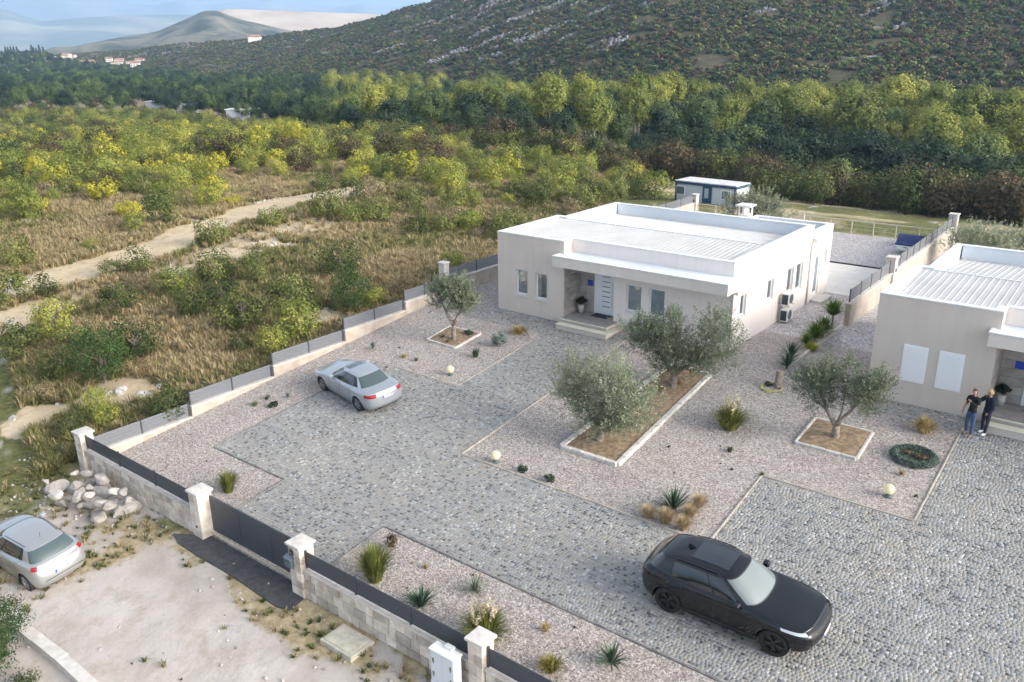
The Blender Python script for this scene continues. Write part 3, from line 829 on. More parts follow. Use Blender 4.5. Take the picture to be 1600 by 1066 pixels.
# low weeds on the lot and along the wall foot
wx = []
for _ in range(5200):
    x = g.uniform(-33, -8); y = g.uniform(2.5, 12.2)
    d, gr, rk, dr = [float(v) for v in masks(np.array([x]), np.array([y]))]
    near_wall = y > 11.75 and not (-23.2 < x < -17.7)
    if y > 11.8 and -23.9 < x < -17.3: continue
    if near_wall and g.random() < .3 or (x < -24 and g.random() < .3) or (d < .6 and g.random() < .4) or g.random() < .008:
        wx.append((x, y, float(T(x, y))))
wx = np.array(wx)
W1 = [tuft_mesh('weed', M_weed, 18, .16, .16, .03, s, .6) for s in (7, 8)] + [tuft_mesh('weed_dry', M_straw, 18, .2, .16, .02, s, .5) for s in (9, 10)] + [tuft_mesh('weed_field', M_field, 18, .2, .18, .024, s, .5) for s in (11, 12)]
instancer('weeds', wx, nr.uniform(0, 6.28, len(wx)), nr.uniform(.4, 1.3, len(wx)), W1, label='low weeds scattered over the bare lot and along the wall foot', cat='weeds')
# ------------------------------------------------------------------ materials of the yard
gravel_mat = bpy.data.materials.new('pink_gravel'); nt, ns, ln = nodes_of(gravel_mat); P = ns['Principled BSDF']; P.inputs['Roughness'].default_value = .9; P.inputs['Specular IOR Level'].default_value = .2
W = wpos(nt)
vo = N(nt, 'ShaderNodeTexVoronoi'); vo.inputs['Scale'].default_value = 24; vo.inputs['Randomness'].default_value = 1; ln.new(W, vo.inputs['Vector'])
sep = N(nt, 'ShaderNodeSeparateColor'); ln.new(vo.outputs['Color'], sep.inputs[0])
gc = ramp(nt, sep.outputs[0], [(0, (.18, .158, .145)), (.18, (.30, .267, .248)), (.5, (.405, .365, .34)), (.8, (.49, .45, .425)), (1, (.69, .65, .625))]).outputs[0]
big = ramp(nt, noise(nt, W, .45, 5, .6), [(.3, (.86, .84, .84)), (.5, (1, .99, .985)), (.7, (1.0, .96, .92))]).outputs[0]
gc2 = mix(nt, 1.0, gc, big, 'MULTIPLY')
dk = ramp(nt, noise(nt, W, 1.6, 6, .7), [(.60, (0, 0, 0)), (.78, (1, 1, 1))]).outputs[0]
dkm = mix(nt, .35, (0, 0, 0), dk)
gc3 = mix(nt, dkm, gc2, (.40, .36, .33))
ln.new(gc3, P.inputs['Base Color'])
vo2 = N(nt, 'ShaderNodeTexVoronoi', feature='DISTANCE_TO_EDGE'); vo2.inputs['Scale'].default_value = 24; ln.new(W, vo2.inputs['Vector'])
bump(nt, vo2.outputs['Distance'], .9, .05, P)

side_gravel_mat = bpy.data.materials.new('grey_gravel'); nt, ns, ln = nodes_of(side_gravel_mat); P = ns['Principled BSDF']; P.inputs['Roughness'].default_value = .9; P.inputs['Specular IOR Level'].default_value = .2
W = wpos(nt)
vo = N(nt, 'ShaderNodeTexVoronoi'); vo.inputs['Scale'].default_value = 16; ln.new(W, vo.inputs['Vector'])
sep = N(nt, 'ShaderNodeSeparateColor'); ln.new(vo.outputs['Color'], sep.inputs[0])
gc = ramp(nt, sep.outputs[0], [(0, (.22, .20, .195)), (.3, (.36, .33, .33)), (.7, (.47, .44, .44)), (1, (.68, .65, .645))]).outputs[0]
ln.new(gc, P.inputs['Base Color'])

mortar_mat = pmat('paving_bed', (.25, .25, .24), (.36, .35, .34), .95, scale=8)
cob_mat = bpy.data.materials.new('cobble_stone'); nt, ns, ln = nodes_of(cob_mat); P = ns['Principled BSDF']; P.inputs['Roughness'].default_value = .75; P.inputs['Specular IOR Level'].default_value = .3
W = wpos(nt); at = N(nt, 'ShaderNodeAttribute', attribute_name='tone').outputs['Fac']
cc = ramp(nt, at, [(0, (.08, .085, .09)), (.14, (.14, .148, .154)), (.32, (.225, .232, .238)), (.5, (.285, .29, .29)), (.62, (.30, .29, .265)), (.72, (.31, .29, .25)), (.8, (.325, .33, .335)), (1, (.50, .50, .495))]).outputs[0]
bg_ = ramp(nt, noise(nt, W, .35, 5, .6), [(.3, (.82, .83, .85)), (.5, (.96, .96, .95)), (.7, (1.05, 1.0, .93))]).outputs[0]
c2_ = mix(nt, 1.0, cc, bg_, 'MULTIPLY')
nn = ramp(nt, noise(nt, W, 40, 3), [(.3, (.85, .85, .85)), (.7, (1.1, 1.1, 1.1))]).outputs[0]
ln.new(mix(nt, 1.0, c2_, nn, 'MULTIPLY'), P.inputs['Base Color'])
dark_edge = pmat('dark_edging', (.12, .12, .125), (.22, .22, .22), .8, scale=4)
lime_white = pmat('white_limestone', (.48, .45, .41), (.62, .59, .55), .85, scale=5, bmp=.4, bscale=30, rnd_amt=.10)
lime_wall = pmat('wall_limestone', (.47, .405, .335), (.68, .605, .52), .88, scale=3.0, bmp=.5, bscale=22, rnd_amt=.30)
joint_mat = pmat('wall_joint', (.58, .55, .51), (.68, .65, .61), .95, scale=6)
render_beige = pmat('beige_wall_render', (.34, .29, .245), (.46, .405, .35), .92, scale=1.5, detail=6, bmp=.3, bscale=40)
coping_mat = pmat('wall_coping', (.48, .44, .40), (.60, .56, .52), .85, scale=4)
anthra = flat('anthracite_aluminium', (.062, .070, .085), .42, .2)
anthra_grey = flat('grey_aluminium', (.16, .17, .19), .45, .2)
soil_mat = pmat('planter_soil', (.17, .12, .075), (.34, .25, .165), .95, scale=6, detail=7, bmp=.8, bscale=18)
white_paint = pmat('white_coping_paint', (.64, .655, .67), (.70, .715, .73), .6, scale=3)
roof_white = pmat('white_roof_sheet', (.45, .45, .45), (.51, .51, .51), .42, scale=.8, detail=3, spec=.4)
facade_white = pmat('off_white_facade', (.80, .735, .69), (.84, .78, .74), .9, scale=.5, detail=5, lo=.3, hi=.7)
facade_taupe = pmat('taupe_facade', (.60, .53, .47), (.64, .57, .51), .9, scale=.5, detail=5, lo=.3, hi=.7)
canopy_mat = pmat('canopy_facade', (.66, .60, .545), (.70, .64, .585), .9, scale=.5, detail=5, lo=.3, hi=.7)
pvc = flat('white_pvc', (.84, .86, .88), .35)
pane_mat = glass_mat('window_glass', (.80, .86, .88), .08)
curtain_mat = pmat('grey_curtain', (.50, .54, .55), (.66, .69, .69), .9, scale=4)
room_dark = flat('room_dark', (.05, .055, .06), .9)
concrete = pmat('pale_concrete', (.50, .47, .43), (.62, .59, .55), .9, scale=4, detail=6, bmp=.3)
black_plastic = flat('black_plastic', (.02, .02, .022), .4)
gutter = flat('gutter_metal', (.62, .61, .59), .4, .1)

# ------------------------------------------------------------------ gravel court and its levels
def sheet(name, x0, x1, ys, mat, dz, dx=1.0, **kw):
    xs = list(np.arange(x0, x1, dx)) + [x1]
    V = [(x, y, Zy(y) + dz) for y in ys for x in xs]; n = len(xs)
    F = [(j * n + i, j * n + i + 1, (j + 1) * n + i + 1, (j + 1) * n + i) for j in range(len(ys) - 1) for i in range(n - 1)]
    me = np_mesh(name, np.array(V), np.array(F), mat)
    return link(name, me, **kw)
sheet('gravel_court', -30.7, 45, [12.6, 20, 27, 33.15, 36, 38], gravel_mat, 0.0, 15, kind='structure')
sheet('gravel_side', -30.7, 45, [38, 42, 46, 50, 57, 64.5], side_gravel_mat, 0.0, 15, kind='structure')

# the cobbled drive: every cobble is geometry
REG = [(-27.56, -18.9, 16.3, 25.1), (-22.6, -18.7, 25.1, 31.5), (-28.0, -18.7, 31.5, 33.18), (-23.15, -18.05, 13.0, 16.3), (-18.9, 5.5, 16.3, 20.9), (-8.92, 5.5, 20.9, 25.2), (-4.07, 5.5, 25.2, 32.7), (-8.0, -4.07, 31.6, 32.7)]
bed = MB()
for (x0, x1, y0, y1) in REG:
    ys = [y0] + [y for y in (33.15,) if y0 < y < y1] + [y1]
    for a, b in zip(ys[:-1], ys[1:]):
        bed.face([(x0, a, Zy(a) + .006), (x1, a, Zy(a) + .006), (x1, b, Zy(b) + .006), (x0, b, Zy(b) + .006)])
bed.build('cobble_drive', mortar_mat, kind='structure')
g = np.random.default_rng(3)
CX = []; CY = []; CW = []; CD = []
rowh = .100
y = 13.0; row = 0
while y < 33.15:
    rects = [(x0, x1) for (x0, x1, y0, y1) in REG if y >= y0 - .05 and y + rowh <= y1 + .06]
    rects.sort(); mer = []
    for a_, b_ in rects:
        if mer and a_ <= mer[-1][1] + .01: mer[-1][1] = max(mer[-1][1], b_)
        else: mer.append([a_, b_])
    for a_, b_ in mer:
        b_ = min(b_, 2.6)
        if b_ - a_ < .3: continue
        n = int((b_ - a_) / .108)
        w = g.uniform(.8, 1.2, n); w *= (b_ - a_) / w.sum(); xs = a_ + np.concatenate([[0], np.cumsum(w)])
        CX.append((xs[:-1] + xs[1:]) / 2); CW.append(w); CY.append(np.full(n, y + rowh / 2) + g.normal(0, .004, n) + .018 * np.sin(xs[:-1] * .9 + row)); CD.append(np.full(n, rowh))
    y += rowh; row += 1
CX = np.concatenate(CX); CY = np.concatenate(CY); CW = np.concatenate(CW); CD = np.concatenate(CD); n = len(CX)
hw = CW / 2 - .004 - g.uniform(0, .003, n); hd = CD / 2 - .004 - g.uniform(0, .005, n); th = g.uniform(-.035, .035, n)
top = .010 + g.uniform(-.0015, .002, n); tl = g.normal(0, .009, (n, 2)); ins = .005
V = np.zeros((n, 8, 3))
for k, (sx, sy) in enumerate(((-1, -1), (1, -1), (1, 1), (-1, 1))):
    for lv, (iw, zz) in enumerate(((0, 0), (ins, 1))):
        lx = sx * (hw - iw) * g.uniform(.96, 1.02, n); ly = sy * (hd - iw) * g.uniform(.96, 1.02, n)
        X = CX + lx * np.cos(th) - ly * np.sin(th); Y = CY + lx * np.sin(th) + ly * np.cos(th)
        V[:, lv * 4 + k, 0] = X; V[:, lv * 4 + k, 1] = Y
        V[:, lv * 4 + k, 2] = prof(Y) + (0.004 if lv == 0 else 1) * (top + lx * tl[:, 0] + ly * tl[:, 1] if lv else 1)
b_ = np.arange(n)[:, None] * 8
F = np.stack([b_ + f for f in ([4, 5, 6, 7], [0, 1, 5, 4], [1, 2, 6, 5], [2, 3, 7, 6], [3, 0, 4, 7])], 1).reshape(-1, 4)
tone = np.clip(np.where(g.uniform(0, 1, n) < .10, g.uniform(0, .25, n), g.beta(3.0, 2.2, n)) + (fbm(CX / 1.3, CY / 1.3, 3, 8) - .5) * .22, 0, 1)
link('cobbles', np_mesh('cobbles', V.reshape(-1, 3), F, cob_mat, attrs={'tone': np.repeat(tone, 5)}), kind='stuff', label='small grey and beige cobbles paving the whole drive', cat='paving')

def strip(name, pts, w, h, mat, piece, label, gap=.006, lift=0.0, group=None, cat='kerb'):
    """a row of single kerb pieces along a line on the sloping court"""
    root = empty(name, (pts[0][0], pts[0][1], Zy(pts[0][1])))
    tag(root, label, cat, group)
    base = {}
    for (a, b) in zip(pts[:-1], pts[1:]):
        a = Vector((*a, Zy(a[1]))); b = Vector((*b, Zy(b[1]))); L = (b - a).length; n = max(1, round(L / piece)); s = L / n
        key = round(s, 2)
        if key not in base: base[key] = MB().box(-s / 2 + gap, s / 2 - gap, -w / 2, w / 2, -.06, h, .012).mesh('kerb_stone', mat)
        rz = atan2(b.y - a.y, b.x - a.x); pitch = -math.asin((b.z - a.z) / L)
        for i in range(n):
            p = a + (b - a) * ((i + .5) / n) - root.location
            link('kerb_stone', base[key], root, (p.x, p.y, p.z + lift + rnd.uniform(-.004, .004)), (rnd.uniform(-.02, .02), pitch, rz + rnd.uniform(-.01, .01)))
    return root
strip('drive_edging', [(-27.6, 25.15), (-27.6, 16.25), (-23.2, 16.25), (-23.2, 13.0)], .07, .035, dark_edge, .8, 'dark narrow stone edging round the left corner of the cobbled drive')
strip('drive_edging', [(-27.6, 25.15), (-22.65, 25.15), (-22.65, 30.6), (-23.6, 31.45), (-28.1, 31.95)], .07, .03, pmat('beige_edging', (.33, .29, .245), (.45, .41, .36), .9), .8, 'beige stone edging round the gravel bed of the forked olive tree')
strip('drive_edging', [(-8.85, 20.95), (-18.78, 20.95), (-18.75, 33.2)], .08, .035, bpy.data.materials['beige_edging'], .8, 'beige stone edging between the drive and the central gravel garden')
strip('drive_edging', [(-8.87, 21.0), (-8.95, 25.25), (-4.1, 25.25), (-4.1, 31.9)], .07, .035, bpy.data.materials['beige_edging'], .8, 'pale stone edging round the gravel corner below the right house')
strip('drive_edging', [(-18.02, 13.1), (-18.0, 16.22), (5.0, 16.22)], .07, .035, dark_edge, .8, 'dark stone edging along the lower gravel bed beside the black car')

# ------------------------------------------------------------------ planters
def planter(corners, label, kerb_w=.16, h=.10, pc=.42):
    cx = sum(c[0] for c in corners) / 4; cy = sum(c[1] for c in corners) / 4
    root = empty('planting_bed', (cx, cy, Zy(cy))); tag(root, label, 'planting bed')
    s = MB(); nx = 10
    a, b, c, d = [Vector((p[0], p[1], 0)) for p in corners]
    P = []
    for j in range(nx + 1):
        for i in range(nx + 1):
            u, v = i / nx, j / nx
            p = (a * (1 - u) + b * u) * (1 - v) + (d * (1 - u) + c * u) * v
            e = min(u, 1 - u, v, 1 - v)
            P.append((p.x - cx, p.y - cy, Zy(p.y) - Zy(cy) + .03 + (.05 * min(1, e * 6)) + float(fbm(p.x * 2, p.y * 2, 3, 4)) * .05))
    s.v = P; n1 = nx + 1
    for j in range(nx):
        for i in range(nx): s.f.append((j * n1 + i, j * n1 + i + 1, (j + 1) * n1 + i + 1, (j + 1) * n1 + i)); s.m.append(0)
    s.build('soil', soil_mat, root, smooth=True)
    bases = {}
    for k in range(4):
        p = Vector((*corners[k], Zy(corners[k][1]))); q_ = Vector((*corners[(k + 1) % 4], Zy(corners[(k + 1) % 4][1]))); L = (q_ - p).length
        n = max(2, round(L / pc)); st = L / n; key = round(st, 2)
        if key not in bases: bases[key] = MB().box(-st / 2 + .008, st / 2 - .008, -kerb_w / 2, kerb_w / 2, -.05, h, .02).mesh('kerb_stone', lime_white)
        rz = atan2(q_.y - p.y, q_.x - p.x); pit = -math.asin((q_.z - p.z) / L)
        for i in range(n):
            m = p + (q_ - p) * ((i + .5) / n)
            link('kerb_stone', bases[key], root, (m.x - cx, m.y - cy, m.z - Zy(cy) + rnd.uniform(-.008, .008)), (rnd.uniform(-.04, .04), pit, rz + rnd.uniform(-.03, .03)))
    return root
planter([(-15.85, 23.25), (-13.45, 23.25), (-13.75, 31.25), (-15.6, 31.5)], 'long planting bed with white kerb stones holding two bushy olive trees', .2, .13, .5)
planter([(-8.77, 27.83), (-6.62, 27.83), (-6.68, 29.88), (-8.77, 29.9)], 'square bed of brown earth round the right olive tree', .11, .09, .5)
planter([(-27.27, 28.15), (-25.36, 28.1), (-25.38, 30.05), (-27.38, 29.95)], 'square weedy bed round the forked olive tree on the left', .11, .09, .5)

# ------------------------------------------------------------------ stone walls, copings, pillars
def stone_wall(name, x0, x1, y, zb, zt, thick, label, back=False):
    """wall along X with a facing of single stones on its outer (-Y) side"""
    cx = (x0 + x1) / 2
    root = empty(name, (cx, y, zb)); tag(root, label, 'wall')
    MB().box(x0 - cx, x1 - cx, .025, thick, -.3, zt - zb - .05).build('wall_core', joint_mat, root)
    h = zt - zb - .05; z = -.02
    rows = [.30, .34, .28, .30]; sc_ = (h + .02) / sum(rows[:3]) if h < 1.1 else (h + .02) / sum(rows)
    rows = [r * sc_ for r in (rows[:3] if h < 1.1 else rows)]
    var = []
    for rh in rows:
        ms = []
        for L in (.30, .42, .55):
            for v in range(2):
                m = MB(); t = .045
                j = lambda a: a + rnd.uniform(-.014, .014)
                poly = [(-L / 2 + .012, .012), (j(-.02 * L), j(.010)), (L / 2 - .012, .012), (L / 2 - .012, rh - .012), (j(0), j(rh - .012)), (-L / 2 + .012, rh - .012)]
                n = len(poly)
                outer = [(p[0], .03, p[1]) for p in poly]; inner = [(p[0] * .93, -.004 - rnd.uniform(0, .014), rh / 2 + (p[1] - rh / 2) * .90) for p in poly]
                m.v = outer + inner; m.f = [tuple(n + i for i in range(n))] + [(i, (i + 1) % n, n + (i + 1) % n, n + i) for i in range(n)]; m.m = [0] * len(m.f)
                ms.append((L, m.mesh('stone', lime_wall)))
        var.append(ms)
    for rh, ms in zip(rows, var):
        x = x0 - cx - rnd.uniform(0, .2)
        while x < x1 - cx - .05:
            L, me_ = rnd.choice(ms); Lx = L * rnd.uniform(.9, 1.15)
            e = min(x + Lx, x1 - cx); s = max(x, x0 - cx)
            if e - s > .08: link('stone', me_, root, ((s + e) / 2, 0, z), sc=((e - s) / L, 1, 1))
            x += Lx
        z += rh
    cm = MB()
    n = max(1, round((x1 - x0) / 1.6)); st = (x1 - x0) / n
    cme = MB().box(-st / 2 + .004, st / 2 - .004, -.05, thick + .04, zt - zb - .05, zt - zb, .008).mesh('coping_stone', coping_mat)
    for i in range(n): link('coping_stone', cme, root, (x0 - cx + (i + .5) * st, 0, 0))
    return root
def pillar(x, y, zb, zt, s, label, black_light=None, name='gate_pillar'):
    root = empty(name, (x, y, zb)); tag(root, label, 'pillar')
    h = zt - zb
    MB().box(-s / 2 + .012, s / 2 - .012, -s / 2 + .012, s / 2 - .012, -.3, h - .1).build('shaft', joint_mat, root)
    z = 0; k = 0; n = max(3, round((h - .1) / .3)); st = (h - .1) / n
    tm = [MB().box(-s / 2 * a, s / 2 * b, -s / 2, s / 2, .006, st - .006, .012).mesh('stone', lime_wall) for a, b in ((1, .1), (-.14, 1), (1, -.2), (.16, 1))]
    for k in range(n):
        for q_ in ((0, 1) if k % 2 == 0 else (2, 3)):
            link('stone', tm[q_], root, (0, 0, k * st))
    c = s / 2 + .055
    m = MB().box(-c, c, -c, c, h - .1, h - .02, .008)
    m.face([(-c + .01, -c + .01, h - .02), (c - .01, -c + .01, h - .02), (0, 0, h + .0)]); m.face([(c - .01, -c + .01, h - .02), (c - .01, c - .01, h - .02), (0, 0, h + .0)])
    m.face([(c - .01, c - .01, h - .02), (-c + .01, c - .01, h - .02), (0, 0, h + .0)]); m.face([(-c + .01, c - .01, h - .02), (-c + .01, -c + .01, h - .02), (0, 0, h + .0)])
    m.build('cap', lime_white, root)
    return root
FZB = -2.08                                      # foot of the front wall
stone_wall('front_wall', -30.2, -23.1, 12.55, FZB, FZB + .98, .28, 'stone faced low wall left of the gate with a rock pile at its foot')
stone_wall('front_wall', -17.5, -11.2, 12.55, FZB, FZB + .98, .28, 'stone faced low wall between gate and white meter cabinet')
stone_wall('front_wall', -10.7, -2.0, 12.55, FZB, FZB + .98, .28, 'stone faced low wall running out of the picture at the bottom')
pA = pillar(-30.5, 12.7, FZB, FZB + 1.66, .50, 'white capped stone pillar at the left corner of the front wall')
pB = pillar(-22.85, 12.72, FZB, FZB + 1.74, .52, 'stone pillar on the left side of the sliding gate')
pC = pillar(-17.75, 12.72, FZB, FZB + 1.76, .52, 'stone pillar carrying the grey mailbox right of the gate')
pD = pillar(-10.95, 12.7, FZB, FZB + 1.74, .46, 'stone pillar behind the white meter cabinet')
MB().box(-.05, .05, -.275, -.262, .40, .47, .004).build('wall_light', black_plastic, pB)

SLAT = {}
def slat_mesh(L, h, mat):
    k = (round(L, 2), round(h, 3), mat.name)
    if k not in SLAT: SLAT[k] = MB().box(-L / 2, L / 2, -.011, .011, 0, h, .004).mesh('slat', mat)
    return SLAT[k]
def fence_run(pts, h, mat, label, nsl=4, name='slat_fence', group=None, gap=.008, post_h=None):
    """pts: list of (x, y, z) panel ends; pieces between two points are one panel of slats"""
    a0 = Vector(pts[0][0]); root = empty(name, a0); tag(root, label, 'fence', group)
    pm = MB().box(-.03, .03, -.03, .03, -.04, h + .03, .004).mesh('post', anthra)
    done = set()
    for (a, b) in pts:
        a = Vector(a); b = Vector(b); L = (b - a).length; rz = atan2(b.y - a.y, b.x - a.x)
        for p in (a, b):
            k = (round(p.x, 1), round(p.y, 1), round(p.z, 1))
            if k not in done:
                done.add(k); q_ = p - a0; link('post', pm, root, q_, (0, 0, rz))
        sh = (h - .03) / nsl
        me_ = slat_mesh(L - .07, sh - gap, mat); c = (a + b) / 2 - a0
        for i in range(nsl): link('slat', me_, root, (c.x, c.y, c.z + .03 + i * sh), (0, 0, rz))
    return root
def cuts(x0, x1, n): return [(x0 + (x1 - x0) * i / n, x0 + (x1 - x0) * (i + 1) / n) for i in range(n)]
FT = FZB + .98
fence_run([((a, 12.66, FT), (b, 12.66, FT)) for a, b in cuts(-30.22, -23.14, 3)], .56, anthra, 'dark slatted fence on the wall left of the gate, three panels', 5)
FT = FZB + .98
fence_run([((a, 12.66, FT), (b, 12.66, FT)) for a, b in cuts(-17.46, -11.2, 3)], .56, anthra, 'dark slatted fence on the wall between the mailbox pillar and the meter cabinet', 5)
fence_run([((a, 12.66, FT), (b, 12.66, FT)) for a, b in cuts(-10.68, -2.2, 4)], .56, anthra, 'dark slatted fence on the wall at the bottom edge right of the meter cabinet', 5)

# sliding gate
gt = empty('sliding_gate', (-20.3, 12.9, FZB + .16)); tag(gt, 'closed dark grey slatted sliding gate between the two tall pillars', 'gate')
gx0, gx1 = -2.35, 2.45
fr = MB(); n = 3
for i in range(n + 1):
    x = gx0 + (gx1 - gx0) * i / n; fr.box(x - .03, x + .03, -.03, .03, .05, 1.34)
fr.box(gx0 + .03, gx1 - .03, -.025, .025, .05, .12); fr.box(gx0 + .03, gx1 - .03, -.025, .025, 1.28, 1.335)
fr.build('gate_frame', anthra, gt)
sm = slat_mesh((gx1 - gx0) / n - .07, .088, anthra)
for i in range(n):
    for k in range(12): link('slat', sm, gt, (gx0 + (gx1 - gx0) * (i + .5) / n, -.012, .13 + k * .0965))
MB().box(-2.3, 2.3, -.14, -.06, -.02, .02, .004).box(-2.3, 2.3, .03, .09, -.02, .03, .004).build('ground_rail', pmat('rail_beige', (.52, .46, .36), (.60, .55, .45), .7), gt)
# asphalt apron
asph = pmat('apron_asphalt', (.050, .052, .058), (.085, .085, .09), .9, scale=5, detail=6, bmp=.4, bscale=60)
m = MB(); ap = [(-23.75, 12.1), (-23.2, 11.92), (-22.0, 11.86), (-20.65, 11.9), (-19.0, 11.84), (-17.9, 11.78), (-17.42, 11.9), (-17.5, 12.44), (-18.1, 12.78), (-22.55, 12.78), (-23.15, 12.44)]
zz = [float(T(p[0], min(p[1], 12.3))) + .05 for p in ap]
cz = float(T(-20.5, 12.0)) + .065; c0 = (-20.5, 12.0, cz)
for i in range(len(ap)):
    j = (i + 1) % len(ap); m.face([(*ap[i], zz[i]), (*ap[j], zz[j]), c0]); m.face([(*ap[i], zz[i] - .2), (*ap[j], zz[j] - .2), (*ap[j], zz[j]), (*ap[i], zz[i])])
m.build('asphalt_apron', asph, kind='structure')

# mailbox and intercom on the gate pillar
mb = empty('mailbox', (-17.92, 12.40, FZB + .98)); tag(mb, 'small grey metal mailbox hanging on the pillar right of the gate', 'mailbox')
steel_grey = flat('mailbox_grey', (.10, .13, .17), .35, .3)
MB().box(-.15, .15, -.075, .055, 0, .30, .012).build('box', steel_grey, mb)
m = MB(); m.face([(-.16, -.10, .30), (.16, -.10, .30), (.16, .06, .37), (-.16, .06, .37)]); m.box(-.155, .155, -.095, .055, .295, .31); m.build('lid', flat('mailbox_lid', (.14, .18, .23), .3, .3), mb)
MB().box(-.09, .09, -.08, -.074, .21, .225).build('slot', black_plastic, mb)
ic = empty('intercom', (-17.83, 12.43, FZB + 1.38)); tag(ic, 'small black door intercom above the mailbox', 'intercom')
MB().box(-.07, .07, -.02, .03, 0, .15, .006).build('panel', black_plastic, ic); MB().box(-.045, .045, -.026, -.02, .06, .12, .002).build('screen', flat('intercom_screen', (.12, .14, .16), .1), ic)

# white meter cabinet
cb = empty('meter_cabinet', (-11.68, 12.22, FZB - .02)); tag(cb, 'white plastic electricity meter cabinet with four small latches in front of the wall', 'cabinet')
cabw = flat('cabinet_white', (.66, .69, .72), .45)
MB().box(-.40, .40, -.16, .16, 0, .30, .01).build('plinth', cabw, cb); MB().box(-.385, .385, -.14, .14, .30, 1.20, .008).build('body', cabw, cb)
m = MB().box(-.42, .42, -.18, .17, 1.20, 1.27, .02).box(-.1, .16, .05, .2, 1.26, 1.33, .01); m.build('cap', pmat('cabinet_cap', (.72, .71, .68), (.80, .79, .77), .6), cb)
dm = MB().box(-.18, .18, -.152, -.14, .02, .86, .004).mesh('cabinet_door', cabw)
for sx in (-.19, .19):
    d_ = link('cabinet_door', dm, cb, (sx, 0, .31))
    for z in (.24, .64):
        MB().box(-.028, .028, -.17, -.152, z - .06, z + .06, .004).build('latch', flat('latch_grey', (.16, .17, .13), .5), d_, (-.09 if sx < 0 else .1, 0, 0))
        MB().box(-.012, .012, -.158, -.152, z - .10, z - .085).build('keyhole', black_plastic, d_, (-.09 if sx < 0 else .1, 0, 0))
mhp = hit(554, 997); mh = empty('manhole_slab', (-15.05, 11.95, float(T(-15.05, 11.95)) + .02)); tag(mh, 'square concrete inspection slab on the ground before the wall', 'manhole')
mossy = pmat('mossy_slab', (.44, .41, .33), (.58, .54, .45), .95, scale=5, detail=6, bmp=.5)
MB().box(-.62, .62, -.42, .42, -.12, .10, .015).build('frame', mossy, mh); MB().box(-.54, .54, -.35, .35, .102, .125, .01).build('cover', mossy, mh)

# ------------------------------------------------------------------ left boundary wall, stepped up the slope
lw = empty('boundary_wall', (-30.75, 38, 0)); tag(lw, 'long stepped beige boundary wall along the left side of the court', 'wall')
# (y0, y1, top z)
STEPS = [(12.9, 17.25, -1.54), (17.25, 21.5, -1.08), (21.5, 25.85, -.58), (25.85, 30.1, -.03), (30.1, 33.35, .42), (33.5, 49.0, .86), (49.0, 64.4, .86)]
for (a, b, zt) in STEPS:
    zb = Zy(a) - .6
    MB().box(-.12, .14, a - 38, b - 38 - .004, zb, zt - .05).build('wall_section', render_beige, lw)
    MB().box(-.16, .18, a - 38, b - 38 - .004, zt - .05, zt, .006).build('coping', coping_mat, lw)
fe = []
for (a, b, zt) in STEPS:
    n = 2 if b - a < 7 else 6
    seg = [((-30.76, p, zt), (-30.76, q_, zt)) for p, q_ in cuts(a + .06, b - .06, n)]
    if a < 33.4: fe += seg
    else: fe2 = seg if a < 34 else fe2 + seg
fence_run(fe, .58, anthra_grey, 'grey slatted fence stepping up the left boundary wall beside the parked silver saloon', 4)
fence_run(fe2, .62, anthra_grey, 'grey slatted fence on the boundary wall behind the left olive tree and house', 4)
def side_pillar(x, y, zb, zt, s, label, light=None):
    r = empty('wall_pillar', (x, y, zb)); tag(r, label, 'pillar')
    MB().box(-s / 2, s / 2, -s / 2, s / 2, -.2, zt - zb - .08, .01).build('shaft', coping_mat, r)
    MB().box(-s / 2 - .05, s / 2 + .05, -s / 2 - .05, s / 2 + .05, zt - zb - .08, zt - zb, .015).build('cap', lime_white, r)
    if light: MB().box(*light).build('lamp', black_plastic, r)
    return r
side_pillar(-30.72, 33.3, -.3, 1.95, .42, 'tall beige pillar in the left boundary wall above the olive tree', (.18, .24, -.25, -.20, 1.5, 1.66))
side_pillar(-30.72, 64.3, -.6, 1.55, .46, 'pillar at the back corner of the left boundary wall near the container building', (-.07, .07, -.27, -.23, 1.5, 1.7))

# ------------------------------------------------------------------ wall between the two plots
mw = empty('dividing_wall', (-11.2, 52, -.3)); tag(mw, 'beige dividing wall running back between the two houses', 'wall')
MB().box(-.13, .13, -10.7, 12.2, -.5, 1.33).build('wall_section', render_beige, mw)
MB().box(-.18, .18, -10.75, 12.25, 1.33, 1.40, .008).build('coping', coping_mat, mw)
fence_run([((-11.2, a, 1.1), (-11.2, b, 1.1)) for a, b in cuts(41.4, 48.4, 4)], .66, anthra_grey, 'grey slatted fence on the near half of the dividing wall', 4)
fence_run([((-11.2, a, 1.1), (-11.2, b, 1.1)) for a, b in cuts(49.1, 64.0, 10)], .66, anthra_grey, 'grey slatted fence on the far half of the dividing wall', 4)
side_pillar(-11.2, 48.75, -.3, 2.0, .5, 'middle pillar of the dividing wall beside the terrace', (.27, .3, -.06, .06, 1.45, 1.62))
side_pillar(-11.2, 64.4, -.6, 2.0, .55, 'far end pillar of the dividing wall in front of the meadow')
m = MB()
for (a, b) in ((41.0, 34.0),): m.box(-11.35, -11.22, b, a, -.15, .08, .01)
m.build('bed_border', concrete); tag(bpy.data.objects['bed_border'], 'thin concrete border in front of the palm row between the houses', 'kerb')

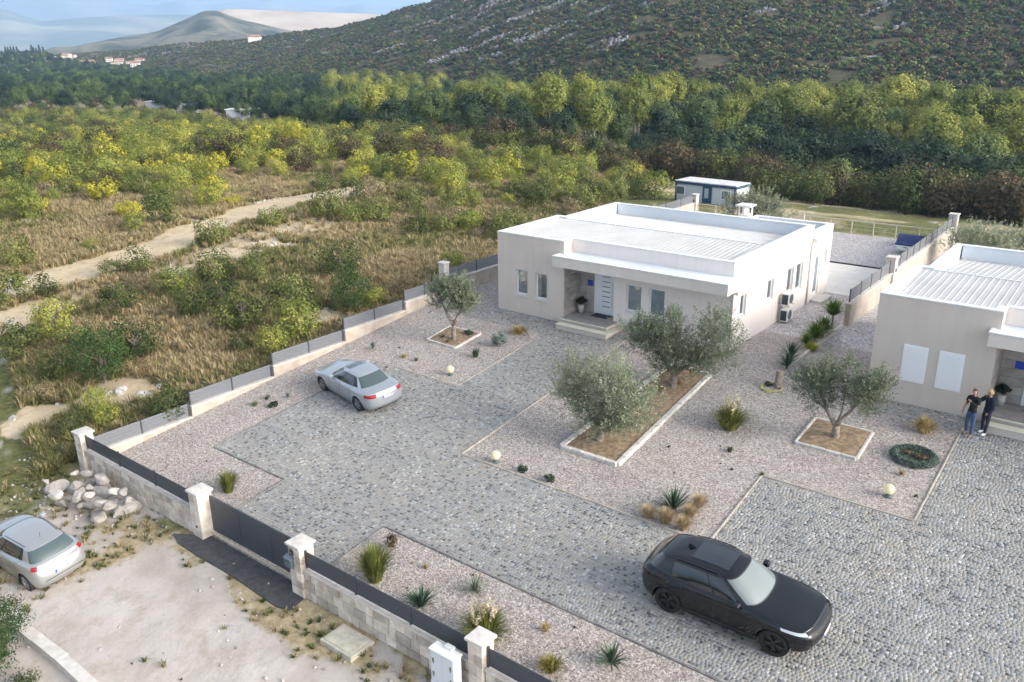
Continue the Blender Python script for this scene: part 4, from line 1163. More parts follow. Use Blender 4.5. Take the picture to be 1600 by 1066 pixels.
# ------------------------------------------------------------------ back terrace, pool edge, railing
tr = empty('back_terrace', (-14.5, 51, -.28)); tag(tr, 'pale tiled terrace slab behind the left house', 'terrace')
tile_mat = pmat('terrace_tile', (.76, .70, .62), (.82, .76, .69), .7, scale=1.2, rnd_amt=.03)
tm_ = MB().box(-.595, .595, -.595, .595, 0, .05, .004).mesh('tile', tile_mat)
MB().box(-2.2, 3.0, -3.9, 4.1, -.3, .0).build('slab', concrete, tr)
for i in range(4):
    for j in range(6): link('tile', tm_, tr, (-1.32 + i * 1.2, -3.1 + j * 1.2, .004))
pl = empty('pool', (-20.5, 51.5, -.28)); tag(pl, 'covered grey pool with a pale rim behind the left house', 'pool')
MB().box(-4.2, 3.4, 3.2, 3.6, -.1, .10, .01).box(-4.2, 3.4, -3.6, -3.2, -.1, .10, .01).box(3.0, 3.4, -3.2, 3.2, -.1, .095, .01).box(-4.2, -3.8, -3.2, 3.2, -.1, .095, .01).build('rim', coping_mat, pl)
MB().box(-3.8, 3.0, -3.2, 3.2, -.1, .03).build('cover', flat('pool_cover', (.22, .27, .27), .5), pl)
rl = empty('back_railing', (-21, 64.3, -.6)); tag(rl, 'beige steel railing along the far edge of the back yard', 'railing')
rail_mat = flat('rail_cream', (.58, .50, .40), .5)
pm = MB().box(-.035, .035, -.035, .035, -.3, 1.32, .005).mesh('post', rail_mat)
for i in range(13): link('post', pm, rl, (-9.4 + i * 1.56, 0, 0))
MB().box(-9.45, 9.5, -.04, .04, 1.32, 1.39, .008).build('top_rail', rail_mat, rl)
for z in (.45, .75, 1.05): MB().tube([(-9.45, 0, z), (9.5, 0, z)], .008, 5).build('wire', gutter, rl)
wx_ = stone = MB().box(-30.5, 45, 64.35, 64.6, -2.5, -.42, .01).build('retaining_edge', concrete); tag(wx_, 'low concrete retaining edge below the back railing', 'wall')
# right neighbour's railing and back wall
rl2 = empty('back_railing', (-6, 64.4, -.6)); tag(rl2, 'short stretch of beige railing right of the far end pillar', 'railing')
for i in range(6): link('post', pm, rl2, (-4.6 + i * 1.8, 0, 0))
MB().box(-4.7, 4.7, -.04, .04, 1.32, 1.39, .008).build('top_rail', rail_mat, rl2)

# garden things on the back gravel
lg = empty('day_bed', (-13.2, 62.6, -.3)); tag(lg, 'dark blue covered day bed at the back end of the gravel', 'day bed')
blue_cloth = pmat('blue_cloth', (.035, .05, .14), (.06, .08, .20), .8, scale=4, coords='o')
prof_ = [(0, .22), (.25, .30), (.45, .62), (.62, .78), (.78, .80), (.88, .7), (.9, .1), (0, .1)]
m = MB(); a_ = [(-1.05, -.45 + y_, z_) for y_, z_ in prof_]; b2 = [(1.05, -.45 + y_, z_) for y_, z_ in prof_]
for i in range(len(prof_)):
    j = (i + 1) % len(prof_); m.face([a_[i], b2[i], b2[j], a_[j]])
m.face(a_[::-1]); m.face(b2); m.build('cover', blue_cloth, lg)
MB().box(-1.1, 1.1, -.5, .45, 0, .1, .01).build('base', pvc, lg)
fp = empty('fire_pit', (-13.15, 60.3, -.3)); tag(fp, 'low white round garden table with a dark centre before the blue day bed', 'garden table')
MB().lathe([(0, 0), (.35, 0), (.32, .2), (.62, .26), (.64, .34), (.14, .36), (.12, .33), (0, .33)], 20).build('body', lime_white, fp, smooth=True)
MB().lathe([(.12, .334), (.11, .39), (0, .4)], 12).build('bowl', black_plastic, fp)

# container building, far behind
cz_ = hit(1100, 318); cb2 = empty('container_building', (cz_.x, cz_.y, cz_.z), (0, 0, radians(-4))); tag(cb2, 'white flat roofed container building with blue trim beyond the back wall', 'building')
blue_trim = flat('blue_trim', (.03, .07, .14), .5); cw_ = flat('container_white', (.55, .58, .63), .5)
Lc, Dc, Hc = 6.3, 2.7, 1.6
MB().box(-Lc / 2, Lc / 2, 0, Dc, 0, Hc).build('wall', cw_, cb2)
m = MB().box(-Lc / 2 - .12, Lc / 2 + .12, -.12, Dc + .12, Hc, Hc + .22).box(-Lc / 2 - .03, -Lc / 2 + .15, -.03, .1, 0, Hc); m.box(Lc / 2 - .15, Lc / 2 + .03, -.03, .1, 0, Hc); m.build('blue_frame', blue_trim, cb2)
MB().box(-Lc / 2 - .05, Lc / 2 + .05, -.05, Dc + .05, Hc + .225, Hc + .30).build('roof', pmat('container_roof', (.50, .50, .50), (.62, .62, .62), .6, scale=1), cb2)
dr = MB().box(-.2, .75, -.06, .05, .05, 1.58).build('door', blue_trim, cb2); MB().box(0, .42, -.075, -.06, .5, 1.4).build('door_pane', flat('sky_glass', (.4, .45, .5), .1), dr)
for x in (-2.6, 2.2):
    w = MB().box(x - .5, x + .5, -.03, .02, .55, 1.4).build('window', pvc, cb2); MB().box(x - .42, x + .42, -.04, -.03, .62, 1.32).build('pane', flat('dark_glass', (.12, .16, .2), .08), w)
tp = hit(1172, 302); trl = empty('trailer', (tp.x, tp.y, tp.z), (0, 0, .2)); tag(trl, 'dark boat trailer or tarp covered frame right of the container building', 'trailer')
MB().box(-2.2, 2.2, -.9, .9, .5, .62).box(-2.2, 2.2, -.95, -.88, .62, 1.1).build('bed', blue_trim, trl); MB().box(-1.5, .2, -.6, .6, .63, .95, .08).build('load', pvc, trl)
for sx in (-.6, .5):
    MB().lathe([(0, -.1), (.32, -.1), (.32, .1), (0, .1)], 14, 'y', (sx, -.95, .32)).build('wheel', black_plastic, trl)

# ------------------------------------------------------------------ houses
def wall_holes(m, o, u, nrm, L, z0, z1, holes, depth=.14):
    """rectangular wall with openings; o = corner, u = direction along the wall, nrm = outward normal; reveals go inwards"""
    o = Vector(o); u = Vector(u); nrm = Vector(nrm)
    xs = sorted({0, L} | {h[0] for h in holes} | {h[1] for h in holes}); zs = sorted({z0, z1} | {h[2] for h in holes} | {h[3] for h in holes})
    def P(s, z, d=0): p = o + u * s - nrm * d; return (p.x, p.y, z)
    for a, b in zip(xs[:-1], xs[1:]):
        for c, d in zip(zs[:-1], zs[1:]):
            mx_, mz = (a + b) / 2, (c + d) / 2
            if any(h[0] < mx_ < h[1] and h[2] < mz < h[3] for h in holes): continue
            m.face([P(a, c), P(b, c), P(b, d), P(a, d)])
    for (a, b, c, d) in holes:
        m.face([P(a, c), P(a, d), P(a, d, depth), P(a, c, depth)]); m.face([P(b, d), P(b, c), P(b, c, depth), P(b, d, depth)])
        m.face([P(a, d), P(b, d), P(b, d, depth), P(a, d, depth)]); m.face([P(b, c), P(a, c), P(a, c, depth), P(b, c, depth)])

def window(root, o, u, nrm, a, b, c, d, depth=.14, curtain=True, name='window', sill=True, blind=False):
    """window unit set into an opening: frame, pane, curtain"""
    o = Vector(o); u = Vector(u); n = Vector(nrm); rz = atan2(u.y, u.x)
    w, h = b - a, d - c; p = o + u * (a + w / 2) - n * (depth - .01)
    fr = MB().box(-w / 2, -w / 2 + .07, -.02, .05, 0, h, .006).box(w / 2 - .07, w / 2, -.02, .05, 0, h, .006).box(-w / 2 + .07, w / 2 - .07, -.02, .05, 0, .07, .006).box(-w / 2 + .07, w / 2 - .07, -.02, .05, h - .07, h, .006)
    W_ = fr.build(name, pvc, root, (p.x, p.y, c), (0, 0, rz))
    MB().box(-w / 2 + .07, w / 2 - .07, .01, .018, .07, h - .07).build('pane', pane_mat, W_)
    m = MB(); N_ = 26; amp = .02
    y0 = .10 if not blind else .03
    if blind:
        k = int(h / .05)
        for i in range(k): m.box(-w / 2 + .07, w / 2 - .07, y0, y0 + .012, .07 + i * .05, .07 + i * .05 + .042)
    else:
        xs = np.linspace(-w / 2 + .05, w / 2 - .05, N_)
        ys = [.045 + amp * sin(i * 1.9) for i in range(N_)]
        for i in range(N_ - 1):
            if not curtain and abs(xs[i]) < .12: continue
            m.face([(xs[i], ys[i], .03), (xs[i + 1], ys[i + 1], .03), (xs[i + 1], ys[i + 1], h - .03), (xs[i], ys[i], h - .03)])
    m.build('blind' if blind else 'curtain', curtain_mat, W_)
    MB().box(-w / 2, w / 2, .35, .37, 0, h).build('room_wall', room_dark, W_)
    if sill: MB().box(-w / 2 - .05, w / 2 + .05, -depth - .05, -.022, -.05, -.002, .006).build('sill', white_paint, W_)
    return W_

def house(name, ox, oy, oz, label, shutters):
    R_ = empty(name, (ox, oy, oz)); tag(R_, label, 'house')
    H = 4.17
    X = (1, 0, 0); Y = (0, 1, 0); F_ = (0, -1, 0); S_ = (1, 0, 0)
    WL = [(1.18, 1.92, 1.0, 2.33), (2.42, 3.16, .97, 2.33)]
    WR = [(7.28, 8.12, 1.0, 2.34), (8.52, 9.36, 1.0, 2.34)]
    # taupe left block
    m = MB(); wall_holes(m, (0, 0, 0), X, F_, 4.17, -.25, H - .06, WL)
    m.face([(0, 5.45, -.3), (0, 0, -.3), (0, 0, H - .06), (0, 5.45, H - .06)])              # left side
    m.face([(4.17, 0, -.3), (4.17, .75, -.3), (4.17, .75, H - .06), (4.17, 0, H - .06)])
    m.build('left_block_wall', facade_taupe, R_)
    # recess: floor at z .33, stone clad side
    RX0, RX1, RY = 4.17, 6.62, 1.45
    m = MB(); m.face([(RX0, .75, -.2), (RX0, RY, -.2), (RX0, RY, 3.1), (RX0, .75, 3.1)])
    m.face([(RX0, RY, -.2), (RX1 + .01, RY, -.2), (RX1 + .01, RY, 3.1), (RX0, RY, 3.1)])
    m.face([(RX1, RY, -.2), (RX1, .75, -.2), (RX1, .75, 3.1), (RX1, RY, 3.1)])
    m.face([(RX0, -.6, 3.02), (RX1, -.6, 3.02), (RX1, RY, 3.02), (RX0, RY, 3.02)])
    m.build('recess_wall', facade_white, R_)
    clad = MB()
    clad_root = pmat_clad
    nz = 8
    for k in range(nz):
        z0_ = .35 + k * .335
        ya = [0.02, .55, 1.44] if k % 2 == 0 else [.02, .95, 1.44]
        for a, b in zip(ya[:-1], ya[1:]):
            MB().box(RX0 + .002, RX0 + .045 + rnd.uniform(0, .012), a + .006, b - .006, z0_ + .006, z0_ + .325, .004).build('cladding_stone', clad_root, R_)
    for k in range(nz):
        z0_ = .35 + k * .335
        MB().box(RX0 + .06, RX0 + .90, RY - .045, RY - .002, z0_ + .006, z0_ + .325, .004).build('cladding_stone', clad_root, R_)
    # main front wall (white) and upper parapet
    m = MB(); wall_holes(m, (RX1, .75, 0), X, F_, 12.65 - RX1, -.25, 3.3, [(a - RX1, b - RX1, c, d) for a, b, c, d in WR])
    m.face([(4.17, .75, 3.3), (12.65, .75, 3.3), (12.65, .75, H - .06), (4.17, .75, H - .06)])
    m.build('front_wall', facade_white, R_)
    # right side wall with its openings (s measured along +Y from y = .75)
    SW = [(.95, 1.65, 1.38, 2.42), (4.15, 4.95, 1.38, 2.42), (6.75, 7.65, 1.15, 2.45), (8.0, 9.0, 1.0, 2.45), (10.85, 11.75, .02, 2.42), (12.15, 12.75, 1.4, 2.42)]
    m = MB(); wall_holes(m, (12.65, .75, 0), Y, S_, 13.3, -.6, 3.66, SW)
    m.face([(12.65, .75, 3.66), (12.65, 10.5, 3.66), (12.65, 10.5, H - .06), (12.65, .75, H - .06)])
    m.face([(12.65, 14.05, -.6), (8.2, 14.05, -.6), (8.2, 14.05, 3.66), (12.65, 14.05, 3.66)]); m.face([(8.2, 14.05, -.6), (8.2, 10.9, -.6), (8.2, 10.9, 3.66), (8.2, 14.05, 3.66)])
    m.face([(8.2, 10.9, -.6), (.5, 10.9, -.6), (.5, 10.9, H - .06), (8.2, 10.9, H - .06)]); m.face([(12.65, 10.9, 3.6), (8.2, 10.9, 3.6), (8.2, 10.9, H - .06), (12.65, 10.9, H - .06)])
    m.face([(.5, 10.9, -.6), (.5, 5.45, -.6), (.5, 5.45, H - .06), (.5, 10.9, H - .06)]); m.face([(.5, 5.45, -.4), (0, 5.45, -.4), (0, 5.45, H - .06), (.5, 5.45, H - .06)])
    m.face([(12.65, 10.5, 3.66), (12.35, 10.5, 3.66), (12.35, 10.5, H - .06), (12.65, 10.5, H - .06)])
    m.build('side_wall', facade_white, R_)
    # parapets (inner faces) + copings
    def parapet(x0, x1, y0, y1, zb, zt, cop=True):
        MB().box(x0 + .012, x1 - .012, y0 + .012, y1 - .012, zb, zt - .06).build('parapet', facade_inner, R_)
        MB().box(x0 - .02, x1 + .02, y0 - .02, y1 + .02, zt - .058, zt, .012).build('coping', white_paint, R_)
    t = .28
    parapet(0, 4.17, 0, t, 3.2, H); parapet(4.17 - t, 4.17, t + .04, .75, 3.2, H); parapet(4.17 + .04, 12.65, .75, .75 + t, 3.2, H)
    parapet(0, t, t + .04, 5.45, 3.2, H); parapet(t + .04, .5 + t, 5.45 - t, 5.45, 3.2, H); parapet(.5, .5 + t, 5.49, 10.9, 3.0, H)
    parapet(.5 + t + .04, 12.3, 10.9 - t, 10.9, 3.0, H); parapet(12.65 - t, 12.65, .75 + t + .04, 10.86, 3.0, H)
    # lower wing at the back right
    Hw = 3.74
    parapet(8.2, 12.65 - t - .04, 14.05 - t, 14.05, 3.0, Hw); parapet(12.65 - t, 12.65, 10.94, 14.05, 3.0, Hw); parapet(8.2, 8.2 + t, 10.94, 14.05 - t - .04, 3.0, Hw)
    MB().box(8.4, 12.45, 10.91, 13.8, 3.2, 3.35).build('wing_roof', roof_white, R_)
    # ribbed roof sheets, ridge at y 5.1
    def ribbed(nm, x0, x1, ya, za, yb, zb_):
        m = MB(); s = .25; n = int((x1 - x0) / s); rw = .022; rh = .018
        prof_ = []
        for i in range(n + 1):
            x = x0 + i * s; prof_ += [(x - rw, 0), (x - rw * .5, rh), (x + rw * .5, rh), (x + rw, 0)]
        prof_ = [(x0, 0)] + [p for p in prof_ if x0 < p[0] < x1] + [(x1, 0)]
        V = [(p[0], ya, za + p[1]) for p in prof_] + [(p[0], yb, zb_ + p[1]) for p in prof_]; k = len(prof_)
        m.v = V; m.f = [(i, i + 1, k + i + 1, k + i) for i in range(k - 1)]; m.m = [0] * len(m.f)
        m.build(nm, roof_white, R_)
    RY_ = 5.15
    ribbed('roof_sheet', .26, 4.19, .26, 3.90, .95, 3.93); ribbed('roof_sheet', .26, 12.40, .96, 3.93, RY_, 4.08); ribbed('roof_sheet', .74, 12.40, RY_ + .12, 4.03, 10.66, 3.50)
    MB().box(.30, 12.38, RY_ - .04, RY_ + .05, 4.06, 4.115).box(.30, 12.38, RY_ + .05, RY_ + .14, 4.03, 4.075).build('ridge_cap', white_paint, R_)
    dm = MB().box(-.05, .05, -.03, .05, 0, .03).mesh('sheet_end', gutter)
    for i in range(48): link('sheet_end', dm, R_, (.45 + i * .25, RY_ + .17, 4.035))
    MB().box(.3, 12.38, .9, 10.6, 3.05, 3.15).build('roof_deck', facade_inner, R_)
    # canopy wrapping the front right corner
    m = MB(); zc0, zc1 = 3.0, 3.50
    m.box(3.9, 13.0, -.62, .73, zc0, zc1 - .02); m.box(12.66, 13.0, .732, 3.35, zc0, zc1 - .021); m.build('canopy', canopy_mat, R_)
    m = MB(); m.box(3.88, 13.02, -.64, -.5, zc1 - .02, zc1 + .03, .006).box(3.88, 4.02, -.498, -.03, zc1 - .02, zc1 + .03, .006).box(12.88, 13.02, -.498, 3.37, zc1 - .02, zc1 + .03, .006)
    m.box(12.68, 12.878, 3.25, 3.37, zc1 - .02, zc1 + .03, .006); m.build('canopy_trim', white_paint, R_)
    MB().box(4.03, 12.87, -.495, .745, zc1 - .018, zc1 + .004).build('canopy_top', roof_canopy, R_)
    # windows
    o = (0, 0, 0)
    if shutters:
        for (a, b, c, d) in WL:
            s = MB(); s.box(a - .06, b + .06, -.035, .05, c - .12, d + .0, .008); sh = s.build('shutter_box', pvc, R_)
            k = 24; st = (d - c) / k
            sm_ = MB().box(a + .0, b - .0, -.048, -.036, .002, st - .004, .003).mesh('shutter_slat', pvc)
            for i in range(k): link('shutter_slat', sm_, sh, (0, 0, c - .06 + i * st * .98))
    else:
        for i, w in enumerate(WL): window(R_, (0, 0, 0), X, F_, *w, curtain=(i == 0))
    for w in WR: window(R_, (RX1, .75, 0), X, F_, w[0] - RX1, w[1] - RX1, w[2], w[3])
    for i, w in enumerate(SW):
        if i != 4: window(R_, (12.65, .75, 0), Y, S_, *w, blind=True)
    # side door
    a, b, c, d = SW[4]; dd = empty('side_door', (12.55, .75 + (a + b) / 2, c), (0, 0, pi / 2), R_)
    MB().box(-.45, .45, -.02, .04, 0, 2.38, .006).build('door_leaf', pvc, dd); MB().box(-.3, .3, -.028, -.02, .25, 2.2, .003).build('door_pane', flat('grey_glass', (.20, .24, .27), .08), dd)
    MB().box(12.66, 13.35, 11.3, 12.9, -.5, -.02, .02).build('side_step', concrete, R_)
    # front door
    D = empty('front_door', (5.72, RY - .03, .34), (0, 0, 0), R_)
    MB().box(-.62, -.555, -.05, .03, 0, 2.30, .006).box(.555, .62, -.05, .03, 0, 2.30, .006).box(-.555, .555, -.05, .03, 2.235, 2.30, .006).build('door_frame', pvc, D)
    lf = MB().box(-.55, .55, -.03, .02, .02, 2.23, .006).build('door_leaf', pvc, D)
    im = MB().box(-.16, .30, -.042, -.031, 0, .035, .003).mesh('door_inlay', anthra)
    for k in range(7): link('door_inlay', im, D, (0, 0, .42 + k * .255))
    MB().box(.41, .44, -.10, -.08, .45, 1.75, .008).box(.415, .435, -.08, -.03, .55, .58).box(.415, .435, -.08, -.03, 1.6, 1.63).build('door_handle', gutter, D)
    # blue number plate
    MB().box(4.68, 5.0, RY - .065, RY - .05, 1.72, 2.02, .006).build('house_sign', flat('sign_blue', (.01, .05, .42), .35), R_)
    # platform and steps
    MB().box(4.19, 6.6, -.35, RY - .004, -.5, .33).box(6.6, 6.9, -.35, .74, -.5, .33).build('porch_slab', facade_taupe, R_)
    MB().box(4.14, 6.96, -.42, -.36, .29, .345, .006).box(6.9, 6.96, -.358, .74, .29, .345, .006).build('step_nosing', step_mat, R_)
    MB().box(4.22, 6.88, -.348, RY - .05, .334, .342).build('porch_tile', porch_mat, R_)
    MB().box(4.3, 7.2, -.85, -.43, -.6, .165).box(6.97, 7.2, -.426, .74, -.6, .165).build('lower_step', facade_taupe, R_)
    MB().box(4.26, 7.26, -.90, -.44, .167, .185, .004).box(6.97, 7.26, -.436, .74, .167, .185, .004).build('step_tread', step_mat, R_)
    # chimney
    C_ = empty('chimney', (8.25, 12.2, 3.1), (0, 0, 0), R_)
    MB().box(-.3, .3, -.3, .3, 0, 1.0).build('chimney_shaft', facade_white, C_)
    m = MB()
    for sx in (-1, 1):
        for sy in (-1, 1): m.box(sx * .3 - .07 * (sx > 0) - .0 * 1, sx * .3 + .07 * (sx < 0), sy * .3 - .07 * (sy > 0), sy * .3 + .07 * (sy < 0), 1.0, 1.42)
    m.box(-.06, .06, -.3, .3, 1.0, 1.42); m.build('chimney_vent', facade_white, C_)
    MB().box(-.44, .44, -.44, .44, 1.42, 1.52, .015).build('chimney_cap', white_paint, C_)
    # antenna stub
    MB().tube([(12.1, 10.7, 4.1), (12.1, 10.7, 4.75)], .02, 6).build('antenna', gutter, R_)
    # downspouts with hoppers
    for (y, zt) in ((.62, 2.95), (10.65, 3.45)):
        ds = MB()
        if y < 1: ds.tube([(12.9, .62, 2.9), (12.72, .66, 2.75), (12.70, .66, -.15)], .045, 10)
        else: ds.tube([(12.72, y, 3.2), (12.70, y, -.45)], .055, 10)
        ds.build('downspout', gutter, R_, smooth=True)
        MB().box(12.67, 12.93, y + .1, y + .42, zt - .25, zt + .02, .02).build('rain_hopper', gutter, R_)
    return R_
for fm in (facade_white, facade_taupe, canopy_mat, white_paint, roof_white):      # faint rain streaks and dust
    nt, ns, ln = nodes_of(fm); P = ns['Principled BSDF']; src = P.inputs['Base Color'].links[0].from_socket
    mp = N(nt, 'ShaderNodeMapping'); mp.inputs['Scale'].default_value = (2.2, 2.2, .18); ln.new(wpos(nt), mp.inputs[0])
    nz_ = N(nt, 'ShaderNodeTexNoise'); nz_.inputs['Scale'].default_value = 1.6; nz_.inputs['Detail'].default_value = 6; ln.new(mp.outputs[0], nz_.inputs['Vector'])
    r_ = ramp(nt, nz_.outputs['Fac'], [(.34, (.95, .945, .935)), (.5, (.985, .983, .98)), (.62, (1, 1, 1))]).outputs[0]
    ln.new(mix(nt, 1.0, src, r_, 'MULTIPLY'), P.inputs['Base Color'])
pmat_clad = pmat('stone_cladding', (.34, .31, .28), (.46, .42, .38), .85, scale=3, bmp=.3, rnd_amt=.12)
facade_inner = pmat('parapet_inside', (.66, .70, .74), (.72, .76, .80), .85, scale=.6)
roof_canopy = pmat('canopy_sheet', (.60, .65, .70), (.68, .72, .76), .45, scale=.7)
step_mat = pmat('step_stone', (.58, .57, .46), (.68, .66, .56), .8, scale=3)
porch_mat = pmat('porch_tiles', (.26, .24, .23), (.36, .33, .31), .7, scale=3)
H1 = house('left_house', -26.8, 33.22, 0.0, 'single storey beige house with white flat roof in the middle of the picture', False)
H1.name = 'flat_roof_house'
H2 = house('flat_roof_house', -7.78, 32.75, 0.0, 'second beige flat roofed house cut off by the right edge with closed white shutters', True)

# air conditioners on the side wall of the left house
def ac(x, y, z, label):
    r = empty('air_conditioner', (x, y, z)); tag(r, label, 'air conditioner', )
    body = flat('ac_white', (.74, .74, .71), .45) if 'ac_white' not in bpy.data.materials else bpy.data.materials['ac_white']
    MB().box(0, .36, -.44, .44, 0, .62, .015).build('casing', body, r)
    gm = MB(); 
    gm.lathe([(0, .0), (.25, .0)], 20, 'x', (.372, -.08, .31)); gm.build('fan_disc', anthra_grey, r)
    for k in range(8): MB().lathe([(.24 - k * .03, 0), (.247 - k * .03, 0)], 20, 'x', (.376, -.08, .31)).build('grille_ring', anthra_grey, r)
    MB().box(.03, .33, -.452, -.44, .06, .56, .004).build('coil', flat('ac_coil', (.02, .045, .06), .5) if 'ac_coil' not in bpy.data.materials else bpy.data.materials['ac_coil'], r)
    MB().box(-.14, .38, -.3, -.26, -.06, -.002).box(-.14, .38, .26, .3, -.06, -.002).build('bracket', gutter, r)
    return r
ac(-14.0, 40.2, .85, 'upper air conditioner unit on the side wall of the left house')
ac(-14.0, 40.2, .02, 'lower air conditioner unit on the side wall of the left house')

# door mats and potted plants
for (x, y, lab) in ((-21.08, 34.3, 'dark blue mat in front of the left house door'), (-2.05, 33.8, 'dark mat in front of the right house door')):
    mt = MB().box(-.45, .45, -.28, .28, 0, .02, .006).build('door_mat', flat('mat_navy', (.02, .03, .06), .95) if 'mat_navy' not in bpy.data.materials else bpy.data.materials['mat_navy'], None, (x, y, .346)); tag(mt, lab, 'door mat')
L_pot = leaf_mat('leaf_pot', [(.01, .02, .008), (.02, .04, .012), (.04, .07, .02)])
pot_leaf = crown_mesh('pot_leaves', L_pot, 420, .3, .22, .62, .11, 14, 71)
for (x, y, lab) in ((-22.25, 34.25, 'potted dark green plant beside the left house door'), (-3.3, 33.75, 'potted dark green plant beside the right house door')):
    r = empty('potted_plant', (x, y, .345)); tag(r, lab, 'potted plant')
    MB().lathe([(0, 0), (.13, 0), (.17, .42), (.15, .42), (.14, .38), (0, .38)], 16).build('pot', pmat('pot_grey', (.42, .41, .39), (.5, .5, .48), .7) if 'pot_grey' not in bpy.data.materials else bpy.data.materials['pot_grey'], r, smooth=True)
    link('foliage', pot_leaf, r)

# pale bench-like low wall and green shrub in the bottom left corner
lwp = [hit(30, 985), hit(62, 1010), hit(100, 1040), hit(150, 1085)]
m = MB()
for i in range(3):
    a, b = lwp[i], lwp[i + 1]; d_ = (b - a).normalized(); n_ = Vector((-d_.y, d_.x, 0)) * .16
    zt = .22; P8 = [a - n_, b - n_, b + n_, a + n_]
    lo_ = [(p.x, p.y, p.z - .5) for p in P8]; hi_ = [(p.x, p.y, p.z + zt + rnd.uniform(-.03, .03)) for p in P8]
    m.face(hi_); m.face([lo_[0], lo_[1], hi_[1], hi_[0]]); m.face([lo_[2], lo_[3], hi_[3], hi_[2]]); m.face([lo_[1], lo_[2], hi_[2], hi_[1]]); m.face([lo_[3], lo_[0], hi_[0], hi_[3]])
o_ = m.build('low_garden_wall', concrete); tag(o_, 'old low concrete wall in the bottom left corner of the picture', 'wall')
for i, (px, py, s, k, lab) in enumerate(((8, 1010, .7, 'juniper', 'leafy green bush beside the low wall in the bottom left corner'), (-15, 1066, .8, 'juniper', 'lush bush cut off by the lower left corner of the picture'), (40, 1085, .35, 'green', 'small bush below the low concrete wall at the bottom edge'))):
    p = hit(px, py); bush(p.x, p.y, s, k, lab)

# rock pile at the corner of the wall
def rock_mesh(seed):
    import bmesh
    g = random.Random(seed); bm = bmesh.new(); bmesh.ops.create_icosphere(bm, subdivisions=2, radius=.5)
    ax = [(Vector((g.gauss(0, 1), g.gauss(0, 1), g.gauss(0, 1))).normalized(), g.uniform(.24, .42)) for _ in range(9)]
    for v in bm.verts:
        for n_, d_ in ax:
            t = v.co.dot(n_)
            if t > d_: v.co -= n_ * (t - d_)
        v.co *= 1 + g.uniform(-.03, .03)
    me_ = bpy.data.meshes.new('rock'); bm.to_mesh(me_); bm.free(); me_.materials.append(rock_mat); return me_
rock_mat = pmat('pale_rock', (.25, .235, .22), (.52, .48, .44), .9, scale=2.2, detail=8, bmp=.9, bscale=9, rnd_amt=.15)
ROCKS = [rock_mesh(s) for s in range(7)]
RP = [(-29.6, 12.0), (-29.0, 11.5), (-28.4, 11.9), (-27.7, 11.6), (-27.2, 12.0), (-26.6, 11.7), (-29.9, 11.2), (-28.7, 10.9), (-26.2, 12.1), (-28.0, 11.2), (-27.0, 11.3), (-29.4, 12.15), (-28.2, 12.2), (-26.9, 12.15)]
for i, (x, y) in enumerate(RP * 2):
    lay = i // len(RP); s = rnd.uniform(.42, .86) * (1 if lay == 0 else .66)
    x += rnd.uniform(-.2, .2); y += rnd.uniform(-.18, .12) - lay * .12; y = min(y, 12.12)
    o_ = link('rock', ROCKS[rnd.randrange(7)], None, (x, y, float(T(x, y)) + .12 + lay * .42), (rnd.uniform(-.3, .3), rnd.uniform(-.3, .3), rnd.uniform(0, 6)), (s * 1.2, s, s * .75))
    tag(o_, 'pale boulder in the heap at the foot of the wall by the corner pillar', 'rock', 'rocks heaped at the wall corner')
RK = [(35, 560, .8), (190, 612, 1.2), (165, 618, .9), (225, 618, 1.0), (250, 605, .7), (290, 600, .8), (640, 268, 1.6), (632, 262, 1.1), (760, 280, 1.3), (785, 283, 1.7), (815, 275, 1.0), (445, 388, .8), (310, 440, .6), (302, 395, .5), (440, 300, .5), (318, 588, .8), (505, 500, .6), (255, 350, .4), (20, 655, .7), (370, 585, .5)]
for i, (px, py, s) in enumerate(RK):
    p = hit(px, py); s *= .62; o_ = link('field_rock', ROCKS[i % 7], None, (p.x, p.y, p.z + .02 * s), (rnd.uniform(-.2, .2), rnd.uniform(-.2, .2), rnd.uniform(0, 6)), (s * 1.4, s, s * .6))
    tag(o_, 'weathered pale rock lying in the field beyond the left fence', 'rock', 'rocks lying in the field')
st_pts = []
for _ in range(5200):
    x = rnd.uniform(-34, -6); y = rnd.uniform(0, 12.3)
    d = float(fbm(x / 1.5, y / 1.5, 3, 77)); nw = max(0, 1 - (12.4 - y) / 1.6) + max(0, (-24 - x) / 6)
    if rnd.random() < .10 + .5 * nw and d > .42: st_pts.append((x, y, float(T(x, y)) + .005))
st_pts = np.array(st_pts)
instancer('loose_stones', st_pts, nr.uniform(0, 6.28, len(st_pts)), nr.uniform(.03, .16, len(st_pts)) ** 1.05, ROCKS, label='loose small stones scattered on the bare lot', cat='stones')
st2 = []
for _ in range(9000):
    px, r, x, y = field_pt(rnd, -80, 900, 36, 95)
    if not outside(x, y, .4): continue
    if float(fbm(x / 2.2, y / 2.2, 3, 41)) > .6: st2.append((x, y, float(T(x, y)) + .02))
st2 = np.array(st2); instancer('field_stones', st2, nr.uniform(0, 6.28, len(st2)), nr.uniform(.05, .28, len(st2)), ROCKS, label='small pale stones scattered through the dry field', cat='stones')

crag_mat = pmat('mountain_crag', (.15, .15, .155), (.30, .30, .31), .95, scale=.6, detail=6)
ROCKS2 = []
for r_ in ROCKS[:4]:
    c_ = r_.copy(); c_.materials.clear(); c_.materials.append(crag_mat); ROCKS2.append(c_)
instancer('mountain_rocks', rock_pts, nr.uniform(0, 6.28, len(rock_pts)), nr.uniform(.6, 2.2, len(rock_pts)), ROCKS2, label='grey limestone outcrops in diagonal streaks on the mountainside', cat='rocks')
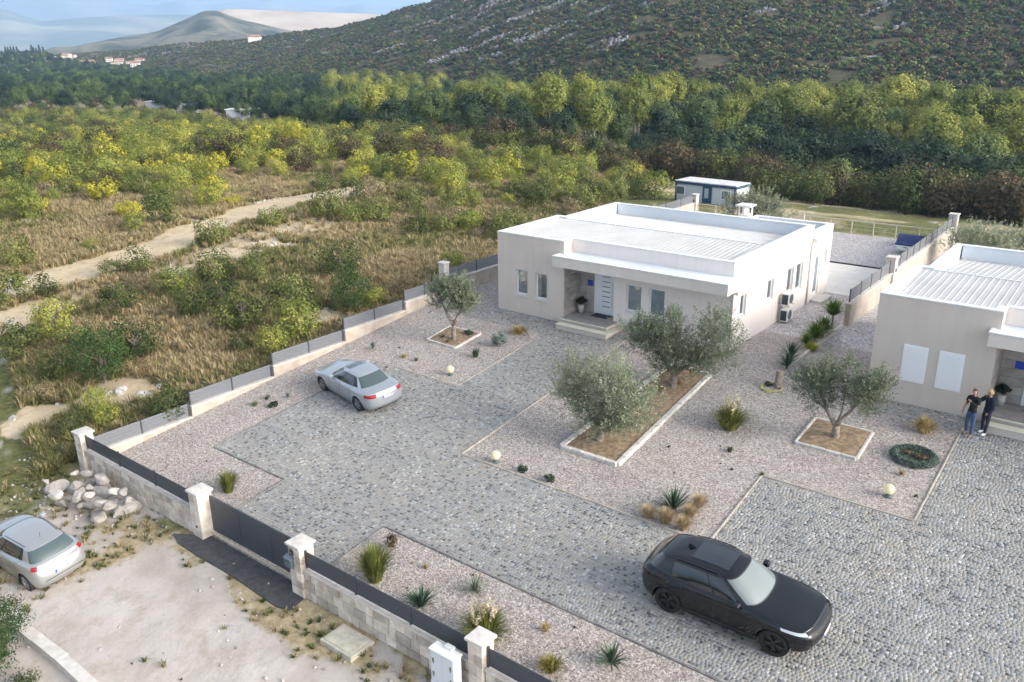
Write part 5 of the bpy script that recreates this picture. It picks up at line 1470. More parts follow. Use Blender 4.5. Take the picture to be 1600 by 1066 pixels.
# village in the distance
vr = random.Random(12)
vh_w = pmat('village_wall', (.62, .58, .52), (.74, .71, .66), .9, scale=.05); vh_r = pmat('village_roof', (.27, .16, .12), (.36, .23, .17), .9, scale=.1)
pan = flat('village_window', (.08, .09, .1), .2)
def on_mesh(px, r):
    dirs = np.arange(-120, 2201, 8); j = int(np.argmin(abs(dirs - px))); rr_ = np.hypot(MTV[:, j, 0], MTV[:, j, 1]); k = int(np.argmin(abs(rr_ - r)[:80])); return MTV[k, j]
def village_house(px, r, w, d, h, rot, label, white=False):
    dx, dy = px_dir(px); x, y = dx * r, dy * r; z = float(T(x, y)) - .3
    if px > 105:
        q_ = on_mesh(px, float(interp(MT_FOOT, px)) + vr.uniform(110, 200)); x, y, z = float(q_[0]), float(q_[1]), float(q_[2]) - .6
    R_ = empty('village_house', (x, y, z), (0, 0, rot)); tag(R_, label, 'house', 'houses of the distant village' if 'distant village' in label else None)
    MB().box(-w / 2, w / 2, -d / 2, d / 2, 0, h).build('wall', vh_w, R_)
    m = MB(); e = .5; a = [(-w / 2 - e, -d / 2 - e, h), (w / 2 + e, -d / 2 - e, h), (w / 2 + e, d / 2 + e, h), (-w / 2 - e, d / 2 + e, h)]; rg = [(-w / 2 - e, 0, h + d * .28), (w / 2 + e, 0, h + d * .28)]
    m.face([a[0], a[1], rg[1], rg[0]]); m.face([a[2], a[3], rg[0], rg[1]]); m.face([a[1], a[2], rg[1]]); m.face([a[3], a[0], rg[0]])
    m.build('roof', vh_w if white else vh_r, R_)
    wm = MB()
    for k in range(3):
        MB().box(-w / 2 + w * (k + .25) / 3, -w / 2 + w * (k + .6) / 3, -d / 2 - .06, -d / 2 - .01, h * .35, h * .7).build('window', pan, R_)
for i in range(24):
    px = vr.choice([vr.uniform(-30, 60), vr.uniform(40, 150), vr.uniform(110, 235)])
    village_house(px, vr.uniform(1010, 1200), vr.uniform(5, 9), vr.uniform(5, 6.5), vr.uniform(2.4, 4), vr.uniform(.3, 1.3), 'small pale house with red tiled roof in the distant village')
village_house(88, 1000, 9, 7, 5, .8, 'white gabled house standing nearest in the village at the far left', True)
village_house(30, 985, 16, 7, 3, .6, 'long low pale shed at the far left edge of the valley', True)
p_ = None
# house on the foothill and the small buildings in the wood
dx, dy = px_dir(397); 
def on_mesh(px, r):
    dirs = np.arange(-120, 2201, 8); j = int(np.argmin(abs(dirs - px))); rr_ = np.hypot(MTV[:, j, 0], MTV[:, j, 1]); k = int(np.argmin(abs(rr_ - r)[:80])); return MTV[k, j]
q_ = on_mesh(399, 930); R_ = empty('hillside_house', (float(q_[0]), float(q_[1]), float(q_[2]) - .5), (0, 0, .7)); tag(R_, 'pale house with red roof alone on the foothill ridge', 'house')
MB().box(-6, 6, -4, 4, 0, 5).build('wall', vh_w, R_); m = MB(); m.face([(-6.5, -4.5, 5), (6.5, -4.5, 5), (6.5, 0, 7.4), (-6.5, 0, 7.4)]); m.face([(6.5, 4.5, 5), (-6.5, 4.5, 5), (-6.5, 0, 7.4), (6.5, 0, 7.4)]); m.build('roof', vh_r, R_)
for (px, r, w, lab) in ((240, 330, 9, 'low pale building half hidden in the trees at the far edge of the field'), (280, 322, 8, 'pale shed with red roof edge among the bushes at the far side of the field'), (368, 268, 8, 'small light roofed shed between the trees left of the wood')):
    dx, dy = px_dir(px); x, y = dx * r, dy * r; R_ = empty('shed', (x, y, float(T(x, y))), (0, 0, .6)); tag(R_, lab, 'shed')
    MB().box(-w / 2, w / 2, -2.5, 2.5, 0, 4.2).build('wall', cw_, R_); MB().box(-w / 2 - .3, w / 2 + .3, -2.9, 2.9, 4.2, 4.45).build('roof', vh_w if px != 280 else vh_r, R_)
cyp = crown_mesh('cypress_crown', leaf_mat('leaf_cypress', [(.012, .025, .015), (.02, .04, .022), (.03, .055, .03)]), 500, 1.6, 7.5, 8.2, .9, 30, 81, clump_r=.25)
for px in (8, 12, 16.5, 21, 26, 49, 52, 56, 61, 67):
    r = vr.uniform(1040, 1080); dx, dy = px_dir(px); x, y = dx * r, dy * r
    t = empty('poplar_tree', (x, y, float(T(x, y)))); tag(t, 'slender dark tree standing in a row before the distant village', 'tree', 'row of slender trees by the distant village')
    s = vr.uniform(.9, 1.1); link('crown', cyp, t, sc=(s, s, s)); link('trunk', TRUNKS[1], t, sc=.6)
# ------------------------------------------------------------------ olive trees
L_olive = leaf_mat('leaf_olive', [(.14, .165, .10), (.25, .285, .18), (.43, .46, .34)], trans=.15, rough=.5)
L_olive_d = leaf_mat('leaf_olive_dark', [(.09, .12, .07), (.17, .205, .125), (.33, .36, .25)], trans=.15, rough=.5)
bark_olive = pmat('olive_bark', (.15, .125, .10), (.32, .28, .23), .9, scale=7, bmp=.8, bscale=18, coords='o')
def olive(x, y, limbs, lobes, nsprig, mat, label, z=None, leaf=.085, seed=0, name='olive_tree'):
    """limbs: list of ([points], r0, r1); lobes: (centre, radii, share)"""
    g = np.random.default_rng(seed)
    z = Zy(y) if z is None else z
    root = empty(name, (x, y, z)); tag(root, label, 'tree')
    m = MB()
    for pts, r0, r1 in limbs:
        P_ = [Vector(p) for p in pts]; q_ = []
        for a, b in zip(P_[:-1], P_[1:]):
            for t in (0, .5): q_.append(a.lerp(b, t) + Vector((rnd.uniform(-.02, .02), rnd.uniform(-.02, .02), 0)))
        q_.append(P_[-1]); n = len(q_)
        m.tube(q_, [r0 + (r1 - r0) * i / (n - 1) + (.03 if i == 0 else 0) for i in range(n)], 9)
    tips = [Vector(p[0][-1]) for p in limbs]
    mids = [Vector(p[0][len(p[0]) // 2]) for p in limbs]
    Vs = []; tones = []
    tot = sum(l[2] for l in lobes)
    for (c, rad, sh) in lobes:
        n = int(nsprig * sh / tot)
        u = g.normal(size=(n, 3)); u /= np.linalg.norm(u, axis=1)[:, None]
        rr_ = g.uniform(.25, 1, n) ** .6
        lump = 1 + .7 * np.sin(u[:, 0] * 5 + c[0] * 3 + seed) * np.cos(u[:, 1] * 4 + u[:, 2] * 5)
        st = np.array(c) + u * rr_[:, None] * np.array(rad) * lump[:, None]
        # twigs
        for k in range(0, n, 26):
            t = min(tips + mids, key=lambda p: (p - Vector(st[k])).length); e = Vector(st[k]); md = t.lerp(e, .5) + Vector((0, 0, .04))
            m.tube([t, md, e], [.016, .011, .005], 4, cap=False)
        dirn = u * .7 + np.array([0, 0, .75]) + g.normal(size=(n, 3)) * .35; dirn /= np.linalg.norm(dirn, axis=1)[:, None]
        ln_ = g.uniform(.18, .48, n); k = 10; tn = g.uniform(0, .55, n)
        side = np.cross(dirn, g.normal(size=(n, 3))); side /= np.linalg.norm(side, axis=1)[:, None]; sd2 = np.cross(dirn, side)
        for j in range(k):
            f = (j + .5) / k; an = j * 2.4
            o_ = side * cos(an) + sd2 * sin(an)
            base_ = st + dirn * (ln_ * f)[:, None]
            ax = dirn * .75 + o_ * .8; ax /= np.linalg.norm(ax, axis=1)[:, None]
            L_ = leaf * g.uniform(.7, 1.25, n)
            w = np.cross(ax, g.normal(size=(n, 3))); w /= np.linalg.norm(w, axis=1)[:, None]; w *= (L_ * .18)[:, None]
            tip = base_ + ax * L_[:, None]; mid_ = (base_ + tip) / 2
            Vs.append(np.stack([base_, mid_ - w, tip, mid_ + w], 1)); tones.append(np.clip(tn + g.uniform(0, .45, n), 0, 1))
    V = np.concatenate(Vs).reshape(-1, 3); F = np.arange(len(V)).reshape(-1, 4)
    m.build('trunk', bark_olive, root, smooth=True)
    link('crown', np_mesh('crown', V, F, mat, attrs={'tone': np.concatenate(tones)}), root)
    return root
# left forked tree in its square bed
p = G(709, 533)
olive(p.x, p.y, [([(0, 0, -.1), (.02, 0, .5), (.05, 0, .95)], .13, .10), ([(.03, 0, .85), (-.25, -.1, 1.35), (-.6, -.1, 1.9), (-.85, 0, 2.3)], .085, .03), ([(.05, 0, .85), (.25, .1, 1.35), (.5, .15, 1.8), (.75, .1, 2.3)], .09, .03),
                 ([(-.35, -.1, 1.5), (-.15, .1, 2.0), (0, .1, 2.5)], .05, .02), ([(.35, .1, 1.5), (.9, 0, 1.8), (1.15, -.1, 2.0)], .04, .015)],
      [((-.75, 0, 2.45), (.65, .55, .5), 1), ((.15, .1, 2.65), (.7, .6, .5), 1.2), ((.85, 0, 2.25), (.6, .55, .55), 1), ((.45, .1, 1.85), (.5, .4, .35), .5), ((-.9, -.3, 1.75), (.2, .2, .25), .12)],
      1700, L_olive_d, 'olive tree with a forked trunk in the square bed left of the beige house', seed=1)
p = G(937, 690)
olive(p.x, p.y, [([(0, 0, -.1), (.02, 0, .4), (0, 0, .6)], .17, .13), ([(0, 0, .5), (-.5, 0, 1.1), (-.95, .1, 1.9)], .09, .03), ([(0, 0, .5), (.1, .2, 1.3), (.2, .3, 2.2)], .09, .03), ([(0, 0, .5), (.5, -.1, 1.0), (1.0, 0, 1.7)], .08, .03), ([(0, 0, .5), (-.2, -.3, 1.2), (-.3, -.3, 1.9)], .07, .02)],
      [((-1.3, .2, 1.9), (.85, .75, 1.1), 1.4), ((-.5, -.1, 1.3), (.7, .6, .7), .7), ((.2, .3, 2.3), (.9, .8, .9), 1.2), ((1.25, .1, 1.8), (.9, .8, .85), 1.2), ((.1, -.1, .85), (.6, .45, .45), .6), ((.75, -.2, 1.1), (.9, .5, .5), .7)],
      3200, L_olive, 'wide bushy olive tree at the near end of the long planting bed', seed=2)
p = G(1052, 606)
olive(p.x, p.y, [([(0, 0, -.1), (0, 0, .5), (0, 0, .7)], .18, .14), ([(0, 0, .6), (-.7, 0, 1.3), (-1.3, .1, 2.0)], .09, .03), ([(0, 0, .6), (0, .2, 1.4), (0, .3, 2.3)], .09, .03), ([(0, 0, .6), (.7, .2, 1.3), (1.4, .3, 2.3)], .09, .03)],
      [((-1.45, 0, 2.0), (.95, .8, .85), 1.3), ((-.4, .2, 2.0), (.9, .8, .9), 1.3), ((1.6, .4, 2.2), (.85, .8, 1.05), 1.3), ((.9, .1, 1.4), (.8, .6, .6), .8), ((-.2, -.1, 1.1), (.7, .5, .5), .5), ((-.3, .2, 3.05), (.2, .2, .3), .1), ((1.35, .4, 3.25), (.25, .2, .3), .1)],
      3400, L_olive_d, 'tallest bushy olive tree at the far end of the long bed by the house', seed=3)
p = G(1304, 686)
olive(p.x, p.y, [([(0, 0, -.1), (0, 0, .35), (.02, 0, .55)], .15, .12), ([(0, 0, .45), (-.35, 0, 1.0), (-.75, .1, 1.7), (-.95, .1, 2.1)], .085, .025), ([(0, 0, .5), (.25, 0, .95), (.6, 0, 1.5), (.9, 0, 2.1)], .085, .025), ([(0, 0, .5), (.08, .2, 1.1), (.1, .2, 1.7)], .05, .02), ([(-.4, 0, 1.1), (-1.0, 0, 1.4), (-1.3, 0, 1.7)], .04, .015)],
      [((-1.0, .1, 1.9), (.62, .6, .55), 1.2), ((-.55, 0, 2.3), (.5, .5, .4), .6), ((-.5, -.05, 1.35), (.5, .35, .35), .35), ((.85, 0, 2.15), (.6, .6, .5), 1.1), ((.75, 0, 1.65), (.45, .5, .45), .6), ((1.3, 0, 2.55), (.25, .25, .25), .2), ((.1, .3, 2.75), (.3, .25, .2), .15), ((-.1, .2, 1.9), (.3, .3, .3), .15)],
      1750, L_olive_d, 'olive tree with spreading limbs in the square brown bed before the right house', seed=4)
olive(-24.2, 61.0, [([(0, 0, -.1), (0, 0, .8)], .18, .14), ([(0, 0, .7), (-.6, 0, 1.6)], .08, .03), ([(0, 0, .7), (.6, 0, 1.6)], .08, .03)],
      [((-1.2, 0, 1.7), (1.3, 1.1, 1.0), 1), ((0, 0, 2.2), (1.4, 1.2, 1.0), 1.2), ((1.3, 0, 1.7), (1.3, 1.1, 1.0), 1)], 1500, L_olive, 'pale olive tree showing over the roof of the left house', z=-.3, leaf=.13, seed=5)
for i, (x, y) in enumerate(((-8.4, 58.5), (-5.6, 60.0))):
    olive(x, y, [([(0, 0, -.1), (0, 0, .8)], .16, .12), ([(0, 0, .7), (-.5, 0, 1.5)], .07, .03), ([(0, 0, .7), (.5, 0, 1.5)], .07, .03)],
          [((-1.0, 0, 1.6), (1.1, 1.0, .9), 1), ((0, 0, 2.0), (1.2, 1.0, .9), 1), ((1.1, 0, 1.6), (1.1, 1.0, .9), 1)], 1000, L_olive, ('olive tree behind the right house nearest the dividing wall', 'olive tree behind the right house at the right edge of the picture')[i], z=-.3, leaf=.12, seed=6 + i)

# ------------------------------------------------------------------ garden plants
def plant(px, py, mesh, label, cat, name, s=1.0, P0=None, group=None):
    p = P0 or G(px, py)
    r = empty(name, (p.x, p.y, p.z), (0, 0, rnd.uniform(0, 6))); tag(r, label, cat, group)
    for nm, me_ in (mesh if isinstance(mesh, list) else [('foliage', mesh)]): link(nm, me_, r, sc=s)
    return r
MG_green = leaf_mat('ornamental_green', [(.08, .11, .02), (.17, .19, .04), (.33, .31, .10)], trans=.2)
MG_gold = leaf_mat('ornamental_gold', [(.22, .16, .06), (.40, .30, .12), (.58, .47, .24)], trans=.2)
MG_plume = leaf_mat('plume_cream', [(.45, .38, .25), (.58, .51, .36), (.70, .64, .48)], trans=.2)
MG_yucca = leaf_mat('yucca_green', [(.018, .05, .026), (.045, .095, .05), (.13, .19, .12)], trans=.1, rough=.45)
MG_agave = leaf_mat('agave_pale', [(.06, .09, .06), (.15, .19, .13), (.30, .33, .24)], trans=.1, rough=.45)
MG_blue = leaf_mat('blue_green', [(.06, .095, .075), (.12, .165, .135), (.22, .27, .23)], trans=.1)
MG_rust = leaf_mat('rust_ground', [(.10, .055, .03), (.20, .12, .06), (.30, .20, .11)], trans=.1)
MG_palm = leaf_mat('palm_green', [(.03, .07, .012), (.08, .15, .02), (.20, .27, .05)], trans=.15, rough=.4)
def plumes(seed, n, h, spread):
    g = np.random.default_rng(seed); Vs = []; 
    for i in range(n):
        a = g.uniform(0, 6.28); r = g.uniform(.15, 1) * spread; c = np.array([cos(a) * r, sin(a) * r, h * g.uniform(.8, 1.1)])
        for k in range(14):
            f = k / 14; t = np.array([cos(a) * .06, sin(a) * .06, .30]) * (f - .3); o = g.normal(size=3) * .028 * (1 - abs(f - .4))
            p = c + t + o; d = g.normal(size=3) * .03; w = g.normal(size=3) * .018
            Vs.append([p - d, p - w, p + d, p + w])
    V = np.array(Vs).reshape(-1, 3)
    return np_mesh('plumes', V, np.arange(len(V)).reshape(-1, 4), MG_plume, attrs={'tone': g.uniform(0, 1, len(V) // 4)})
def rosette(name, mat, n, h, w, seed, wid=.035, up=.35):
    """stiff pointed leaves from one centre"""
    g = np.random.default_rng(seed); Vs = []; tn = []
    for i in range(n):
        a = g.uniform(0, 6.28); el = g.uniform(.05, 1.0) ** .8; el = up * .3 + el * (pi / 2 - up * .3); L = g.uniform(.75, 1.0) * (w * cos(el) + h * sin(el))
        d = np.array([cos(a) * cos(el), sin(a) * cos(el), sin(el)]); s = np.array([-sin(a), cos(a), 0]); nn_ = np.cross(d, s)
        b0 = d * .02 + [0, 0, .03]; m_ = d * L * .45 + nn_ * .02 + [0, 0, .03]; e = d * L + np.array([0, 0, -.06 * L * cos(el)])
        Vs += [b0 - s * wid * .35, b0 + s * wid * .35, m_ + s * wid * .5, m_ - s * wid * .5, m_ - s * wid * .5, m_ + s * wid * .5, e + s * .003, e - s * .003]
        t = g.uniform(0, 1); tn += [t, t]
    V = np.array(Vs).reshape(-1, 3)
    return np_mesh(name, V, np.arange(len(V)).reshape(-1, 4), mat, attrs={'tone': tn})
# tall clumps
plant(357, 768, tuft_mesh('grass_blades', MG_green, 520, .95, .48, .016, 40, .35), 'upright green-yellow grass clump in the gravel left of the gate', 'grass clump', 'grass_clump')
plant(586, 906, [('foliage', tuft_mesh('grass_blades', MG_green, 900, 1.3, .62, .018, 41, .35))], 'tallest green-yellow grass clump near the right gate pillar', 'grass clump', 'grass_clump')
plant(612, 862, crown_mesh('rust_shrub', leaf_mat('leaf_plum', [(.05, .035, .025), (.10, .075, .05), (.19, .15, .10)]), 900, .30, .30, .34, .05, 18, 91), 'brownish small shrub behind the tallest grass clump', 'shrub', 'garden_shrub')
plant(757, 998, [('foliage', tuft_mesh('grass_blades', MG_green, 900, 1.0, .72, .018, 42, .5)), ('plume', plumes(5, 22, .85, .45))], 'arching grass clump with cream plumes behind the bottom pillar', 'grass clump', 'grass_clump')
plant(1140, 670, [('foliage', tuft_mesh('grass_blades', MG_green, 700, .85, .58, .018, 43, .5)), ('plume', plumes(6, 14, .72, .4))], 'arching grass clump with cream plumes right of the long bed', 'grass clump', 'grass_clump', 1.35)
plant(860, 1048, tuft_mesh('grass_blades', leaf_mat('yellow_grass', [(.13, .13, .03), (.28, .25, .06), (.45, .39, .14)]), 360, .50, .38, .016, 44, .5), 'round yellow-green grass clump at the bottom edge of the lower gravel bed', 'grass clump', 'grass_clump')
plant(852, 986, tuft_mesh('grass_blades', MG_gold, 150, .30, .16, .014, 45, .4), 'small orange-gold grass tuft in the lower gravel bed', 'grass clump', 'grass_tuft')
plant(811, 521, tuft_mesh('grass_blades', MG_gold, 330, .40, .44, .018, 46, .6), 'round golden grass mound between forked olive tree and house', 'grass clump', 'grass_clump', 1.25)
plant(1444, 675, tuft_mesh('grass_blades', MG_gold, 420, .80, .55, .018, 47, .7), 'golden windblown feather grass beside the right house wall', 'grass clump', 'feather_grass')
fg = tuft_mesh('grass_blades', leaf_mat('feather_gold', [(.30, .22, .12), (.46, .36, .22), (.60, .50, .34)]), 420, .46, .30, .012, 48, .35)
for (px, py, lab) in ((1012, 808, 'leftmost small golden feather grass below the agave'), (1040, 816, 'second golden feather grass from the left below the agave'), (1067, 827, 'lowest golden feather grass in front of the agave'), (1078, 808, 'small golden feather grass right at the foot of the agave'), (1092, 792, 'golden feather grass highest to the right of the agave')):
    plant(px, py, fg, lab, 'grass clump', 'feather_grass', rnd.uniform(1.1, 1.3), group='golden feather grasses round the agave')
# yuccas and agaves
plant(1052, 798, rosette('yucca_leaves', MG_yucca, 120, .80, .62, 50), 'tall dark green agave with pointed leaves above the black car', 'agave', 'agave')
plant(658, 950, rosette('yucca_leaves', MG_yucca, 120, .50, .60, 51, .04), 'dark green spiky yucca in the lower gravel bed near the wall', 'yucca', 'yucca')
plant(742, 926, rosette('agave_leaves', MG_agave, 90, .35, .50, 52, .03), 'pale striped spiky plant in the middle of the lower gravel bed', 'agave', 'agave')
plant(955, 1038, rosette('yucca_leaves', MG_yucca, 110, .45, .52, 53, .04), 'bushy dark green spiky yucca at the right of the lower gravel bed', 'yucca', 'yucca')
plant(743, 558, tuft_mesh('grass_blades', MG_yucca, 120, .55, .28, .022, 54, .3), 'upright green tuft below the square bed of the forked olive', 'plant', 'garden_plant')
plant(779, 541, crown_mesh('shrub_leaves', MG_blue, 700, .38, .34, .30, .07, 18, 92), 'dark blue-green shrub left of the golden mound', 'shrub', 'garden_shrub', 1.2)
# small ones
sm_blue = rosette('small_spikes', MG_blue, 60, .28, .24, 55, .02)
sm_green = tuft_mesh('small_tuft', M_weed, 60, .22, .18, .018, 56, .6)
sm_dark = crown_mesh('small_mound', L_dark, 420, .24, .14, .10, .06, 12, 93)
sm_pale = tuft_mesh('pale_tuft', MG_agave, 70, .30, .26, .016, 57, .6)
sm_gold = tuft_mesh('gold_tuft', MG_gold, 120, .24, .18, .016, 58, .3)
for (px, py, me_, s, lab) in ((583, 546, sm_blue, 1.3, 'small blue-green spiky plant left of the lamp by the left wall'), (631, 559, sm_gold, 1.0, 'small golden tuft left of the forked olive bed'), (650, 564, sm_green, 1.0, 'small green tuft beside the golden tuft near the forked olive'), (604, 575, sm_gold, .6, 'tiny orange tuft above the silver saloon'),
                              (398, 634, sm_pale, 1.1, 'pale yellowish spiky tuft left of the silver saloon'), (417, 624, sm_pale, 1.0, 'upright pale tuft behind the dark mound near the left wall'), (428, 636, sm_dark, 1.2, 'low dark green mound beside the pale tufts near the left wall'), (450, 622, sm_blue, .9, 'small grey-blue plant nearest the silver saloon'),
                              (816, 736, sm_dark, 1.0, 'small dark green tuft right of the central globe lamp'), (858, 751, sm_dark, 1.1, 'dark tuft in the gravel below the long bed'), (1140, 706, sm_green, 1.2, 'small green tuft below the plumed grass clump'), (1190, 743, sm_green, .8, 'tiny green weed at the corner of the edging'),
                              (1408, 742, sm_gold, .8, 'small spiky dry plant above the right globe lamp'), (1268, 548, tuft_mesh('yellow_fountain', leaf_mat('lemon_leaf', [(.30, .30, .03), (.45, .42, .05), (.60, .55, .12)]), 200, .55, .42, .03, 59, .6), 1.0, 'bright yellow shrub in the palm row between the houses'),
                              (665, 888, sm_gold, .7, 'flat faded tuft above the spiky yucca'), (822, 560, sm_dark, .01, '')):
    if lab: plant(px, py, me_, lab, 'plant', 'garden_plant', s)
# palm row
palm = rosette('palm_leaves', MG_palm, 240, .8, .75, 60, .05)
for (x, y, s, h, lab) in ((-11.6, 40.4, 1.0, .65, 'tallest bright green cordyline at the near end of the dividing wall'), (-11.55, 38.9, 1.0, .1, 'green palm-like plant second from the dividing wall'), (-11.6, 37.9, .95, .1, 'dense green palm-like plant in the middle of the row'), (-11.65, 36.9, .6, .1, 'small yellow-green plant beside the bright yellow shrub'), (-11.5, 34.6, 1.0, .05, 'dark green spreading plant near the stump'), (-11.3, 33.6, .85, .05, 'dark green spiky plant behind the right olive tree')):
    r = empty('palm_plant', (x, y, Zy(y)), (0, 0, rnd.uniform(0, 6))); tag(r, lab, 'plant')
    MB().tube([(0, 0, -.05), (0, 0, h + .1)], [.06, .04], 7).build('stem', bark, r); link('foliage', palm if 'dark' not in lab else bpy.data.meshes['yucca_leaves'], r, (0, 0, h), sc=s)
st = empty('tree_stump', (-10.95, 31.7, Zy(31.7))); tag(st, 'grey timber stump post standing beside the yellow hose', 'stump')
MB().tube([(0, 0, -.1), (.01, 0, .35), (.03, 0, .72)], [.16, .145, .14], 12).build('stump', pmat('grey_wood', (.20, .17, .14), (.34, .30, .26), .9, scale=9, coords='o', bmp=.6), st, smooth=False)
tp_ = crown_mesh('tap_leaf', L_dark, 160, .25, .1, .06, .06, 8, 95); plant(1200, 602, tp_, 'low dark leaves around the foot of the stump', 'plant', 'garden_plant')
hs = MB(); pts = []
for i in range(90):
    a = i / 90 * 2 * pi * 3.2; r = .38 + .03 * sin(i * .7) + (i / 90) * .03; pts.append((cos(a) * r, sin(a) * r * .95, .02 + .018 * (i / 30)))
hs.tube(pts, .016, 6); p = G(1205, 607)
o_ = hs.build('garden_hose', flat('hose_yellow', (.52, .50, .12), .5), None, (p.x, p.y, p.z), (radians(5.7), 0, 0), smooth=True); tag(o_, 'coiled yellow garden hose lying on the gravel beside the stump', 'hose')
# ring of ground cover
p = G(1428, 716); r = empty('ground_cover_ring', (p.x, p.y, p.z), (radians(5.7), 0, 0)); tag(r, 'oval blue-green ring of ground cover with rusty plants inside', 'plant bed')
g = np.random.default_rng(66); n = 5200; a = g.uniform(0, 6.28, n); rad = np.sqrt(g.uniform(.02, 1, n)); rx_, ry_ = .78, .72
pos = np.stack([np.cos(a) * rad * rx_, np.sin(a) * rad * ry_, .04 + .12 * np.sin(np.clip((rad - .55) / .45, 0, 1) * pi) + g.uniform(0, .03, n)], -1)
d = g.normal(size=(n, 3)) * .03; w = g.normal(size=(n, 3)) * .015; V = np.stack([pos - d, pos - w, pos + d, pos + w], 1).reshape(-1, 3)
link('foliage', np_mesh('foliage', V, np.arange(n * 4).reshape(-1, 4), MG_blue, attrs={'tone': g.uniform(0, 1, n)}), r)
link('rusty_plant', crown_mesh('rusty_plant', MG_rust, 600, .22, .12, .08, .05, 12, 96), r, (-.25, .1, 0)); link('rusty_plant', bpy.data.meshes['rusty_plant'], r, (.25, -.05, 0), sc=1.25)
link('grey_plant', crown_mesh('grey_plant', MG_blue, 400, .25, .12, .08, .04, 12, 97), r, (.05, .25, 0))
# planter growth
for (x, y, s, me_, lab) in ((-14.5, 29.7, 1.6, sm_gold, 'yellowish tuft growing at the foot of the far bushy olive'), (-14.9, 28.9, 1.5, sm_green, 'green weeds beside the far bushy olive in the long bed'), (-25.8, 29.6, 1.3, sm_dark, 'dark tuft at the back of the square bed of the forked olive'), (-26.7, 28.7, 1.1, sm_green, 'green weeds at the left of the forked olive bed'), (-26.1, 28.4, 1.0, sm_green, 'green weeds at the front of the forked olive bed')):
    plant(0, 0, me_, lab, 'plant', 'garden_plant', s, P0=Vector((x, y, Zy(y) + .05)))
sc_pts = []
for _ in range(420):
    x = rnd.uniform(-30, -4); y = rnd.uniform(13, 33)
    if any(a_ - .1 < x < b_ + .1 and c_ - .1 < y < d_ + .1 for a_, b_, c_, d_ in REG): continue
    if rnd.random() < .30: sc_pts.append((x, y, Zy(y)))
sc_pts = np.array(sc_pts); instancer('gravel_weeds', sc_pts, nr.uniform(0, 6, len(sc_pts)), nr.uniform(.12, .38, len(sc_pts)), [sm_dark, sm_green, sm_gold], label='tiny weeds and fallen leaves dotted over the gravel', cat='weeds')

stray = []
for (x0, x1, y0, y1) in REG:
    for _ in range(260):
        e = rnd.choice((0, 1, 2, 3)); d_ = abs(rnd.gauss(0, .22)); x = rnd.uniform(x0, min(x1, 2)); y = rnd.uniform(y0, y1)
        if e == 0: x = x0 + d_
        elif e == 1: y = y0 + d_
        elif e == 2: y = y1 - d_
        else: x = min(x1, 2) - d_
        stray.append((x, y, Zy(y) + .018))
stray = np.array(stray); instancer('stray_gravel', stray, nr.uniform(0, 6, len(stray)), nr.uniform(.02, .05, len(stray)), ROCKS[:3], label='stray gravel kicked onto the cobbles along the edgings', cat='gravel')
# globe lamps
globe = pmat('globe_cream', (.58, .50, .30), (.62, .55, .36), .3); globe.node_tree.nodes['Principled BSDF'].inputs['Emission Color'].default_value = (1, .88, .55, 1); globe.node_tree.nodes['Principled BSDF'].inputs['Emission Strength'].default_value = .1
for (px, py, lab) in ((704, 586, 'cream globe lamp below the forked olive tree'), (775, 722, 'cream globe lamp at the left tip of the central gravel garden'), (1388, 776, 'cream globe lamp in the gravel corner at the right')):
    p = G(px, py); r = empty('globe_lamp', p); tag(r, lab, 'garden lamp')
    MB().lathe([(0, 0), (.13, 0), (.13, .03), (.09, .06), (.09, .14), (0, .14)], 16).build('base', flat('lamp_base', (.10, .13, .13), .5) if 'lamp_base' not in bpy.data.materials else bpy.data.materials['lamp_base'], r, smooth=False)
    MB().lathe([(.17 * sin(t), .27 - .17 * cos(t)) for t in np.linspace(0.02, pi - .001, 14)], 22).build('globe', globe, r, smooth=True)
# ------------------------------------------------------------------ cars
def cr(P, t):
    """Catmull-Rom through P (n, ..., 3) at parameters t, mirrored or clamped ends already included (one extra point each side)"""
    t = np.asarray(t, float); i = np.clip(np.floor(t).astype(int), 0, len(P) - 4); f = (t - i)
    sh = (len(t),) + (1,) * (P.ndim - 1); f = f.reshape(sh)
    a, b, c, d = P[i], P[i + 1], P[i + 2], P[i + 3]
    return .5 * ((2 * b) + (c - a) * f + (2 * a - 5 * b + 4 * c - d) * f ** 2 + (3 * b - a - 3 * c + d) * f ** 3)
def sharpen(rs, k, d=.16):
    """two extra rings close to ring k make a crease along it"""
    A_ = np.array(rs); new = list(A_[:k]) + [A_[k] * (1 - d) + A_[k - 1] * d, A_[k], A_[k] * (1 - d) + A_[k + 1] * d] + list(A_[k + 1:])
    return [list(map(tuple, r)) for r in new], (list(range(k)) + [k - d, k, k + d] + list(range(k + 1, len(rs))), list(range(len(new))))
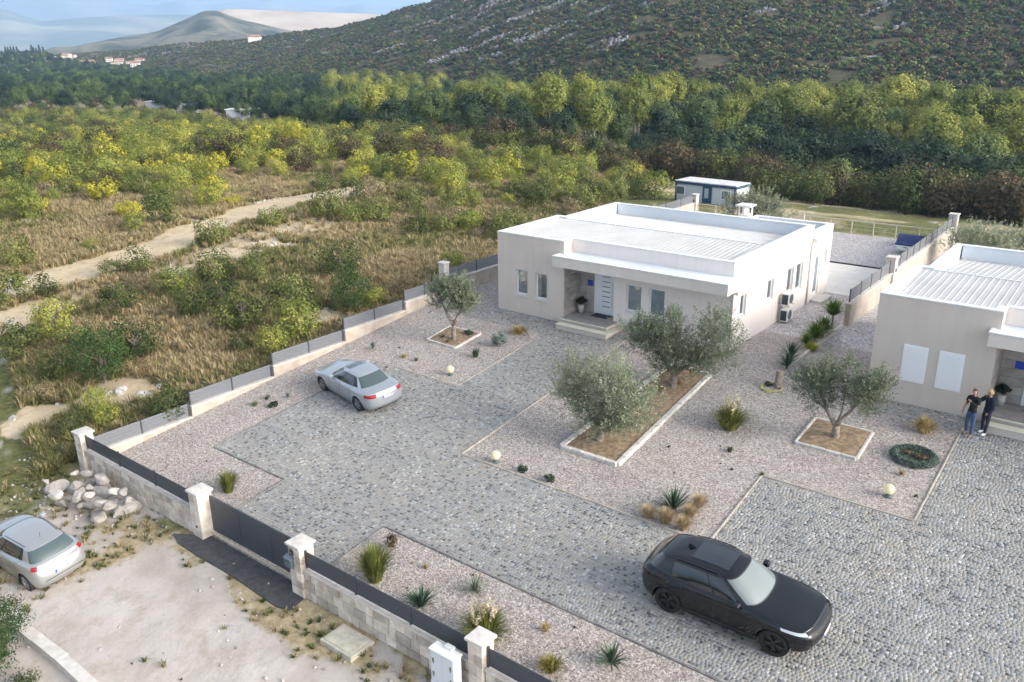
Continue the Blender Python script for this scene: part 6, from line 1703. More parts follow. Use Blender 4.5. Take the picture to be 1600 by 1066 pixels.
class Shell:
    def __init__(s, rings, g0, g1, bulge=.03):
        s.mp = None; s.R = np.array(rings, float); s.g0, s.g1, s.bulge = g0, g1, bulge     # greenhouse between rings g0 and g1
    def ringpts(s, a):
        a = np.asarray(a, float); R = s.R; fl = np.array([1, -1, 1.0])
        E_ = np.concatenate([(R[:, 1:2] * fl), R, (R[:, -2:-1] * fl)], 1)     # (K, 15, 3)
        P = np.swapaxes(E_, 0, 1); C = cr(P, np.abs(a))                       # (n, K, 3)
        C = C.copy(); C[..., 1] = np.maximum(C[..., 1], 0); C[a < 0, :, 1] *= -1
        return C
    def ev(s, a, b):
        C = s.ringpts(a); K = C.shape[1]; out = np.zeros((len(b), len(a), 3))
        Ck = np.swapaxes(C, 0, 1)
        def grp(lo, hi, bb):
            sub = Ck[lo:hi + 1]; ext = np.concatenate([2 * sub[:1] - sub[1:2], sub, 2 * sub[-1:] - sub[-2:-1]], 0); return cr(ext, bb - lo)
        b = np.asarray(b, float)
        m1 = b <= s.g0; m3 = b >= s.g1; m2 = ~m1 & ~m3
        if m1.any(): out[m1] = grp(0, s.g0, b[m1])
        if m3.any(): out[m3] = grp(s.g1, K - 1, b[m3])
        if m2.any():
            t = (b[m2] - s.g0)[:, None, None] / (s.g1 - s.g0); p = Ck[s.g0] * (1 - t) + Ck[s.g1] * t
            n = p.copy(); n[..., 2] = 0; n /= np.maximum(np.linalg.norm(n, axis=-1, keepdims=True), 1e-6)
            out[m2] = p + n * np.sin(pi * t) * s.bulge
        return out
    def patch(s, a0, a1, b0, b1, na, nb, off=0.0, skew=None):
        if s.mp: b0, b1 = np.interp([b0, b1], *s.mp)
        A = np.linspace(a0, a1, na + 1); B = np.linspace(b0, b1, nb + 1); V = s.ev(A, B)
        if off:
            e = 1e-2
            da = s.ev(A + e, B) - s.ev(A - e, B); db = s.ev(A, np.clip(B + e, 0, len(s.R) - 1)) - s.ev(A, np.clip(B - e, 0, len(s.R) - 1))
            n = np.cross(da, db); n /= np.maximum(np.linalg.norm(n, axis=-1, keepdims=True), 1e-9)
            c = V - np.array([0, 0, .55]); sg = np.sign((n * c).sum(-1, keepdims=True)); V = V + n * sg * off
        return V
def grid_faces(nb, na):
    ii = np.arange((nb + 1) * (na + 1)).reshape(nb + 1, na + 1)
    return np.stack([ii[:-1, :-1], ii[:-1, 1:], ii[1:, 1:], ii[1:, :-1]], -1).reshape(-1, 4)
tyre_mat = flat('tyre_rubber', (.018, .018, .019), .8)
chrome = flat('bright_trim', (.6, .61, .62), .2, .9)
seam = flat('door_seam', (.01, .01, .012), .6)
red_lens = flat('red_lens', (.26, .012, .012), .15, coat=.4)
clear_lens = flat('clear_lens', (.55, .58, .62), .1, .3, coat=.8)
plate_mat = flat('plate_white', (.60, .61, .63), .6)
plate_blue = flat('plate_blue', (.02, .06, .30), .5)
def wheel(parent, x, y, r, w, rim_mat, nsp=5, side=1):
    W_ = empty('wheel', (x, y, r), (0, 0, 0), parent)
    R1 = r * .70; h = w / 2
    MB().lathe([(R1, -h * .9), (r * .95, -h), (r, -h * .7), (r, h * .7), (r * .95, h), (R1, h * .9)], 30, 'y').build('tyre', tyre_mat, W_, smooth=True)
    m = MB(); m.lathe([(R1, -h * .88), (R1 * .96, -h * .5), (R1 * .96, h * .5), (R1, h * .88), (R1 + .008, h * .9)], 30, 'y')
    for k in range(nsp):
        a = 2 * pi * k / nsp + .3
        for da in (-.13, .13):
            M4 = Matrix.Rotation(a + da, 4, 'Y'); m.box(.02, R1 * .98, side * h * .62 - .02, side * h * .62 + .02, -r * .055, r * .055, M=M4)
    m.lathe([(0, side * h * .72), (r * .16, side * h * .70), (r * .16, side * h * .5)], 16, 'y')
    m.build('rim', rim_mat, W_)
    MB().lathe([(0, side * h * .30), (R1 * .9, side * h * .30)], 20, 'y').build('brake_disc', flat('brake_dark', (.05, .05, .055), .5, .5) if 'brake_dark' not in bpy.data.materials else bpy.data.materials['brake_dark'], W_)
def car(name, label, loc, heading, roll, rings, paint, glass, xf, xr, wr, ww, track, arch, rim_mat, spec, nsp=5):
    root = empty(name, loc); tag(root, label, 'car')
    K0 = len(rings); rings, mp_ = sharpen(rings, 4)
    Mx = Matrix.Rotation(roll, 4, 'X') @ Matrix.Rotation(heading, 4, 'Z')
    root.rotation_euler = Mx.to_euler()
    K = len(rings); S = Shell(rings, K - 4, K - 3); S.mp = mp_
    na, nb = 240, (K - 1) * 7
    V = S.ev(np.linspace(-12, 12, na + 1), np.linspace(0, K - 1, nb + 1)); F = grid_faces(nb, na)
    P = V.reshape(-1, 3)
    for xc in (xf, xr):
        dx = P[:, 0] - xc; dz = P[:, 2] - wr; dd = np.hypot(dx, dz); ins = (dd < arch) & (np.abs(P[:, 1]) > track * .55)
        fi = ins[F]; kill = fi.all(1); edge = fi.any(1) & ~kill
        vv = np.unique(F[edge][fi[edge]]); sc_ = arch / np.maximum(dd[vv], 1e-4)
        P[vv, 0] = xc + dx[vv] * sc_; P[vv, 2] = wr + dz[vv] * sc_
        F = F[~kill]
    link('body', np_mesh('body', P, F, paint, smooth=True), root)
    # underbody and arch liners
    ub = MB().box(xr - wr - .15, xf + wr + .1, -track * .62, track * .62, .2, .55); ub.box(min(r_[12][0] for r_ in rings[:2]) + .12, rings[0][0][0] - .1, -track * .5, track * .5, .22, .5)
    for xc in (xf, xr):
        for sgn in (-1, 1):
            y0 = sgn * track * .52; y1 = sgn * (track + .012)
            A_ = [radians(t) for t in range(-16, 197, 12)]
            for a_, b_ in zip(A_[:-1], A_[1:]):
                q_ = lambda t, y_: (xc + arch * cos(t), y_, wr + arch * sin(t))
                ub.face([q_(a_, y0), q_(b_, y0), q_(b_, y1), q_(a_, y1)]); ub.face([(xc, y0, wr), q_(a_, y0), q_(b_, y0)])
    ub.build('underbody', flat('underbody_black', (.012, .012, .013), .8) if 'underbody_black' not in bpy.data.materials else bpy.data.materials['underbody_black'], root)
    for sgn in (-1, 1):
        for xc in (xf, xr): wheel(root, xc, sgn * (track - ww / 2 + .005), wr, ww, rim_mat, nsp, sgn)
    g0 = K0 - 4
    def pt(nm, mat, a0, a1, b0, b1, off, na=14, nb=6, both=False, parent=root):
        for sg in ((1, -1) if both else (1,)):
            V = S.patch(a0 * sg, a1 * sg, b0, b1, na, nb, off)
            o_ = link(nm, np_mesh(nm, V.reshape(-1, 3), grid_faces(nb, na), mat, smooth=True), parent)
        return o_
    rub = black_plastic
    # glass with a black surround
    pt('window_surround', rub, -3.1, 3.1, g0 + .02, g0 + .98, .004, 40); ws = pt('windscreen', glass[0], -2.95, 2.95, g0 + .06, g0 + .95, .009, 40)
    pt('window_surround', rub, 4.0, 8.0, g0 + .05, g0 + .96, .004, 24, both=True)
    for (a0, a1) in spec['side']: pt('side_window', glass[1], a0, a1, g0 + .09, g0 + .92, .009, 12, both=True)
    r0, r1 = spec['rear']; pt('window_surround', rub, r0, 24 - r0, g0 + .04, g0 + .97, .004, 1) if False else None
    V = S.patch(r0, 12, g0 + r1[0], g0 + r1[1], 16, 8, .006); V2 = V.copy()[:, ::-1]; V2[..., 1] *= -1; VV = np.concatenate([V, V2[:, 1:]], 1)
    link('rear_window', np_mesh('rear_window', VV.reshape(-1, 3), grid_faces(8, VV.shape[1] - 1), glass[2], smooth=True), root)
    for (nm, mat, a0, a1, b0, b1, off) in spec['patch']: pt(nm, mat, a0, a1, b0, b1, off, both=True)
    for (a, b0, b1) in spec['seams']: pt('door_seam', seam, a - .02, a + .02, b0, b1, .002, 1, 16, both=True)
    for sgn in (-1, 1):
        hx, hz = spec['mirror']; m = MB().box(hx - .1, hx + .08, sgn * (spec['my'] + .13) - .10, sgn * (spec['my'] + .13) + .10, hz, hz + .15, .035)
        m.box(hx - .03, hx + .04, min(sgn * spec['my'] * .93, sgn * (spec['my'] + .06)), max(sgn * spec['my'] * .93, sgn * (spec['my'] + .06)), hz + .01, hz + .06); m.build('wing_mirror', spec['mirror_mat'], root, smooth=False)
    for (a, b) in spec['handles']:
        for sg in (1, -1):
            p = S.ev(np.array([a * sg]), np.array([np.interp(b, *mp_)]))[0, 0]
            MB().box(p[0] - .1, p[0] + .1, p[1] - .025, p[1] + .025, p[2] - .016, p[2] + .016, .01).build('door_handle', spec['handle_mat'], root)
    return root, S
def text(parent, s, loc, rot, size, mat, name='lettering', ext=.001):
    cu = bpy.data.curves.new(name, 'FONT'); cu.body = s; cu.size = size; cu.extrude = ext; cu.align_x = 'CENTER'; cu.align_y = 'CENTER'
    dg = bpy.data.objects.new('tmp_text', cu); COL.objects.link(dg)
    me_ = bpy.data.meshes.new_from_object(dg.evaluated_get(bpy.context.evaluated_depsgraph_get())); bpy.data.objects.remove(dg)
    me_.materials.clear(); me_.materials.append(mat)
    return link(name, me_, parent, loc, rot)
def plate(root, x, z, txt, tilt=0.0):
    P_ = empty('number_plate', (x, 0, z), (0, tilt, 0), root)
    MB().box(-.006, .0, -.26, .26, -.056, .056, .002).build('plate', plate_mat, P_); MB().box(-.008, -.0065, .205, .256, -.052, .052).build('plate_band', plate_blue, P_)
    text(P_, txt, (-.009, -.02, 0), (pi / 2, 0, -pi / 2), .10, black_plastic)
def rings(*rs):
    out = []
    for (X, Y, Z) in rs: out.append([(x, y, z) for x, y, z in zip(X, Y, Z if hasattr(Z, '__len__') else [Z] * 13)])
    return out
suv_r = rings(
 ([2.26, 2.2, 2.0, 1.45, .8, .35, -.15, -.7, -1.1, -1.5, -2.1, -2.26, -2.3], [0, .5, .80, .93, .95, .95, .95, .95, .95, .93, .82, .5, 0], .27),
 ([2.42, 2.35, 2.12, 1.47, .8, .35, -.15, -.7, -1.1, -1.5, -2.18, -2.38, -2.42], [0, .55, .88, .98, .975, .97, .97, .97, .975, .98, .88, .55, 0], .44),
 ([2.46, 2.40, 2.16, 1.47, .8, .35, -.15, -.7, -1.1, -1.5, -2.2, -2.42, -2.46], [0, .58, .91, .995, .985, .975, .97, .975, .985, .995, .90, .56, 0], .70),
 ([2.43, 2.37, 2.12, 1.47, .8, .35, -.15, -.7, -1.1, -1.5, -2.2, -2.41, -2.45], [0, .57, .89, .985, .975, .965, .965, .97, .98, .985, .89, .55, 0], [.84, .84, .86, .90, .93, .93, .93, .94, .95, .96, .95, .94, .94]),
 ([2.26, 2.22, 2.02, 1.44, .82, .35, -.15, -.7, -1.15, -1.55, -2.2, -2.38, -2.42], [0, .55, .83, .94, .94, .935, .935, .935, .94, .94, .86, .53, 0], [.96, .955, .95, 1.0, 1.03, 1.03, 1.04, 1.05, 1.07, 1.09, 1.07, 1.06, 1.06]),
 ([1.62, 1.60, 1.5, 1.2, .74, .33, -.15, -.68, -1.25, -1.7, -2.17, -2.33, -2.37], [0, .5, .76, .87, .905, .91, .91, .91, .905, .89, .80, .48, 0], [1.065, 1.06, 1.05, 1.06, 1.075, 1.08, 1.085, 1.095, 1.11, 1.13, 1.13, 1.12, 1.12]),
 ([1.02, .98, .86, .70, .58, .28, -.17, -.68, -1.42, -1.80, -2.10, -2.22, -2.26], [0, .42, .68, .79, .845, .87, .875, .87, .84, .80, .72, .42, 0], [1.10, 1.10, 1.10, 1.10, 1.10, 1.11, 1.12, 1.13, 1.16, 1.18, 1.19, 1.20, 1.20]),
 ([.28, .25, .14, .02, -.06, -.22, -.48, -.88, -1.42, -1.60, -1.76, -1.86, -1.89], [0, .38, .55, .60, .625, .655, .665, .655, .62, .59, .53, .32, 0], [1.60, 1.595, 1.575, 1.56, 1.55, 1.575, 1.59, 1.585, 1.545, 1.54, 1.53, 1.53, 1.53]),
 ([.10, .08, 0, -.08, -.16, -.28, -.5, -.88, -1.3, -1.42, -1.52, -1.6, -1.62], [0, .28, .40, .44, .46, .48, .49, .48, .46, .43, .38, .22, 0], [1.635, 1.635, 1.63, 1.63, 1.635, 1.645, 1.655, 1.65, 1.62, 1.61, 1.60, 1.60, 1.60]),
 ([-.15, -.15, -.2, -.24, -.28, -.36, -.5, -.8, -1.1, -1.18, -1.24, -1.28, -1.3], [0] * 13, [1.66, 1.66, 1.66, 1.665, 1.67, 1.675, 1.68, 1.67, 1.65, 1.64, 1.64, 1.64, 1.64]))
sed_r = rings(
 ([2.22, 2.16, 1.95, 1.45, .85, .4, -.1, -.6, -1.0, -1.4, -2.05, -2.24, -2.28], [0, .46, .74, .84, .86, .86, .86, .86, .86, .84, .74, .46, 0], .22),
 ([2.38, 2.31, 2.06, 1.47, .85, .4, -.1, -.6, -1.0, -1.42, -2.14, -2.38, -2.42], [0, .52, .82, .91, .905, .90, .90, .90, .905, .91, .82, .5, 0], .38),
 ([2.41, 2.34, 2.1, 1.47, .85, .4, -.1, -.6, -1.0, -1.42, -2.16, -2.40, -2.44], [0, .54, .84, .925, .92, .91, .91, .915, .92, .925, .84, .52, 0], .58),
 ([2.34, 2.28, 2.04, 1.45, .85, .4, -.1, -.6, -1.0, -1.42, -2.15, -2.38, -2.42], [0, .53, .81, .90, .90, .895, .895, .90, .905, .91, .83, .51, 0], [.70, .70, .72, .77, .80, .81, .82, .83, .84, .85, .84, .83, .83]),
 ([2.1, 2.06, 1.88, 1.38, .85, .4, -.1, -.6, -1.05, -1.48, -2.10, -2.30, -2.34], [0, .5, .75, .86, .865, .865, .865, .865, .87, .87, .79, .48, 0], [.80, .795, .79, .85, .88, .885, .89, .90, .91, .92, .93, .94, .94]),
 ([1.5, 1.48, 1.4, 1.15, .74, .36, -.12, -.62, -1.2, -1.6, -1.95, -2.05, -2.08], [0, .46, .69, .79, .83, .835, .835, .835, .83, .80, .70, .43, 0], [.91, .905, .895, .905, .92, .925, .93, .935, .95, .96, .975, .985, .99]),
 ([.95, .91, .80, .66, .55, .28, -.14, -.62, -1.38, -1.50, -1.66, -1.76, -1.79], [0, .40, .64, .74, .785, .81, .815, .805, .75, .69, .61, .36, 0], [.95, .95, .95, .945, .94, .945, .95, .955, .985, .99, 1.0, 1.01, 1.01]),
 ([.14, .11, .02, -.08, -.16, -.28, -.48, -.76, -1.06, -1.10, -1.15, -1.19, -1.2], [0, .33, .48, .53, .55, .57, .575, .565, .53, .51, .47, .29, 0], [1.39, 1.385, 1.37, 1.36, 1.355, 1.375, 1.39, 1.38, 1.34, 1.34, 1.345, 1.35, 1.35]),
 ([-.02, -.03, -.1, -.16, -.22, -.32, -.48, -.72, -.95, -.98, -1.02, -1.05, -1.06], [0, .24, .35, .39, .41, .42, .43, .42, .40, .38, .35, .2, 0], [1.425, 1.425, 1.42, 1.42, 1.42, 1.43, 1.44, 1.43, 1.405, 1.40, 1.40, 1.40, 1.40]),
 ([-.2, -.2, -.24, -.28, -.3, -.38, -.5, -.66, -.8, -.82, -.84, -.86, -.87], [0] * 13, [1.45, 1.45, 1.45, 1.45, 1.455, 1.46, 1.46, 1.455, 1.44, 1.435, 1.43, 1.43, 1.43]))
hat_r = rings(
 ([1.95, 1.9, 1.72, 1.3, .8, .4, 0, -.45, -.85, -1.3, -1.8, -1.95, -1.98], [0, .44, .70, .79, .81, .81, .81, .81, .81, .79, .72, .46, 0], .22),
 ([2.10, 2.04, 1.82, 1.32, .8, .4, 0, -.45, -.85, -1.3, -1.87, -2.06, -2.1], [0, .5, .77, .855, .85, .845, .845, .85, .855, .86, .79, .5, 0], .40),
 ([2.12, 2.06, 1.84, 1.32, .8, .4, 0, -.45, -.85, -1.3, -1.88, -2.07, -2.11], [0, .5, .78, .87, .865, .86, .86, .865, .87, .875, .80, .5, 0], .62),
 ([2.05, 1.99, 1.78, 1.3, .8, .4, 0, -.45, -.9, -1.32, -1.85, -2.0, -2.03], [0, .5, .76, .85, .85, .85, .85, .855, .86, .86, .79, .49, 0], [.74, .74, .76, .80, .83, .84, .85, .86, .87, .88, .84, .80, .79]),
 ([1.85, 1.81, 1.65, 1.25, .8, .4, 0, -.48, -.98, -1.38, -1.82, -1.97, -2.0], [0, .47, .70, .80, .82, .82, .82, .825, .83, .83, .76, .47, 0], [.84, .835, .83, .88, .91, .92, .925, .93, .95, .97, .95, .92, .91]),
 ([1.45, 1.43, 1.35, 1.1, .76, .38, -.02, -.5, -1.1, -1.48, -1.80, -1.93, -1.96], [0, .43, .65, .75, .79, .79, .79, .79, .79, .77, .71, .44, 0], [.95, .945, .935, .94, .95, .955, .96, .965, .985, 1.0, 1.0, .98, .98]),
 ([1.05, 1.01, .90, .76, .66, .34, -.06, -.54, -1.25, -1.55, -1.76, -1.86, -1.89], [0, .39, .61, .71, .755, .77, .775, .765, .72, .69, .63, .38, 0], [.985, .985, .98, .975, .97, .975, .98, .985, 1.01, 1.02, 1.03, 1.03, 1.03]),
 ([.30, .27, .18, .08, 0, -.14, -.34, -.64, -1.2, -1.36, -1.47, -1.54, -1.56], [0, .33, .49, .545, .565, .585, .59, .58, .545, .535, .505, .31, 0], [1.40, 1.395, 1.38, 1.37, 1.365, 1.385, 1.40, 1.395, 1.355, 1.35, 1.35, 1.36, 1.36]),
 ([.14, .12, .06, -.01, -.06, -.18, -.34, -.62, -1.05, -1.18, -1.28, -1.34, -1.36], [0, .24, .36, .40, .42, .43, .44, .43, .41, .40, .37, .22, 0], [1.435, 1.435, 1.43, 1.43, 1.43, 1.44, 1.445, 1.44, 1.415, 1.405, 1.40, 1.40, 1.40]),
 ([-.05, -.05, -.1, -.13, -.16, -.24, -.34, -.58, -.85, -.92, -.97, -1.0, -1.02], [0] * 13, [1.455, 1.455, 1.455, 1.455, 1.46, 1.465, 1.465, 1.455, 1.44, 1.435, 1.43, 1.43, 1.43]))
def paint(name, c, metal, rough, coat): 
    m = flat(name, c, rough, metal, coat=coat); return m
black_paint = paint('black_paint', (.0025, .0035, .006), 0, .04, .4)
silver_paint = paint('silver_paint', (.40, .43, .47), .55, .28, .8)
beige_silver = paint('pale_silver_paint', (.38, .39, .395), .5, .30, .8)
def cglass(n, c, r=.04, coat=1.0): return flat(n, c, r, 0, .55, coat)
tint = cglass('tinted_glass', (.010, .016, .022), .03); screen = cglass('screen_glass', (.17, .20, .20), .06); greenish = cglass('greenish_glass', (.05, .075, .075), .05)
black_rim = flat('black_rim', (.045, .046, .05), .25, .6, coat=.5); alloy = flat('alloy_rim', (.45, .46, .48), .3, .8); hub = flat('hubcap', (.40, .40, .40), .4, .6)
SL = math.atan(.1)
suv, S1 = car('parked_car', 'black estate-bodied off-roader with dark wheels parked on the cobbles at the lower right', (-7.02, 18.62, Zy(18.62) + .02), radians(0.5), SL, suv_r, black_paint, (screen, tint, tint), 1.47, -1.47, .39, .28, .97, .455, black_rim,
    dict(side=[(4.25, 5.92), (6.02, 7.95)], rear=(9.3, (.06, .92)),
         patch=[('headlight', clear_lens, 1.55, 2.75, 3.15, 3.75, .006), ('tail_light', red_lens, 10.0, 11.2, 3.25, 3.75, .008), ('front_grille', seam, 0, 1.35, 1.6, 3.2, .005), ('bumper_intake', seam, 1.45, 2.3, .9, 1.9, .005), ('sill_trim', black_plastic, 4.2, 8.2, .3, .9, .006)],
         seams=[(4.15, 1.0, 5.6), (6.0, 1.0, 5.95), (7.9, 1.0, 5.8)], mirror=(.50, 1.08), my=.87, mirror_mat=black_paint, handles=[(5.75, 3.6), (7.6, 3.7)], handle_mat=black_paint))
# roof rails, panoramic roof, aerial fin, hood lines
for sg in (1, -1):
    q_ = S1.ev(np.array([5.0, 6.0, 7.0, 7.9]) * sg, np.array([9.25]))[0]
    MB().tube([(p[0], p[1], p[2] + .035) for p in q_], .016, 6).build('roof_rail', black_plastic, suv)
def roof_plate(root, S, x0, x1, yw, name, mat, off=.012):
    P = S.ev(np.linspace(-12, 12, 241), np.linspace(len(S.R) - 3.6, len(S.R) - 1, 40)).reshape(-1, 3)
    xs = np.linspace(x0, x1, 13); ys = np.linspace(-yw, yw, 15); V = []
    for x in xs:
        for y in ys:
            d = np.hypot(P[:, 0] - x, P[:, 1] - y); k = np.argsort(d)[:6]; w = 1 / (d[k] + 1e-3); V.append((x, y, float((P[k, 2] * w).sum() / w.sum()) + off))
    link(name, np_mesh(name, np.array(V), grid_faces(12, 14), mat, smooth=True), root)
roof_plate(suv, S1, -1.05, .0, .40, 'glass_roof', tint)
m = MB(); m.face([(-1.35, -.02, 1.62), (-1.1, -.02, 1.65), (-1.3, 0, 1.75)]); m.face([(-1.1, .02, 1.65), (-1.35, .02, 1.62), (-1.3, 0, 1.75)]); m.build('aerial_fin', black_paint, suv)
plate(suv, -2.47, .80, 'A57-M-183'); 
fpl = empty('number_plate', (2.475, 0, .60), (0, 0, pi), suv); MB().box(-.006, 0, -.26, .26, -.056, .056, .002).build('plate', plate_mat, fpl); MB().box(-.008, -.0065, .205, .256, -.052, .052).build('plate_band', plate_blue, fpl)
# tail fascia
sed, S2 = car('parked_car', 'silver saloon with a sunroof parked beside the left boundary wall', (-25.98, 22.42, Zy(22.42) + .02), radians(169.5), 0, sed_r, silver_paint, (tint, tint, greenish), 1.44, -1.43, .325, .23, .905, .375, alloy,
    dict(side=[(4.3, 5.9), (6.05, 7.6)], rear=(9.35, (.05, .95)),
         patch=[('headlight', clear_lens, 1.5, 2.8, 2.6, 3.6, .006), ('tail_light', red_lens, 9.75, 11.0, 2.75, 3.7, .007), ('front_grille', seam, 0, 1.1, 2.0, 3.3, .005), ('bumper_trim', seam, 1.2, 2.2, .9, 1.4, .005)],
         seams=[(4.2, .8, 5.6), (6.0, .8, 5.95), (7.7, .9, 5.6)], mirror=(.50, .93), my=.80, mirror_mat=silver_paint, handles=[(5.7, 3.9), (7.3, 3.9)], handle_mat=silver_paint))
sed.rotation_euler = (Matrix.Rotation(SL, 4, 'X') @ Matrix.Rotation(radians(169.5), 4, 'Z')).to_euler()
roof_plate(sed, S2, -.36, .02, .40, 'sunroof', tint)
plate(sed, -2.455, .74, 'M36-E-903')
MB().box(-2.405, -2.39, -.42, .42, .835, .85).build('boot_trim', flat('dull_trim', (.3, .31, .32), .4, .4), sed)
ht_z = float(T(-26.5, 8.7))
hat, S3 = car('parked_car', 'silver hatchback parked on the dirt at the left edge of the picture', (-26.45, 8.78, ht_z + .0), radians(183), SL, hat_r, beige_silver, (tint, tint, greenish), 1.30, -1.31, .31, .2, .865, .355, hub,
    dict(side=[(4.3, 5.9), (6.1, 7.75)], rear=(9.25, (.02, .93)),
         patch=[('headlight', clear_lens, 1.4, 2.7, 2.6, 3.7, .006), ('tail_light', red_lens, 9.95, 10.5, 3.2, 4.8, .007), ('front_grille', seam, 0, 1.1, 2.0, 3.0, .005)],
         seams=[(4.2, .8, 5.6), (6.0, .8, 5.95), (8.1, .9, 5.6)], mirror=(.62, .96), my=.77, mirror_mat=beige_silver, handles=[(5.7, 4.0), (7.4, 4.0)], handle_mat=beige_silver))
for sg in (1, -1):
    q_ = S3.ev(np.array([4.4, 5.0, 6.0, 7.0, 8.2]) * sg, np.array([9.35]))[0]
    MB().tube([(p[0], p[1], p[2] + .008) for p in q_], .010, 5).build('roof_strip', black_plastic, hat)
MB().tube([(-1.15, 0, 1.41), (-1.25, 0, 1.62)], .006, 5).build('aerial', black_plastic, hat)
MB().box(-1.56, -1.53, -.13, .13, 1.33, 1.36, .006).build('brake_light', red_lens, hat)
plate(hat, -2.125, .66, 'E92-K-966')
m = MB().box(-2.0, -1.99, -.55, .55, .80, .803); m.box(-2.14, -2.12, -.62, .62, .50, .503); m.build('tailgate_seam', seam, hat)

# ------------------------------------------------------------------ the two people by the right house
def skin_body(name, joints, edges, mat, parent, sub=2):
    me_ = bpy.data.meshes.new(name); me_.from_pydata([j[0] for j in joints], edges, []); me_.update(); me_.materials.append(mat)
    o_ = bpy.data.objects.new(name, me_); COL.objects.link(o_)
    md = o_.modifiers.new('skin', 'SKIN'); md.use_smooth_shade = True; md.branch_smoothing = .6
    for v, j in zip(me_.skin_vertices[0].data, joints): v.radius = (j[1], j[2] if len(j) > 2 else j[1])
    me_.skin_vertices[0].data[0].use_root = True
    sb = o_.modifiers.new('sub', 'SUBSURF'); sb.levels = sub; sb.render_levels = sub
    dg = bpy.context.evaluated_depsgraph_get(); dg.update(); ev = o_.evaluated_get(dg); m2 = bpy.data.meshes.new_from_object(ev)
    bpy.data.objects.remove(o_); m2.name = name
    return link(name, m2, parent)
skin_m = flat('skin', (.46, .27, .19), .55)
def person(x, y, heading, label, top_mat, leg_mat, shoe_mat, hair_mat, h, arms, sleeve, hair, lean=0.0, head_tilt=.0, female=False):
    root = empty('person', (x, y, Zy(y) + .035), (0, 0, heading)); tag(root, label, 'person')
    k = h / 1.78
    def J(x_, y_, z_, r, r2=None): return ((x_ * k, y_ * k, z_ * k), r * k, (r2 or r) * k)
    sw = .185 if not female else .165
    # body: pelvis root, spine, neck, legs, arms (facing +x)
    Jn = [J(0, 0, .95, .145, .11), J(0, 0, 1.12, .125, .10), J(0, 0, 1.30, .15, .11), J(.0, 0, 1.44, .11, .09), J(.01, 0, 1.51, .055), J(.02, 0, 1.56, .05)]
    E_ = [(0, 1), (1, 2), (2, 3), (3, 4), (4, 5)]
    def add(parent_i, chain):
        p = parent_i
        for c in chain: Jn.append(J(*c)); E_.append((p, len(Jn) - 1)); p = len(Jn) - 1
        return p
    legs = {}
    for s, (fx, fy, kx) in ((1, arms['lfoot']), (-1, arms['rfoot'])):
        legs[s] = add(0, [(0, s * .095, .86, .088), (kx, s * .11 + fy * .5, .50, .06), (fx, s * .11 + fy, .12, .042), (fx + .02, s * .11 + fy, .05, .04), (fx + .16, s * .12 + fy, .03, .035)])
    for s, pts in ((1, arms['l']), (-1, arms['r'])):
        add(3, [(0, s * sw, 1.42, .058)] + [(a, b, c, d) for (a, b, c, d) in pts])
    body = skin_body('body', Jn, E_, skin_m, root)
    # the clothes are shells over the body: offset faces by region
    bm_v = np.zeros(len(body.data.vertices) * 3); body.data.vertices.foreach_get('co', bm_v); co = bm_v.reshape(-1, 3) / k
    nm = np.zeros(len(co) * 3); body.data.vertices.foreach_get('normal', nm); nm = nm.reshape(-1, 3)
    def shell(nm_, mask, mat, off):
        fs = [tuple(p.vertices) for p in body.data.polygons if all(mask[v] for v in p.vertices)]
        used = sorted({v for f in fs for v in f}); mp_ = {v: i for i, v in enumerate(used)}
        me_ = bpy.data.meshes.new(nm_); me_.from_pydata([tuple((co[v] + nm[v] * off) * k) for v in used], [], [tuple(mp_[v] for v in f) for f in fs]); me_.materials.append(mat)
        me_.polygons.foreach_set('use_smooth', [True] * len(fs)); me_.update(); link(nm_, me_, root)
    armd = np.abs(co[:, 1])
    shell('trousers', (co[:, 2] < 1.0) & (co[:, 2] > .09) & ~((armd > .21) & (co[:, 2] > .6)), leg_mat, .012)
    tm = (co[:, 2] > .90) & (co[:, 2] < 1.50)
    tm &= (armd < .24) | (co[:, 2] > sleeve) if sleeve < 9 else True
    if sleeve < .5: tm = ((co[:, 2] > .90) & (co[:, 2] < 1.50)) | ((armd > .2) & (co[:, 2] > .86))
    shell('shirt' if sleeve > .5 else 'jacket', tm, top_mat, .018 if sleeve > .5 else .03)
    shell('shoes', co[:, 2] < .10, shoe_mat, .012)
    # head
    import bmesh
    Hd = empty('head', (.03 * k, 0, 1.66 * k), (0, head_tilt, arms.get('turn', 0)), root)
    bm = bmesh.new(); bmesh.ops.create_uvsphere(bm, u_segments=20, v_segments=16, radius=1)
    for v in bm.verts:
        x_, y_, z_ = v.co; jaw = max(0, -z_); f = 1 - .28 * jaw
        v.co = Vector((x_ * .098 * (1 - .12 * jaw) + (.012 if z_ < 0 and x_ > 0 else 0), y_ * .078 * f, z_ * .125))
        if x_ > .92 and -.35 < z_ < .05: v.co.x += .022
    me_ = bpy.data.meshes.new('face'); bm.to_mesh(me_); bm.free(); me_.materials.append(skin_m); me_.polygons.foreach_set('use_smooth', [True] * len(me_.polygons)); link('face', me_, Hd, sc=k)
    m = MB()
    for s in (-1, 1): m.box(.086, .094, s * .032 - .012, s * .032 + .012, .005, .018, .003); m.box(-.01, .02, s * .078 - .008, s * .078 + .008, -.03, .03, .004)
    m.box(.088, .098, -.022, .022, -.062, -.054, .002); m.build('facial_features', flat('feature_dark', (.10, .05, .04), .6) if 'feature_dark' not in bpy.data.materials else bpy.data.materials['feature_dark'], Hd)
    bm = bmesh.new(); bmesh.ops.create_uvsphere(bm, u_segments=20, v_segments=16, radius=1)
    kill = [v for v in bm.verts if (v.co.x > .35 and v.co.z < .55) or v.co.z < hair]
    bmesh.ops.delete(bm, geom=kill, context='VERTS')
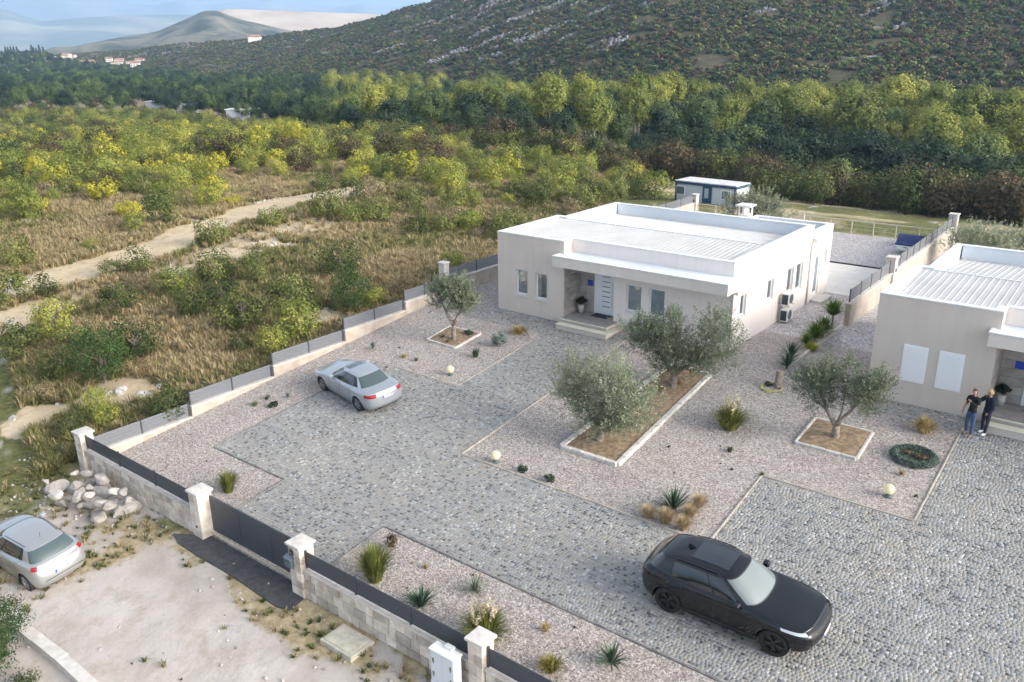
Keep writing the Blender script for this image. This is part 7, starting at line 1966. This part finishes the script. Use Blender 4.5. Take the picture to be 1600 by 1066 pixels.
    for v in bm.verts:
        n_ = .012 * sin(v.co.x * 9 + v.co.y * 7); q = 1.0 if not female else 1.18
        v.co = Vector((v.co.x * (.106 * q + n_), v.co.y * (.086 * q + n_), v.co.z * (.135 if not female else .145)))
    me_ = bpy.data.meshes.new('hair'); bm.to_mesh(me_); bm.free(); me_.materials.append(hair_mat); me_.polygons.foreach_set('use_smooth', [True] * len(me_.polygons)); link('hair', me_, Hd, sc=k)
    # hands: palm with five fingers
    for s, pts in ((1, arms['l']), (-1, arms['r'])):
        w = Vector(pts[-1][:3]) * k; e = Vector(pts[-2][:3]) * k; d_ = (w - e).normalized(); sd_ = d_.cross(Vector((1, 0, 0)) if abs(d_.x) < .8 else Vector((0, 0, 1))).normalized()
        up_ = d_.cross(sd_)
        Hh = MB(); Hh.tube([w - d_ * .01, w + d_ * .04, w + d_ * .08], [.026, .036, .032], 8)
        for i in range(4):
            b = w + d_ * .075 + sd_ * (i - 1.5) * .017; L = (.062, .072, .068, .054)[i]
            Hh.tube([b, b + d_ * L * .5 + up_ * .006, b + d_ * L * .85 + up_ * .022], [.009, .0085, .007], 5)
        b = w + d_ * .03 + sd_ * .03; Hh.tube([b, b + sd_ * .025 + d_ * .02, b + sd_ * .03 + d_ * .05], [.011, .010, .008], 5)
        Hh.build('hand', skin_m, root, smooth=True)
    return root
jeans = pmat('blue_jeans', (.035, .065, .14), (.07, .11, .20), .9, scale=14, coords='o'); dark_jeans = pmat('dark_jeans', (.012, .016, .03), (.03, .035, .055), .9, scale=14, coords='o')
tee = flat('black_tee', (.008, .008, .009), .9); navy = flat('navy_jacket', (.010, .014, .030), .85)
mp_ = G(1512, 681); 
man = person(mp_.x, mp_.y, radians(-115), 'person in black printed t-shirt and blue jeans standing with one hand raised to the chest', tee, jeans, flat('brown_shoes', (.22, .12, .08), .7), flat('short_hair', (.12, .06, .04), .8), 1.78,
             dict(l=[(.10, .22, 1.18, .045), (.22, .10, 1.30, .032), (.24, .05, 1.34, .028)], r=[(-.02, -.27, 1.16, .045), (.05, -.30, .92, .032), (.06, -.30, .88, .028)], lfoot=(.05, .02, .04), rfoot=(-.08, -.03, .0), turn=.2), 1.24, .25, head_tilt=.1)
m = MB().box(.124, .128, -.06, .05, 1.24, 1.30); m.build('shirt_print', flat('print_orange', (.45, .08, .03), .8), man)
wp_ = G(1538, 664)
woman = person(-3.42, 31.74, radians(-125), 'fair haired person in navy jacket and white trainers with an arm round the other person', navy, dark_jeans, flat('white_shoes', (.75, .75, .76), .6), flat('blond_hair', (.42, .31, .16), .7), 1.70,
             dict(l=[(.05, .25, 1.17, .048), (.14, .20, .95, .036), (.16, .18, .92, .03)], r=[(.16, -.25, 1.27, .048), (.38, -.17, 1.38, .036), (.42, -.15, 1.39, .03)], lfoot=(.10, .02, .06), rfoot=(-.05, -.03, .0), turn=-.3), .3, -.45, head_tilt=.45, female=True)
for a0, a1 in ((2.70, 2.78), (-2.70, -2.78)):
    link('bonnet_seam', np_mesh('bonnet_seam', S1.patch(a0, a1, 4.1, 5.85, 1, 16, .004).reshape(-1, 3), grid_faces(16, 1), seam), suv)
